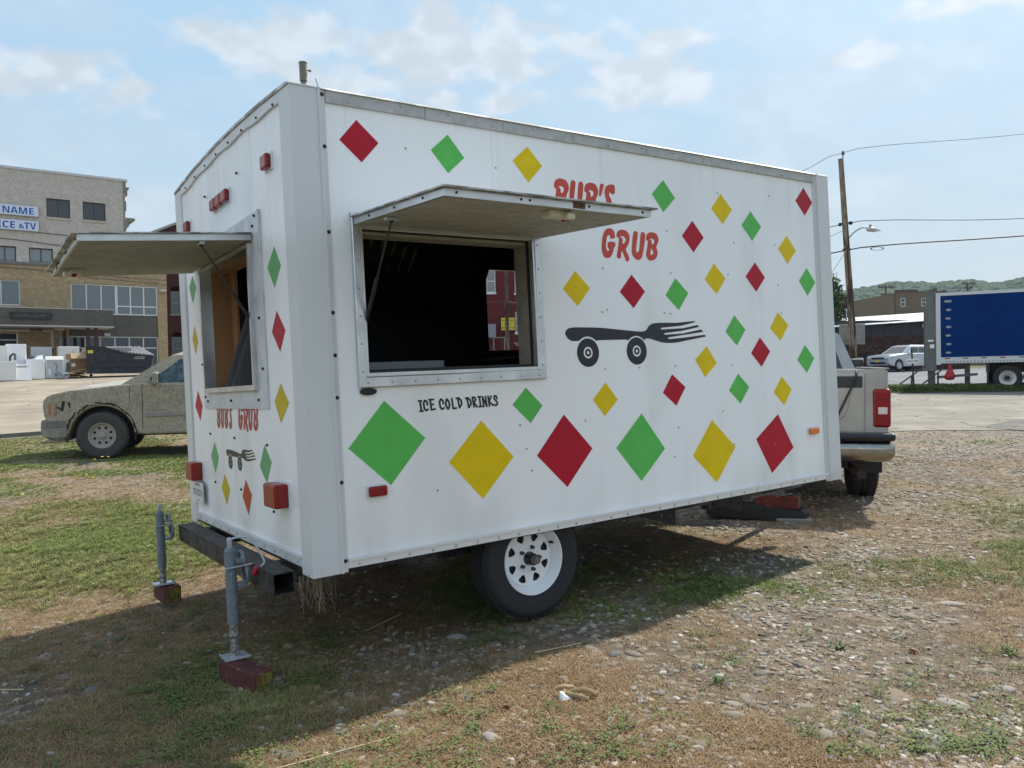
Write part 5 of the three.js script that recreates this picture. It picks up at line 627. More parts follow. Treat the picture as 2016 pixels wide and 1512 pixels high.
// things standing in front of the store
{
  const enamel = mat([0.72, 0.73, 0.74], 0.35), enamelWarm = mat([0.68, 0.67, 0.64], 0.4), dull = mat([0.50, 0.52, 0.55], 0.5), dark = mat([0.05, 0.05, 0.055], 0.5), base = (s, off) => { const [x, f] = along(s, off); return gh(x, f) + 0.06; };
  const place = (name, label, cat, s, off, turn = 0, group) => thing(name, label, cat, storeAt(s, off, base(s, off)), storeTurn + turn, group);
  const fac = (px, off) => { const dx = (px - 1008) / 1572, O = [-28.9 + EN[0] * off, 45 + EN[1] * off], tt = (O[0] * EN[0] + O[1] * EN[1]) / (dx * EN[0] + EN[1]); return (dx * tt - O[0]) * EX[0] + (tt - O[1]) * EX[1]; }; // along-front position seen at a bearing
  const AG = 'old appliances standing in front of the store';
  function applianceBox(name, label, cat, px, off, w, h, d, m, more, turn = 0) { const t = place(name, label, cat, fac(px, off), off, turn, AG); obj('cabinet', rbox(w, h, d, 0.02, 0, h / 2 + 0.02, 0), m, t); obj('foot', [-1, 1].flatMap((a) => [-1, 1].map((b) => new THREE.CylinderGeometry(0.02, 0.02, 0.02, 8).translate(a * (w / 2 - 0.06), 0.01, b * (d / 2 - 0.06)))), dark, t); if (more) more(t, w, h, d); return t; }
  const ctl = (t, w, h, d) => obj('control_panel', hull([[-w / 2, h + 0.02, -d / 2], [w / 2, h + 0.02, -d / 2], [-w / 2, h + 0.18, -d / 2], [w / 2, h + 0.18, -d / 2], [-w / 2, h + 0.02, -d / 2 + 0.14], [w / 2, h + 0.02, -d / 2 + 0.14], [-w / 2, h + 0.16, -d / 2 + 0.05], [w / 2, h + 0.16, -d / 2 + 0.05]]), enamelWarm, t);
  const lid = (t, w, h, d) => obj('top_lid', rbox(w - 0.02, 0.03, d - 0.02, 0.01, 0, h + 0.036, 0), enamel, t);
  applianceBox('washing_machine', 'white washing machine with grey hose on top, front row at far left', 'washing machine', 16, 7.6, 0.70, 0.92, 0.68, enamelWarm, (t, w, h, d) => { lid(t, w, h, d); obj('hose', tube([[0.1, h + 0.05, 0], [0.15, h + 0.32, 0.05], [0.30, h + 0.40, 0.05], [0.32, h + 0.1, 0.15]], 0.05, 20, 7), dark, t); });
  applianceBox('refrigerator', 'tall white refrigerator standing behind the front row of appliances', 'refrigerator', 33, 6.2, 0.86, 1.75, 0.72, enamel, (t, w, h, d) => { obj('door_gap', bb(-w / 2 + 0.01, w / 2 - 0.01, 0.50, 0.515, d / 2 - 0.01, d / 2 + 0.003), dark, t); obj('handle', [rod([w / 2 - 0.08, 0.7, d / 2 + 0.04], [w / 2 - 0.08, 1.2, d / 2 + 0.04], 0.014), bb(w / 2 - 0.09, w / 2 - 0.07, 0.72, 0.75, d / 2, d / 2 + 0.04), bb(w / 2 - 0.09, w / 2 - 0.07, 1.15, 1.18, d / 2, d / 2 + 0.04)], enamelWarm, t); });
  applianceBox('refrigerator', 'white refrigerator cut off by the left edge, next to the tall one', 'refrigerator', 0, 6.4, 0.72, 1.68, 0.70, enamelWarm, (t, w, h, d) => obj('handle', rod([w / 2 - 0.07, 0.8, d / 2 + 0.03], [w / 2 - 0.07, 1.3, d / 2 + 0.03], 0.014), dull, t));
  const fl = applianceBox('chest_lid', 'white appliance lying open with a dark slot, beside the washing machine', 'appliance', 42, 7.4, 0.74, 0.78, 0.62, enamel, (t, w, h, d) => { obj('slot', bb(-0.30, 0.22, 0.60, 0.69, d / 2 - 0.005, d / 2 + 0.004), mat([0.2, 0.21, 0.23], 0.5), t); obj('leaning_panel', box(0.78, 0.64, 0.02, 0.02, 0.32, d / 2 + 0.14, -0.25), enamel, t); });
  applianceBox('washing_machine', 'white top-loading washer with crumpled plastic on top, centre of the front row', 'washing machine', 70, 6.9, 0.76, 0.96, 0.70, enamel, (t, w, h, d) => { lid(t, w, h, d); obj('plastic_wrap', hull([[-0.1, h + 0.05, -0.2], [0.35, h + 0.05, -0.2], [0.36, h + 0.05, 0.2], [0, h + 0.05, 0.25], [0.1, h + 0.22, 0], [0.34, h + 0.26, 0.02], [0.3, h + 0.2, -0.1]]), dull, t); });
  applianceBox('clothes_dryer', 'clothes dryer turned round to show its bare metal back', 'clothes dryer', 107, 6.6, 0.80, 0.94, 0.72, enamel, (t, w, h, d) => { ctl(t, w, h, -d); obj('back_plate', bb(-w / 2 + 0.06, w / 2 - 0.05, 0.06, h - 0.04, d / 2, d / 2 + 0.012), M.galv, t); obj('vent_outlet', new THREE.TorusGeometry(0.06, 0.02, 8, 20).translate(0.06, 0.18, d / 2 + 0.02), dark, t); obj('power_cord', tube([[0, 0.8, d / 2 + 0.03], [0.12, 0.6, d / 2 + 0.05], [0.05, 0.4, d / 2 + 0.03], [0.25, 0.2, d / 2 + 0.04], [0.3, 0.1, d / 2 + 0.03]], 0.014, 24, 6), dark, t); obj('rating_label', bb(-0.28, -0.18, 0.2, 0.5, d / 2 + 0.0125, d / 2 + 0.015), enamel, t); obj('cover_plate', rbox(0.16, 0.14, 0.03, 0.01, 0, 0.78, d / 2 + 0.02), M.galv, t); });
  { const t = place('door_panel', 'white oven door with dark glass leaning beside the dryer', 'oven door', fac(133, 6.6), 6.6, 0, AG), g = new THREE.Group(); const tl = (q) => q.rotateX(-0.16).rotateZ(-0.12); obj('panel', tl(extr(wallShape(-0.17, 0.19, 0, 0.94, [[-0.10, 0.11, 0.14, 0.80]]), 0.03)), enamel, t); obj('dark_glass', tl(bb(-0.10, 0.11, 0.14, 0.80, 0.005, 0.02)), darkGlass, t); }
  { const t = place('appliance_ring', 'small white plastic ring lying by the leaning oven door', 'plastic ring', fac(131, 7.0), 7.0, 0); obj('ring', new THREE.TorusGeometry(0.13, 0.05, 10, 24).rotateX(0.5).translate(0, 0.15, 0), enamel, t); }
  const stove = applianceBox('refrigerator', 'pale grey refrigerator against the brick wall behind the washer', 'refrigerator', 82, 2.4, 0.98, 1.55, 0.7, dull, (t, w, h, d) => obj('door_edge', bb(w / 2 - 0.05, w / 2, 0.1, 1.55, d / 2, d / 2 + 0.05), enamel, t));
  applianceBox('refrigerator', 'white two-door refrigerator behind the dryer, near the canopy posts', 'refrigerator', 136, 3.4, 1.0, 1.55, 0.72, enamelWarm, (t, w, h, d) => obj('door_gap', bb(-w / 2 + 0.01, w / 2 - 0.01, 0.92, 0.935, d / 2 - 0.01, d / 2 + 0.003), dark, t));
  applianceBox('kitchen_range', 'dark grey kitchen range in the shade beside the pale refrigerator', 'kitchen range', 57, 2.6, 0.70, 1.05, 0.66, mat([0.13, 0.14, 0.16], 0.5), (t, w, h, d) => obj('oven_door', rbox(w - 0.1, 0.5, 0.03, 0.01, 0, 0.5, d / 2 + 0.015), dull, t));
  { const t = place('hand_truck', 'dark metal hand truck leaning by the wall under the canopy', 'hand truck', fac(112, 2.0), 2.0); obj('frame', [rod([-0.2, 0.1, 0.1], [-0.2, 1.2, -0.15], 0.025), rod([0.2, 0.1, 0.1], [0.2, 1.2, -0.15], 0.025), tube([[-0.2, 1.2, -0.15], [-0.12, 1.38, -0.18], [0.12, 1.38, -0.18], [0.2, 1.2, -0.15]], 0.025, 16, 6), rod([-0.2, 0.6, -0.01], [0.2, 0.6, -0.01], 0.02)], dark, t); obj('toe_plate', box(0.45, 0.02, 0.25, 0, 0.05, 0.2), dark, t); for (const s of [-1, 1]) obj('wheel', new THREE.CylinderGeometry(0.12, 0.12, 0.06, 16).rotateZ(Math.PI / 2).translate(s * 0.26, 0.12, 0.02), M.rubber, t); }
  { const t = place('air_compressor', 'dark tool cart with two tanks standing by the canopy post', 'tool cart', fac(130, 1.6), 1.6); obj('cart_body', [rbox(0.75, 0.9, 0.5, 0.03, 0, 1.0, 0), rbox(0.8, 0.06, 0.55, 0.02, 0, 0.5, 0)], mat([0.09, 0.095, 0.10], 0.5), t); obj('tank', [new THREE.CylinderGeometry(0.13, 0.13, 0.7, 16).translate(-0.2, 1.75, 0), new THREE.CylinderGeometry(0.13, 0.13, 0.7, 16).translate(0.2, 1.75, 0)], mat([0.14, 0.15, 0.16], 0.4), t); for (const s of [-1, 1]) obj('leg', bb(s * 0.32 - 0.03, s * 0.32 + 0.03, 0, 0.47, -0.2, 0.2), dark, t); }
  const card = mat([0.36, 0.22, 0.11], 0.85, { x: { map: rep(T.grunge, 0.8) } }), cardL = mat([0.58, 0.42, 0.25], 0.85);
  { const t = place('cardboard_box', 'tall open brown cardboard box between the dryer and the dumpster', 'cardboard box', fac(153, 6.3), 6.3, 0.12); obj('box_side', [bb(-0.42, 0.42, 0.30, 1.22, 0.37, 0.40), bb(-0.42, 0.42, 0.30, 1.22, -0.40, -0.37), bb(-0.42, -0.39, 0.30, 1.22, -0.369, 0.369), bb(0.39, 0.42, 0.30, 1.22, -0.369, 0.369), bb(-0.389, 0.389, 0.30, 0.33, -0.369, 0.369)], card, t); obj('flap', [box(0.84, 0.012, 0.30, 0, 1.10, 0.52, 1.2), box(0.1, 0.26, 0.012, -0.22, 1.34, 0.2, 0, 0.3, 0.2), box(0.16, 0.30, 0.012, 0.28, 1.36, 0.1, 0, -0.5, -0.4)], cardL, t); obj('packing', [rbox(0.6, 0.3, 0.5, 0.04, 0, 1.05, 0)], mat([0.12, 0.08, 0.05], 0.9), t); obj('printed_mark', [bb(-0.12, -0.04, 0.70, 0.80, 0.4005, 0.403), bb(0.05, 0.15, 0.72, 0.80, 0.4005, 0.403), bb(-0.02, 0.1, 0.44, 0.50, 0.4005, 0.403), bb(0.16, 0.26, 0.45, 0.51, 0.4005, 0.403), bb(-0.3, -0.05, 1.02, 1.05, 0.4005, 0.403)], mat([0.2, 0.12, 0.06], 0.9), t); obj('address_label', bb(-0.36, -0.18, 0.55, 0.72, 0.4005, 0.403), enamel, t); }
  { const t = place('cardboard_pile', 'heap of torn flattened cardboard at the foot of the tall box', 'cardboard', fac(160, 7.0), 7.0); const r = rng(77), g = []; for (let i = 0; i < 11; i++) g.push(box(0.35 + r() * 0.4, 0.02, 0.25 + r() * 0.25, (r() - 0.5) * 0.9, 0.05 + i * 0.032, (r() - 0.5) * 0.3, (r() - 0.5) * 0.5, r() * 3, (r() - 0.5) * 0.5)); obj('sheets', g.slice(0, 6), card, t); obj('pale_sheets', g.slice(6), cardL, t); }
  for (const [px, y, w, h, lab] of [[160, 2.75, 0.95, 0.75, 'brown carton on a shelf inside the shop window, at its left'], [221, 2.6, 0.7, 0.5, 'brown carton inside the shop window above the dumpster'], [268, 2.7, 1.0, 0.65, 'wide brown carton inside the shop window, at its right']]) { const s = fac(px, -0.7), t = thing('carton', lab, 'cardboard box', storeAt(s, -0.7, y - 0.4), storeTurn); obj('carton_side', rbox(w, h, 0.5, 0.01, 0, h / 2, 0), card, t); obj('tape', box(w * 0.9, 0.05, 0.004, 0, h * 0.6, 0.252), cardL, t); }
  { // dumpster
    const s0 = fac(236, 7.2), t = place('dumpster', 'dark navy steel dumpster with ribbed black lid and yellow sticker', 'dumpster', s0, 7.2, -0.18), navy = mat([0.018, 0.024, 0.04], 0.55, { x: { map: rep(T.mottle, 1.2) } });
    obj('steel_body', [hull([[-1.5, 0.15, -0.9], [1.6, 0.15, -0.9], [-1.5, 0.15, 0.8], [1.45, 0.15, 0.8], [-1.5, 1.52, -0.9], [0.95, 1.52, -0.9], [-1.5, 1.48, 0.8], [-0.6, 1.46, 0.8], [0.45, 1.10, 0.8], [1.62, 1.02, 0.8], [1.7, 1.12, -0.9]])], navy, t);
    obj('top_rim', [bar([-1.52, 1.49, 0.83], [-0.6, 1.47, 0.83], 0.07, 0.08), bar([-0.6, 1.47, 0.83], [0.45, 1.11, 0.83], 0.07, 0.08), bar([0.45, 1.11, 0.83], [1.64, 1.03, 0.83], 0.07, 0.08)], M.black, t);
    for (let i = 0; i < 10; i++) { const k = i / 9; obj('lid_rib', bar([mix(-0.7, 0.95, k), 1.57, -0.86], [mix(0.12, 1.62, k), mix(1.26, 1.07, k), 0.84], 0.075, 0.07), mat([0.30, 0.30, 0.31], 0.4), t); }
    obj('lid', [bar([-1.5, 1.545, 0], [-0.62, 1.53, 0], 1.72, 0.04)], M.black, t);
    obj('sticker', bb(-1.42, -1.18, 1.2, 1.36, 0.803, 0.806), mat([0.62, 0.5, 0.03], 0.5), t); obj('white_stencil', [bb(0.75, 1.25, 0.98, 1.02, 0.803, 0.806), bb(0.7, 1.2, 0.90, 0.94, 0.803, 0.806)], mat([0.4, 0.36, 0.3], 0.7), t);
    obj('fork_pocket', [bb(-1.2, 1.2, 0.5, 0.68, 0.80, 0.88)], navy, t); for (const x of [-1.3, 1.3]) obj('caster', new THREE.CylinderGeometry(0.075, 0.075, 0.08, 14).rotateX(Math.PI / 2).translate(x, 0.075, 0.6), M.rubber, t);
  }
  { // drain grate in the grass
    const t = thing('drain_grate', 'cast iron drain grate set in the dry grass by the muddy pickup', 'drain grate', [-9.3, gh(-9.3, 16.6) + 0.02, 16.6], storeTurn - 0.35); obj('concrete_collar', extr(wallShape(-0.41, 0.41, -0.25, 0.25, [[-0.36, 0.36, -0.2, 0.2]]), 0.035).rotateX(-Math.PI / 2).translate(0, -0.02, 0), mat([0.20, 0.175, 0.14], 0.95), t); obj('pit', bb(-0.36, 0.36, -0.03, -0.02, -0.2, 0.2), M.black, t); for (let i = 0; i < 9; i++) obj('grate_bar', box(0.035, 0.04, 0.40, -0.32 + i * 0.08, 0.01, 0), mat([0.06, 0.05, 0.045], 0.8), t); }
}
// ---------------------------------------------------------------- right-hand background
{ // low brick building across the street
  const t = thing('low_building', 'low brick building with dark band and white metal roof edge behind the silver car', 'building', [0, 0, 60], 0), g0 = 0.9;
  obj('brick_wall', bb(8, 34, g0 - 0.6, 3.40, -14, 0), bMat(T.brickMix, [0.30, 0.26, 0.25], 2.0), t); 
  for (let i = 0; i < 13; i++) obj('dark_cladding', bb(8 + i * 2, 9.985 + i * 2, 3.401, 4.6, -13, 0.05), mat([0.035, 0.035, 0.042], 0.7, { x: { map: rep(T.grunge, 1) } }), t);
  const eave = (x) => 3.63 + (x - 15) * 0.0523; obj('metal_roof', hull([[8, eave(8), 0.5], [34, eave(34), 0.5], [8, eave(8) + 0.06, 0.55], [34, eave(34) + 0.06, 0.55], [8, eave(8) + 0.72, -2.5], [34, eave(34) + 0.76, -2.5], [8, eave(8), -2.5], [34, eave(34), -2.5]]), mat([0.60, 0.62, 0.64], 0.5, { metal: 0.1, x: { map: rep(T.grunge, 1.4) } }), t);
  stuff(obj('roof_ribs', [...Array(5)].map((_, i) => bar([8, eave(8) + 0.14 + i * 0.13, 0.26 - i * 0.58], [34, eave(34) + 0.14 + i * 0.138, 0.26 - i * 0.58], 0.05, 0.02)), mat([0.52, 0.54, 0.56], 0.5), t));
  for (const x of [25.6, 28.4]) obj('gutter_bracket', bb(x, x + 0.2, eave(x) - 0.12, eave(x) - 0.01, 0.06, 0.4), M.black, t);
  obj('wall_lamp', rbox(0.4, 0.3, 0.3, 0.05, 30.95, 4.15, 0.2), mat([0.5, 0.5, 0.5], 0.6), t);
}
{ const t = thing('brick_apartment_block', 'beige brick building with white sash windows rising behind the low building', 'building', [0, 0, 110], 0);
  const holes = [], W = []; for (let c = 0; c < 5; c++) for (let r = 0; r < 3; r++) { const x = 53.9 + c * 2.85; W.push([x - 0.33, x + 0.33, 9.05 - r * 2.2, 10.2 - r * 2.2]); }
  obj('wall', extr(wallShape(53.0, 69, 0.5, 11.0, W), 0.3).translate(0, 0, -0.3), bMat(T.brickTan, [0.42, 0.40, 0.41], 1.9), t); obj('wall_mass', bb(53.0, 69, 0.5, 10.95, -14, -0.6), bMat(T.brickTan, [0.42, 0.40, 0.41], 1.9), t);
  obj('parapet', [bb(52.9, 56, 11.0, 11.35, -0.4, 0.05), bb(56.001, 60, 11.0, 11.1, -0.4, 0.05), bb(58.3, 58.9, 11.1, 11.5, -1.6, -0.6)], mat([0.12, 0.09, 0.08], 0.9), t); obj('string_course', bb(53, 69, 8.62, 8.72, 0.001, 0.05), mat([0.2, 0.17, 0.15], 0.9), t);
  for (const w of W) windowAt(t, ...w, -0.02, mat([0.72, 0.72, 0.70], 0.6), { rows: 2, f: 0.08, glass: new THREE.MeshPhysicalMaterial({ color: col([0.05, 0.07, 0.06]), roughness: 0.1, clearcoat: 0.5 }) }); }
{ const t = thing('white_house', 'white house with railed upper balcony, half hidden behind the pole and trailer', 'house', [0, 0, 75], 0);
  obj('wall', bb(20, 31.2, 0.9, 5.4, -8, 0), mat([0.55, 0.56, 0.57], 0.8), t); obj('balcony_floor', bb(20, 31.5, 5.401, 5.65, -2, 0.9), mat([0.16, 0.13, 0.12], 0.8), t); obj('upper_wall', bb(20, 30.4, 5.651, 7.0, -8, -1.2), mat([0.62, 0.64, 0.66], 0.8), t); obj('roof', hull([[19.5, 7.0, -0.4], [31.4, 7.0, -0.4], [19.5, 7.15, -0.4], [31.4, 7.15, -0.4], [19.5, 7.0, -8.4], [31.4, 7.0, -8.4], [19.5, 9.0, -4.4], [28, 9.0, -4.4]]), mat([0.22, 0.22, 0.22], 0.9), t);
  for (let i = 0; i < 9; i++) obj('baluster', bb(28.2 + i * 0.36, 28.28 + i * 0.36, 5.651, 6.35, 0.72, 0.8), M.white, t); obj('rail', bb(20, 31.4, 6.351, 6.45, 0.70, 0.82), M.white, t); for (const x of [28.05, 31.3]) obj('porch_post', bb(x, x + 0.14, 5.651, 7.0, 0.69, 0.83), M.white, t); obj('window', bb(29.2, 30.0, 5.8, 6.8, -1.199, -1.15), darkGlass, t); }
{ const t = thing('brick_chimney', 'small red brick chimney stack right behind the wooden pole', 'chimney', [33.75, 0, 80], 0); obj('stack', bb(-0.55, 0.55, 0.8, 8.05, -1, 0), bMat(T.brickRed, [0.42, 0.34, 0.33], 1.5), t); obj('cap', bb(-0.65, 0.65, 8.051, 8.25, -1.1, 0.1), mat([0.3, 0.27, 0.25], 0.9), t); }
// leaf crowns
const leafGeo = (() => { const g = new THREE.BufferGeometry(); g.setAttribute('position', new THREE.Float32BufferAttribute([0, 0, 0, 0.5, 0.1, 0.16, 1, 0, 0, 0, 0, 0, 1, 0, 0, 0.5, 0.1, -0.16].flat(), 3)); g.computeVertexNormals(); return g; })();
const leafM = new THREE.MeshPhysicalMaterial({ color: 0xffffff, roughness: 0.9, side: THREE.DoubleSide, transmission: 0.0 });
function crownLeaves(parent, r, cx, cy, cz, rx, ry, rz, n, size, c0, c1) {
  const L = [], cl = []; for (let k = 0; k < 26; k++) { const a = r() * 6.283, b = Math.acos(2 * r() - 1), q = 0.45 + 0.5 * r(); cl.push([cx + Math.cos(a) * Math.sin(b) * rx * q, cy + Math.cos(b) * ry * q, cz + Math.sin(a) * Math.sin(b) * rz * q, 0.25 + 0.25 * r(), r()]); }
  for (let i = 0; i < n; i++) { const c = cl[Math.floor(r() * cl.length)], a = r() * 6.283, b = Math.acos(2 * r() - 1), q = Math.cbrt(0.25 + 0.75 * r()) * c[3]; const t = clamp(0.25 + c[4] * 0.5 + (r() - 0.5) * 0.5); L.push({ x: c[0] + Math.cos(a) * Math.sin(b) * rx * q, y: c[1] + Math.cos(b) * ry * q, f: c[2] + Math.sin(a) * Math.sin(b) * rz * q, rx: r() * 6.28, ry: r() * 6.28, rz: r() * 6.28, s: [size * (0.7 + 0.6 * r()), size, size], c: mix3(c0, c1, t) }); }
  return inst('leaves', leafGeo, leafM, L, parent);
}
function tree(label, x, f, h, crownR, seed, c0 = [0.022, 0.05, 0.012], c1 = [0.075, 0.13, 0.03], leaf = 0.42, n = 5200) {
  const r = rng(seed), y0 = gh(x, f) - 0.1, t = thing('tree', label, 'tree', [x, y0, f]); obj('trunk', [rod([0, 0, 0], [0.1, h * 0.5, 0], 0.26, 0.16, 9), ...[...Array(7)].map((_, i) => rod([0.06, h * (0.3 + 0.03 * i), 0], [Math.cos(i * 2.4) * crownR * 0.6, h * (0.55 + 0.05 * i), Math.sin(i * 2.4) * crownR * 0.6], 0.10, 0.03, 6))], mat([0.09, 0.07, 0.055], 0.95), t);
  const c = new THREE.Group(); c.name = 'crown'; t.add(c); crownLeaves(c, r, 0, h * 0.66, 0, crownR, h * 0.34, crownR, n, leaf, c0, c1); return t;
}
tree('green leafy tree behind the wooden pole and trailer edge', 23.6, 62, 7.6, 1.95, 5);
tree('dark bush beside the beige brick building', 51.3, 108, 6.6, 1.7, 6, [0.015, 0.03, 0.012], [0.04, 0.07, 0.02], 0.6, 1800);
// wooden pole with lamp and cables
const poleTex = tex(128, 1024, (u, v) => { const n = fbm(u * 6 + 1, v * 40, 5, 256), dk = sm(0.46, 0.56, fbm(u * 3 + 7, v * 7 + 2, 4)) * sm(0.85, 0.6, v); return mix3([0.55, 0.51, 0.46], [0.27, 0.23, 0.20], dk * 0.9).map((q) => q * (0.7 + 0.6 * n)); });
{
  const t = thing('utility_pole', 'tall weathered wooden utility pole with a street lamp beside the food trailer', 'utility pole', [14.66, gh(14.66, 34) - 0.1, 34]); const top = 10.1 - t.position.y, lean = -0.62;
  const g = new THREE.CylinderGeometry(0.105, 0.165, top, 18, 1).translate(0, top / 2, 0); { const p = g.attributes.position; for (let i = 0; i < p.count; i++) p.setX(i, p.getX(i) + lean * p.getY(i) / top); g.computeVertexNormals(); } obj('pole', g, mat([0.88, 0.82, 0.76], 0.95, { x: { map: poleTex, bumpMap: poleTex, bumpScale: 0.01 } }), t, true);
  const at = (y) => [lean * (y - t.position.y) / top, y - t.position.y]; const p1 = at(10.3), p2 = at(7.42), p3 = at(6.28), pl = at(6.85);
  obj('insulator', [rod([p1[0] + 0.07, p1[1] - 0.5, 0.05], [p1[0] + 0.09, p1[1] + 0.02, 0.05], 0.022), new THREE.CylinderGeometry(0.05, 0.07, 0.14, 12).translate(p1[0] + 0.09, p1[1] + 0.04, 0.05)], mat([0.12, 0.11, 0.11], 0.5), t);
  obj('cable_clamp', [rbox(0.14, 0.14, 0.12, 0.03, p2[0] + 0.24, p2[1] - 0.02, 0), rbox(0.12, 0.14, 0.12, 0.03, p2[0] - 0.21, p2[1] - 0.08, 0), rod([p2[0] - 0.25, p2[1] - 0.05, 0], [p2[0] + 0.25, p2[1], 0], 0.02), rbox(0.30, 0.08, 0.2, 0.02, p3[0], p3[1], 0)], M.black, t);
  const lampA = obj('lamp_arm', tube([[pl[0] + 0.08, pl[1] - 0.12, 0.02], [pl[0] + 0.35, pl[1] + 0.16, 0.05], [pl[0] + 0.62, pl[1] + 0.32, 0.08], [pl[0] + 0.86, pl[1] + 0.33, 0.1]], 0.032, 24, 8), mat([0.42, 0.41, 0.38], 0.5, { metal: 0.3 }), t);
  obj('lamp_head', [new THREE.SphereGeometry(0.16, 14, 8).scale(1.35, 0.62, 1).translate(pl[0] + 1.02, pl[1] + 0.24, 0.12), hull([[pl[0] + 1.1, pl[1] + 0.30, 0.02], [pl[0] + 1.1, pl[1] + 0.30, 0.22], [pl[0] + 1.46, pl[1] + 0.18, 0.12], [pl[0] + 1.1, pl[1] + 0.14, 0.02], [pl[0] + 1.1, pl[1] + 0.14, 0.22]]), new THREE.CylinderGeometry(0.06, 0.06, 0.1, 10).translate(pl[0] + 0.98, pl[1] + 0.40, 0.12)], mat([0.48, 0.47, 0.44], 0.5), t);
  obj('ground_wire', [tube([[p3[0] + 0.08, p3[1] - 0.1, 0.10], [p3[0] + 0.15, 1.5, 0.14], [0.12, 0.1, 0.15]], 0.012, 10, 5)], M.black, t);
  const wire = (label, pts, r, m) => tag(obj('overhead_cable', tube(pts.map(([x, y, f]) => [x, y, -f]), r, 60, 5), m || M.black), label, 'cable');
  wire('thin top wire running over the wooden pole, highest of the three cables', [[4.8, 9.75, 60], [13.4, 10.22, 36.2], [14.17, 10.42, 34], [19.8, 10.18, 30.9], [36, 10.1, 21.4], [60, 10.6, 7.4]], 0.011);
  wire('dark cable at lamp height on the wooden pole, middle of the three', [[5, 6.5, 60], [13.4, 7.18, 36.2], [14.3, 7.42, 34], [19.8, 6.95, 30.9], [36, 6.9, 21.4], [60, 7.5, 7.4]], 0.017);
  const low = wire('thick dark cable below the street lamp, lowest of the three', [[5, 5.5, 60], [13.4, 6.08, 36.2], [14.3, 6.28, 34], [19.8, 6.28, 30.9], [36, 6.3, 21.4], [60, 6.9, 7.4]], 0.027);
  tag(obj('cable_coil', new THREE.TorusGeometry(0.26, 0.03, 8, 30).scale(1, 0.26, 1).translate(15.3, 6.22, -33.42)), 'flattened coil of cable hanging from the lowest cable near the pole', 'cable coil').material = M.black;
  wire('slack pair of service wires leaving the pole to the left', [[5, 6.6, 60], [12.2, 6.85, 38], [13.6, 6.85, 35.2], [14.15, 7.1, 34]], 0.010);
  wire('guy wire slanting down left from the wooden pole', [[14.2, 6.15, 34], [13.4, 4.5, 34.9], [11.4, 0.6, 37.2]], 0.009);
}
{ const t = thing('road_sign', 'back of a large grey metal road sign behind the wooden pole', 'sign', [14.68, 0, 34.45], 0.04), m = mat([0.40, 0.39, 0.355], 0.55, { metal: 0.2, x: { map: rep(T.grunge, 0.7) } }); obj('panel', rbox(1.14, 0.88, 0.012, 0.005, 0, 2.70, 0), m, t); obj('stiffener', [bb(-0.56, 0.56, 2.42, 2.45, 0.008, 0.03), bb(-0.56, 0.56, 3.02, 3.05, 0.008, 0.03)], m, t); obj('post', bb(-0.04, 0.04, 0.3, 3.0, 0.031, 0.07), M.galv, t); }
function parkingSign(label, x, f, y, lean) {
  const t = thing('parking_sign', label, 'sign', [x, gh(x, f) - 0.1, f], 0.05, 'small white parking signs'); const b = t.position.y; obj('post', rod([0.05, 0, 0], [lean, y + 0.5 - b, 0], 0.032, 0.028, 8), M.black, t); const cx = lean * 0.62, cy = y - b; obj('plate', box(0.46, 0.175, 0.012, cx, cy, 0.05, 0, 0, 0.06), mat([0.72, 0.72, 0.70], 0.6), t);
  const cv = document.createElement('canvas'); cv.width = 256; cv.height = 96; const c = cv.getContext('2d'); c.fillStyle = '#e8e8e4'; c.fillRect(0, 0, 256, 96); c.fillStyle = '#15161a'; c.font = 'bold 50px sans-serif'; c.textAlign = 'center'; c.textBaseline = 'middle'; const w = c.measureText('WILLCARE').width; c.save(); c.translate(128, 50); c.scale(226 / w, 1); c.fillText('WILLCARE', 0, 0); c.restore(); const tx = new THREE.CanvasTexture(cv); tx.colorSpace = THREE.SRGBColorSpace;
  const g = new THREE.PlaneGeometry(0.455, 0.17).rotateZ(0.06).translate(cx, cy, 0.0575); obj('sign_print', g, mat([0.85, 0.85, 0.83], 0.6, { x: { map: tx } }), t, true); return t;
}
parkingSign('white WILLCARE sign on a leaning black post in front of the silver car', 15.02, 29.9, 1.51, -0.06);
parkingSign('white WILLCARE sign at the foot of the wooden pole, above the pickup mirror', 14.10, 32.6, 1.57, 0);
for (const [x0, y0, x1, y1, px, lab] of [[15.05, 0.62, 15.97, 1.30, 15.5, 'rusty sloping rail left of the blue trailer leg'], [15.92, 0.60, 16.72, 1.22, 16.52, 'rusty sloping rail just under the blue trailer end']]) { const t = thing('leaning_rail', lab, 'railing', [0, 0, 31.0]); obj('rail', rod([x0, y0, 0], [x1, y1, 0.1], 0.028), mat([0.07, 0.055, 0.05], 0.8), t); obj('rail_post', rod([px, gh(px, 31) - 0.05, 0.02], [px, mix(y0, y1, (px - x0) / (x1 - x0)), 0.04], 0.034), mat([0.07, 0.055, 0.05], 0.8), t); }
function linePole(label, x, f, h, arms) { const y0 = 1, t = thing('transmission_pole', label, 'utility pole', [x, y0, f]), m = mat([0.12, 0.10, 0.10], 0.9); obj('pole', rod([0, 0, 0], [0, h - y0, 0], 0.22, 0.14), m, t); for (const [y, w] of arms) { obj('cross_arm', bb(-w, w, y - y0 - 0.1, y - y0 + 0.1, 0.14, 0.32), m, t); obj('insulator', [-0.92, -0.6, -0.3, 0.3, 0.6, 0.92].map((k) => new THREE.CylinderGeometry(0.05, 0.09, 0.34, 8).translate(k * w, y - y0 + (y > 13 ? 0.26 : -0.02), 0.34)), m, t); } return t; }
linePole('distant dark power pole with four crossarms in front of the hill', 60.9, 130, 13.9, [[13.55, 1.3], [12.4, 0.9], [11.3, 1.15], [10.85, 1.2]]);
linePole('distant dark power pole with crossarms above the blue trailer', 79.9, 140, 15.0, [[14.9, 1.15], [14.15, 0.7]]);
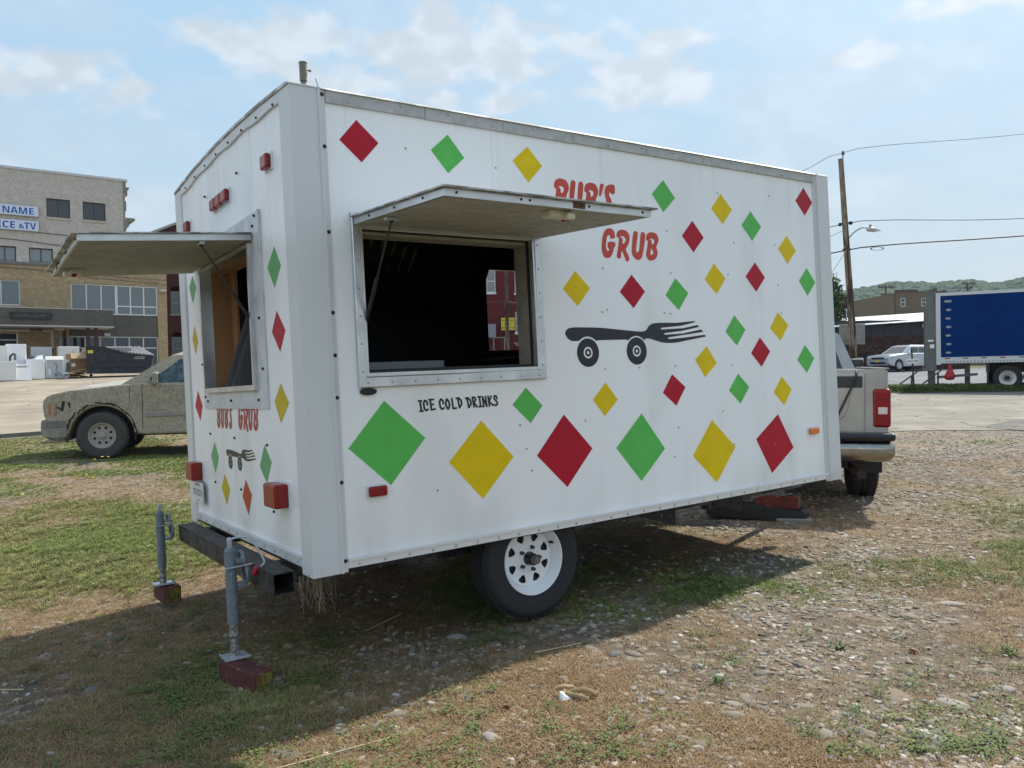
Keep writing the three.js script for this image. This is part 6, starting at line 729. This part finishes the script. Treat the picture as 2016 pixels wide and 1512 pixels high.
// ---------------------------------------------------------------- seen through the trailer's two windows
{ const t = thing('red_building', 'dark red brick building with sash windows seen through the trailer windows', 'building', [0, 0, 60], 0), W = [[-1.82, -1.14, 7.08, 9.6], [0.30, 1.0, 7.0, 9.3], [0.32, 1.0, 4.05, 5.62], [-5.4, -4.7, 7.0, 9.4], [3.4, 4.1, 7.0, 9.4]];
  obj('wall', extr(wallShape(-12, 9, 0.8, 11.5, W), 0.3).translate(0, 0, -0.3), bMat(T.brickPlum, [0.42, 0.34, 0.35]), t); obj('wall_mass', bb(-12, 9, 0.8, 11.4, -12, -0.7), bMat(T.brickPlum, [0.42, 0.34, 0.35]), t);
  for (const w of W) windowAt(t, ...w, -0.06, mat([0.6, 0.62, 0.62], 0.6), { rows: 3, f: 0.07, sill: 0.12, glass: new THREE.MeshPhysicalMaterial({ color: col([0.12, 0.14, 0.145]), roughness: 0.12, clearcoat: 0.6 }) });
  obj('dark_doorway', bb(-0.2, 2.2, 1.0, 2.75, 0.001, 0.03), M.black, t); obj('porch_rail', [bb(-1.35, -0.45, 3.62, 3.70, 1.1, 1.18), bb(-1.35, -1.27, 2.2, 3.61, 1.1, 1.18), bb(-0.55, -0.47, 2.2, 3.61, 1.1, 1.18), bb(-1.35, 1.6, 2.62, 2.72, 1.1, 1.2), bar([0.2, 3.3, 1.2], [1.5, 2.3, 1.2], 0.1, 0.12), bar([0.25, 2.5, 1.2], [1.6, 1.3, 1.2], 0.1, 0.14)], mat([0.22, 0.19, 0.17], 0.9), t); obj('meter_cabinet', bb(-1.75, -1.14, 3.68, 4.68, 0.4, 0.9), mat([0.20, 0.215, 0.24], 0.6), t); obj('porch', bb(-2.2, 1.8, 0.9, 2.2, 0.2, 1.09), mat([0.07, 0.06, 0.06], 0.9), t); obj('brick_arch', bb(0.35, 1.9, 3.05, 3.3, 0.001, 0.06), mat([0.28, 0.12, 0.12], 0.9), t);
  const s = thing('wall_sign', 'yellow sign on the red wall seen through the trailer windows', 'sign', [-0.25, 4.70, 59.98], 0); obj('sign_box', rbox(1.04, 0.98, 0.16, 0.02, 0, 0, 0.09), M.black, s);
  const cv = document.createElement('canvas'); cv.width = 256; cv.height = 240; const c = cv.getContext('2d'); c.fillStyle = '#cdbb2e'; c.fillRect(0, 0, 256, 240); c.fillStyle = '#1c1a12'; c.font = 'bold 44px sans-serif'; c.textAlign = 'center'; c.textBaseline = 'middle'; ['DINE ONE', 'ENJOY', 'WELLSVILLE'].forEach((q, i) => { const w = Math.min(1, 230 / c.measureText(q).width); c.save(); c.translate(128, 52 + i * 70); c.scale(w, 1); c.fillText(q, 0, 0); c.restore(); }); const tx = new THREE.CanvasTexture(cv); tx.colorSpace = THREE.SRGBColorSpace; obj('sign_print', new THREE.PlaneGeometry(1.0, 0.93).translate(0, 0, 0.1735), mat([0.9, 0.9, 0.9], 0.6, { x: { map: tx } }), s, true);
  const p = thing('utility_pole', 'grey wooden pole standing in front of the yellow sign, seen through the windows', 'utility pole', [-0.27, 1.2, 52], 0); obj('pole', new THREE.CylinderGeometry(0.10, 0.125, 9.5, 14).translate(0, 4.75, 0), mat([0.42, 0.40, 0.38], 0.95, { x: { map: poleTex } }), p, true); obj('bracket', [rbox(0.2, 0.25, 0.2, 0.03, 0.28, 4.3, 0), rod([0, 7.1, 0], [0.9, 7.4, 0], 0.04)], M.black, p);
  tag(obj('overhead_cable', [tube([[-9, 6.4, -51], [-3, 5.6, -51.6], [-0.2, 5.7, -51.85], [3, 5.2, -54]], 0.02, 24, 5)]), 'dark cable crossing in front of the red wall, seen through the windows', 'cable').material = M.black; }
// ---------------------------------------------------------------- wooded hills
{
  const ridge = [[1560, 600], [1640, 584], [1675, 577], [1697, 573], [1723, 569], [1744, 565], [1766, 564], [1806, 563], [1840, 567], [1856, 564], [1889, 560], [1930, 562], [1951, 566], [1980, 567], [2000, 562], [2016, 560], [2120, 566], [2300, 590]].map(([x, y]) => [Math.atan((x - 1008) / 1572), (710 - y) / Math.hypot(1572, x - 1008)]);
  const slope = (az) => { const base = 0.055 + 0.03 * (fbm(az * 3 + 20, 4, 4) - 0.3); if (az <= ridge[0][0]) return mix(base, ridge[0][1], sm(ridge[0][0] - 0.3, ridge[0][0], az)); const n = ridge.length - 1; if (az >= ridge[n][0]) return mix(ridge[n][1], base, sm(ridge[n][0], ridge[n][0] + 0.3, az)); for (let i = 0; i < n; i++) if (az < ridge[i + 1][0]) return mix(ridge[i][1], ridge[i + 1][1], (az - ridge[i][0]) / (ridge[i + 1][0] - ridge[i][0])); };
  const hh = (az, r) => { const k = sm(420, 1350, r); return 1 + slope(az) * 1300 * k * (r > 1350 ? 1 : 1) + 10 * (fbm(az * 30 + 60, r * 0.006, 4) - 0.5) * sm(500, 800, r) * sm(1400, 1100, r); };
  const A0 = -1.2, A1 = 1.2; const g = sheet((u, v) => { const az = mix(A0, A1, u), r = mix(380, 1700, v); return [Math.sin(az) * r, Math.cos(az) * r]; }, 160, 40, (x, f) => hh(Math.atan2(x, f), Math.hypot(x, f)) - 8 * sm(500, 650, Math.hypot(x, f)), 0);
  const hills = struct('hills', g, mat([0.035, 0.06, 0.025], 1, { x: { map: rep(T.mottle, 60) } }), true);
  const crown = (() => { const q = new THREE.IcosahedronGeometry(1, 2), p = q.attributes.position, v = new THREE.Vector3(); for (let i = 0; i < p.count; i++) { v.fromBufferAttribute(p, i); const k = 0.80 + 0.42 * fbm(v.x * 2.3 + 9 + v.z * 1.1, v.y * 2.3 + v.z * 2 + 30, 3); p.setXYZ(i, v.x * k, v.y * k * 0.9, v.z * k); } q.computeVertexNormals(); return q; })();
  const r = rng(99), L = []; for (let i = 0; i < 15000; i++) { const view = i < 9000, az = view ? mix(0.36, 0.62, r()) : mix(A0, A1, r()), d = mix(520, 1400, Math.sqrt(r())), s = 4.5 + 5 * r(); const t = r(), field = view && Math.abs(az - 0.425) < 0.008 && d < 720; if (field) continue; const tone = fbm(az * 40 + 5, d * 0.02, 3); L.push({ x: Math.sin(az) * d, f: Math.cos(az) * d, y: hh(az, d) - 8 * sm(500, 650, d) + s * 0.35 + 1, ry: r() * 6, s: [s, s * (0.9 + 0.5 * r()), s], c: mix3([0.016, 0.036, 0.014], [0.060, 0.092, 0.030], clamp(0.15 + 0.5 * t + (tone - 0.4) * 0.7)) }); }
  inst('wooded_hillside', crown, mat([1, 1, 1], 1), L).userData.label = 'hazy green wood covering the hills';
  inst('distant_trees', crown, mat([1, 1, 1], 1), [...Array(140)].map(() => { const az = mix(0.30, 0.62, r()), d = mix(190, 330, r()), s = 3 + 2.5 * r(); return { x: Math.sin(az) * d, f: Math.cos(az) * d, y: 2.0 + s * 0.3, ry: r() * 6, s: [s, s * 0.85, s], c: mix3([0.025, 0.05, 0.018], [0.06, 0.10, 0.03], r()) }; })).userData.label = 'row of distant green trees below the hill';
}
// ---------------------------------------------------------------- stones, grass and weeds of the lot
{
  const r = rng(2024);
  const pebble = (seed, flat) => { const q = new THREE.IcosahedronGeometry(1, 1), p = q.attributes.position, v = new THREE.Vector3(); for (let i = 0; i < p.count; i++) { v.fromBufferAttribute(p, i); const k = 0.74 + 0.5 * fbm(v.x * 1.3 + seed * 7 + 20, v.y * 1.3 + v.z * 1.7 + seed * 3 + 20, 2); p.setXYZ(i, v.x * k, v.y * k * flat, v.z * k * 0.8); } const m = mergeVertices(q.deleteAttribute('uv') && q, 1e-4); m.deleteAttribute('normal'); const m2 = mergeVertices(m, 1e-4); m2.computeVertexNormals(); return metreUV(m2); };
  const PB = [pebble(1, 0.5), pebble(2, 0.6), pebble(3, 0.42), pebble(4, 0.55), pebble(5, 0.35)];
  const tones = [[0.27, 0.235, 0.19], [0.20, 0.18, 0.15], [0.31, 0.265, 0.205], [0.19, 0.178, 0.16], [0.25, 0.195, 0.14], [0.40, 0.37, 0.325], [0.23, 0.175, 0.125]];
  const stoneTex = tex(256, 256, (u, v) => g3(0.72 + 0.28 * fbm(u * 16, v * 16, 5, 16)));
  const stoneM = tones.map((c) => mat(c, 0.9, { x: { map: rep(stoneTex, 0.16), bumpMap: T.rough, bumpScale: 0.002 } }));
  function stone(x, f, s, k, m) { const e = new THREE.Mesh(PB[k], stoneM[m]); e.name = 'stone'; e.castShadow = e.receiveShadow = true; e.position.set(x, gy(x, f) - s * 0.04, -f); e.rotation.set((r() - 0.5) * 0.25, r() * 6.28, (r() - 0.5) * 0.25); e.scale.set(s * (1.1 + 0.3 * r()), s * (0.55 + 0.35 * r()), s); lot.add(e); }
  for (const [x, f, s, m] of [[1.66, 3.47, 0.105, 4], [0.89, 3.26, 0.055, 2], [2.68, 4.89, 0.085, 5], [0.41, 4.30, 0.05, 0], [0.60, 4.06, 0.05, 2], [0.67, 3.45, 0.045, 1], [-0.04, 4.54, 0.05, 3], [0.25, 4.51, 0.055, 1], [-0.17, 4.06, 0.06, 0], [-2.42, 4.23, 0.06, 0], [-2.15, 4.02, 0.07, 3], [-2.72, 4.59, 0.075, 0], [-2.42, 3.78, 0.045, 0], [-0.92, 3.19, 0.065, 1], [-0.5, 4.14, 0.04, 0], [-0.61, 3.42, 0.035, 5], [0.46, 3.51, 0.03, 2], [1.88, 3.39, 0.085, 5], [1.64, 3.08, 0.07, 1], [1.86, 3.07, 0.075, 3], [-0.01, 4.07, 0.055, 1], [-1.04, 4.44, 0.04, 0], [-2.28, 4.36, 0.05, 0], [1.0, 3.44, 0.055, 2], [1.05, 3.36, 0.045, 0], [1.35, 3.10, 0.06, 0], [3.1, 5.6, 0.07, 0], [3.4, 5.9, 0.08, 2]]) stone(x, f, s * 0.82, Math.floor(r() * 5), m);
  for (let i = 0, n = 0; n < 235 && i < 4000; i++) { const f = 3.0 + 5.0 * r() ** 1.6, x = (r() * 2 - 1) * f * 0.66, [g, d, s] = cover(x, f); if (r() > 0.15 + s * 0.9 || (x < -1.4 && f > 5.4 && r() < 0.8)) continue; stone(x, f, 0.018 + 0.034 * r() ** 2, Math.floor(r() * 5), Math.floor(r() * 7)); n++; }
  const pc = () => { const c = tones[Math.floor(r() * 7)], k = 0.7 + 0.55 * r(); return c.map((q) => q * k); };
  for (let v = 0; v < 3; v++) { const L = []; for (let i = 0; i < 60000 && L.length < 7500; i++) { const f = 2.8 + 10.5 * r() ** 1.9, x = (r() * 2 - 1) * (f * 0.68 + 0.2); if (x > 12) continue; const [g, d, s] = cover(x, f); if (r() > 0.055 + s ** 1.6 * 0.36 - g * 0.15) continue; const z = (0.0055 + 0.019 * r() ** 3.5) * (0.8 + f * 0.05); L.push({ x, f, y: gy(x, f) + z * 0.1, rx: (r() - 0.5) * 0.6, ry: r() * 6.28, rz: (r() - 0.5) * 0.6, s: [z * 1.1, z, z], c: pc() }); } inst('pebbles', PB[v * 2], mat([1, 1, 1], 0.92), L, lot); }
  // far gravel at right, coarser
  { const L = []; for (let i = 0; i < 9000; i++) { const f = 8.5 + 8.5 * r() ** 0.8, x = 3 + (f * 0.68 - 3) * r(); if (x > 12.8 || f > apronEdge(x) + 0.5 + 0.7 * r()) continue; if (r() > 0.25 + cover(x, f)[2]) continue; const z = 0.008 + 0.018 * r() ** 3; L.push({ x, f, y: gy(x, f) + z * 0.1, ry: r() * 6, s: [z * 1.2, z, z], c: pc() }); } inst('pebbles', PB[1], mat([1, 1, 1], 0.92), L, lot); }
  // tufts of blades
  function tuft(n, h, spread, w, seed, lean) { const q = rng(seed), pos = [], idx = []; for (let i = 0; i < n; i++) { const a = q() * 6.283, d = q() * spread, bx = Math.cos(a) * d, bz = Math.sin(a) * d, b = a + (q() - 0.5) * 1.6, L = h * (0.5 + 0.7 * q()), le = lean * (0.4 + q()), cx = -Math.sin(b) * w / 2, cz = Math.cos(b) * w / 2, k = pos.length / 3; const m = [bx + Math.cos(b) * L * le * 0.35, L * 0.62, bz + Math.sin(b) * L * le * 0.35], t = [bx + Math.cos(b) * L * le, L * (1 - 0.35 * le), bz + Math.sin(b) * L * le]; pos.push(bx - cx, 0, bz - cz, bx + cx, 0, bz + cz, m[0] + cx * 0.8, m[1], m[2] + cz * 0.8, m[0] - cx * 0.8, m[1], m[2] - cz * 0.8, ...t); idx.push(k, k + 1, k + 2, k, k + 2, k + 3, k + 3, k + 2, k + 4); } const g = new THREE.BufferGeometry(); g.setAttribute('position', new THREE.Float32BufferAttribute(pos, 3)); g.setIndex(idx); g.computeVertexNormals(); return g; }
  const bladeM = new THREE.MeshStandardMaterial({ color: 0xffffff, roughness: 0.85, side: THREE.DoubleSide });
  const clear = (x, f) => { for (const [a, b, q] of [[-1.3, 3.98, 0.14], [-2.42, 5.55, 0.12], [-7.1, 13.8, 0.3]]) if (Math.hypot(x - a, f - b) < q) return false; return true; };
  const G = [], D = [], LW = []; const left = (x, f) => sm(-1.4, -2.8, x);
  for (let i = 0; i < 150000 && G.length < 36000; i++) { const f = 2.9 + 15.5 * r() ** 1.5, x = f > 7 && r() < 0.6 ? -f * 0.68 + r() * (f * 0.68 - 1.0) : (r() * 2 - 1) * f * 0.7; if (x > 12.5 || !clear(x, f)) continue; const [g] = cover(x, f); if (x * EN[0] + f * EN[1] < -20.2 || (x > 2.5 && f > apronEdge(x) - 0.2)) continue; if (r() > 0.02 + g ** 1.5 * 1.2) continue; const k = (0.55 + 0.6 * r()) * (0.7 + 0.5 * g) * (f < 5 ? 0.75 : 1), t = r(); const hue = fbm(x * 0.8 + 3, f * 0.8 + 7, 3); G.push({ x, f, y: gy(x, f) - 0.003, ry: r() * 6.28, s: [k, k * (0.7 + 0.5 * r()), k], c: mix3(mix3([0.105, 0.155, 0.026], [0.215, 0.235, 0.06], t), [0.30, 0.23, 0.11], clamp((0.60 - hue) * 2.4) * (0.35 + 0.6 * r())) }); }
  inst('green_grass', tuft(14, 0.042, 0.035, 0.0042, 3, 0.9), bladeM, G).userData.label = 'short patchy green grass on the lot';
  for (let i = 0; i < 200000 && D.length < 60000; i++) { const f = 2.8 + 10 * r() ** 1.6, x = (r() * 2 - 1) * f * 0.7; if (x > 12 || !clear(x, f)) continue; const [g, d, s] = cover(x, f); if (r() > d * 0.75 + 0.17) continue; const k = 0.55 + 0.7 * r(), t = r(); D.push({ x, f, y: gy(x, f) - 0.004, ry: r() * 6.28, s: [k, k * (0.35 + 0.5 * r()), k], c: mix3([0.16, 0.092, 0.042], [0.33, 0.225, 0.11], t) }); }
  inst('dry_grass', tuft(12, 0.034, 0.045, 0.0026, 5, 1.5), bladeM, D).userData.label = 'thin dry brown grass between the stones';
  // tiny broad-leaved ground cover
  { const pos = [], idx = [], q = rng(6); for (let i = 0; i < 9; i++) { const a = q() * 6.28, d = 0.008 + 0.022 * q(), x = Math.cos(a) * d, z = Math.sin(a) * d, y = 0.006 + 0.018 * q(), L = 0.012 + 0.008 * q(), w = 0.005, k = pos.length / 3, b = q() * 6.28; pos.push(x, y, z, x + Math.cos(b) * L * 0.5 - Math.sin(b) * w, y + 0.004, z + Math.sin(b) * L * 0.5 + Math.cos(b) * w, x + Math.cos(b) * L, y + 0.001, z + Math.sin(b) * L, x + Math.cos(b) * L * 0.5 + Math.sin(b) * w, y + 0.004, z + Math.sin(b) * L * 0.5 - Math.cos(b) * w); idx.push(k, k + 1, k + 2, k, k + 2, k + 3); } const g = new THREE.BufferGeometry(); g.setAttribute('position', new THREE.Float32BufferAttribute(pos, 3)); g.setIndex(idx); g.computeVertexNormals();
    for (let i = 0; i < 60000 && LW.length < 9000; i++) { const f = 2.9 + 5 * r() ** 1.7, x = (r() * 2 - 1) * f * 0.7; if (!clear(x, f)) continue; const c = cover(x, f)[0], n = fbm(x * 3 + 5, f * 3 + 2, 3); if (n < 0.5 || r() > 0.04 + c * (x < -0.3 ? 0.2 : 0.42) * sm(0.5, 0.62, n)) continue; const k = 0.7 + 0.7 * r(); LW.push({ x, f, y: gy(x, f), ry: r() * 6.28, s: [k, k, k], c: mix3([0.06, 0.10, 0.022], [0.13, 0.165, 0.04], r()) }); } inst('ground_cover', g, bladeM, LW).userData.label = 'tiny broad-leaved green ground cover among the stones'; }
  { const L = []; for (let i = 0; i < 5000; i++) { const x = 5 + 22 * r(), f = 29.9 + 2.3 * r(), k = 2 + 3 * r(); L.push({ x, f, y: vergeY(x, f) + 0.03, ry: r() * 6, s: [k, k * 0.9, k], c: mix3([0.08, 0.125, 0.03], [0.17, 0.19, 0.06], r()) }); } inst('verge_grass', tuft(14, 0.05, 0.05, 0.006, 8, 0.9), bladeM, L).userData.label = 'ragged grass along the verge below the blue trailer'; }
  // weeds: rosettes that can be told apart
  const leaf = (L, w, up) => { const s = []; const pos = [], idx = [], n = 5; for (let i = 0; i <= n; i++) { const t = i / n, ww = w * Math.sin(Math.PI * (0.12 + 0.88 * t)) * (t === 1 ? 0.1 : 1), x = L * t, y = up * Math.sin(t * 2.2) * L - 0.1 * L * t * t; pos.push(x, y + ww * 0.25, ww / 2, x, y, 0, x, y + ww * 0.25, -ww / 2); } for (let i = 0; i < n; i++) { const k = i * 3; idx.push(k, k + 3, k + 4, k, k + 4, k + 1, k + 1, k + 4, k + 5, k + 1, k + 5, k + 2); } const g = new THREE.BufferGeometry(); g.setAttribute('position', new THREE.Float32BufferAttribute(pos, 3)); g.setIndex(idx); g.computeVertexNormals(); return g; };
  const weedM = [[0.075, 0.125, 0.03], [0.10, 0.15, 0.035], [0.06, 0.105, 0.04]].map((c) => mat(c, 0.7, { x: { side: THREE.DoubleSide } }));
  const protos = [0, 1, 2].map((k) => { const q = rng(40 + k), g = []; const n = [34, 44, 26][k]; for (let i = 0; i < n; i++) g.push(leaf(0.022 + 0.055 * q() ** 1.5, [0.009, 0.005, 0.013][k], 0.15 + 0.75 * q()).rotateY(i / n * 6.28 + q() * 0.4).translate((q() - 0.5) * 0.07, 0, (q() - 0.5) * 0.07)); return join(g); });
  const weedAt = (x, f, i, s) => { const q = (i * 0.37) % 1; return { k: i % 3, x, f, s: s || 0.5 + 0.45 * q, ry: i * 1.9 }; };
  [[-1.63, 3.81, 'dark green leafy weed in the shade left of the nearest timber block'], [-1.87, 3.18, 'pale weed clump at the lower left corner of the gravel'], [-0.78, 3.02, 'small leafy weed in front of the nearest timber block'], [0.94, 3.64, 'green weed clump right of the tan litter'], [1.13, 3.07, 'bright green weed by the large stones at the lower edge'], [1.67, 4.10, 'largest grassy weed clump in the middle of the right-hand gravel'], [2.52, 4.03, 'grassy weed clump nearest the right edge'], [1.41, 3.31, 'low weed clump just left of the big flat brown stone']].forEach(([x, f, lab], i) => { const w = weedAt(x, f, i, 0.85), m = new THREE.Mesh(protos[w.k], weedM[(i * 7) % 3]); m.name = numbered('weed'); m.castShadow = m.receiveShadow = true; m.position.set(x, gy(x, f), -f); m.rotation.y = w.ry; m.scale.setScalar(w.s); scene.add(m); tag(m, lab, 'weed', 'leafy weeds in the gravel'); });
  { const L = [[-1.83, 3.51], [-2.17, 3.60], [1.28, 3.68], [2.29, 3.77], [2.19, 4.17], [0.87, 3.27], [0.83, 3.55], [-0.19, 3.40], [1.74, 3.70], [1.38, 4.69], [2.81, 6.05], [-0.58, 3.27], [-0.95, 4.0], [1.39, 3.83], [0.2, 4.02], [-2.25, 3.32]]; for (let i = 0; i < 260; i++) { const f = 2.9 + 6 * r() ** 1.6, x = (r() * 2 - 1) * f * 0.68; if (clear(x, f) && r() < 0.3 + cover(x, f)[0]) L.push([x, f]); }
    for (let k = 0; k < 3; k++) inst('small_weeds', protos[k], weedM[k], L.filter((_, i) => i % 3 === k).map(([x, f], i) => { const z = 0.25 + 0.5 * r() ** 2; return { x, f, y: gy(x, f), ry: r() * 6.28, s: [z, z * 0.7, z] }; })).userData.label = ['small leafy weeds dotted over the gravel', 'small narrow-leaved weeds dotted over the gravel', 'small broad-leaved weeds dotted over the gravel'][k]; }
  { // yellow wild flowers before the muddy pickup's wheel
    const L = []; for (const [x, f] of [[-6.75, 13.1], [-6.6, 13.0], [-6.85, 13.05], [-6.0, 11.2], [-5.75, 10.9], [-5.8, 9.4], [-6.3, 9.7]]) L.push({ x, f, y: gy(x, f) + 0.06 + 0.06 * r(), ry: r() * 6, s: [0.02, 0.014, 0.02], c: [0.75, 0.56, 0.02] }); inst('wild_flowers', PB[0], bladeM, L).userData.label = 'tiny yellow wild flowers in front of the muddy pickup'; }
  { // scrap of torn plastic and a husk
    const x = 0.235, f = 3.5, y = gy(x, f), t = thing('litter_scrap', 'torn tan foam strips and a white scrap lying on the gravel in front', 'litter', [x, y, f], 0.2), tan = mat([0.42, 0.30, 0.15], 0.9, { x: { map: rep(stoneTex, 0.05) } });
    const strip = (pts, w) => { const c = new THREE.CatmullRomCurve3(pts.map((p) => new THREE.Vector3(...p))); const g = new THREE.TubeGeometry(c, 18, w, 7); const p = g.attributes.position; for (let i = 0; i < p.count; i++) p.setY(i, p.getY(i) * 0.85 + 0.004 * fbm(p.getX(i) * 90 + 30, p.getZ(i) * 90 + 30, 2)); g.computeVertexNormals(); return g; };
    obj('foam_strip', strip([[-0.015, 0.025, -0.01], [0.03, 0.022, 0.02], [0.075, 0.014, 0.055]], 0.013), tan, t); obj('foam_strip', strip([[0.02, 0.02, -0.03], [0.07, 0.035, -0.01], [0.12, 0.02, 0.03]], 0.013), tan, t); obj('foam_strip', strip([[-0.05, 0.035, -0.045], [-0.02, 0.048, -0.04], [0.03, 0.035, -0.055]], 0.010), tan, t); obj('stalk', strip([[-0.018, 0.04, -0.04], [-0.02, 0.02, -0.005]], 0.008), tan, t);
    obj('white_scrap', [hull([[-0.05, 0.002, -0.01], [0.0, 0.004, 0.0], [-0.04, 0.03, -0.02], [-0.01, 0.03, -0.025], [-0.045, 0.006, 0.03], [0.005, 0.01, 0.025], [-0.03, 0.026, 0.01]])], mat([0.55, 0.56, 0.57], 0.5), t); }
  for (const [x, f, c, lab] of [[2.03, 4.05, [0.50, 0.12, 0.02], 'single orange dead leaf on the gravel at right'], [-0.04, 3.45, [0.42, 0.17, 0.07], 'small reddish-brown dead leaf left of the litter']]) { const t = thing('fallen_leaf', lab, 'leaf', [x, gy(x, f) + 0.012, f], r() * 6); const n = 12, s = shapeOf([...Array(n)].map((_, i) => { const a = i / n * 6.283, q = 0.028 * (i % 2 ? 0.55 : 1); return [Math.cos(a) * q, Math.sin(a) * q]; })); obj('blade', extr(s, 0.001).rotateX(-1.0), mat(c, 0.7), t); obj('leaf_stalk', rod([0, 0, 0], [0.03, -0.008, 0.02], 0.0012), mat(c, 0.7), t); }
  { const g = []; for (const [a, b] of [[[-2.66, 4.07], [-2.52, 4.05]], [[-0.95, 3.05], [-0.45, 3.3]], [[0.1, 4.1], [0.35, 4.22]], [[-0.9, 4.75], [-0.72, 5.05]]]) g.push(rod([a[0], gy(...a) + 0.012, -a[1]], [b[0], gy(...b) + 0.014, -b[1]], 0.003)); const s = obj('straw_stems', g, mat([0.5, 0.42, 0.24], 0.9)); stuff(s).userData.label = 'loose pale straw stems lying on the gravel'; }
}
renderer.render(scene, camera);
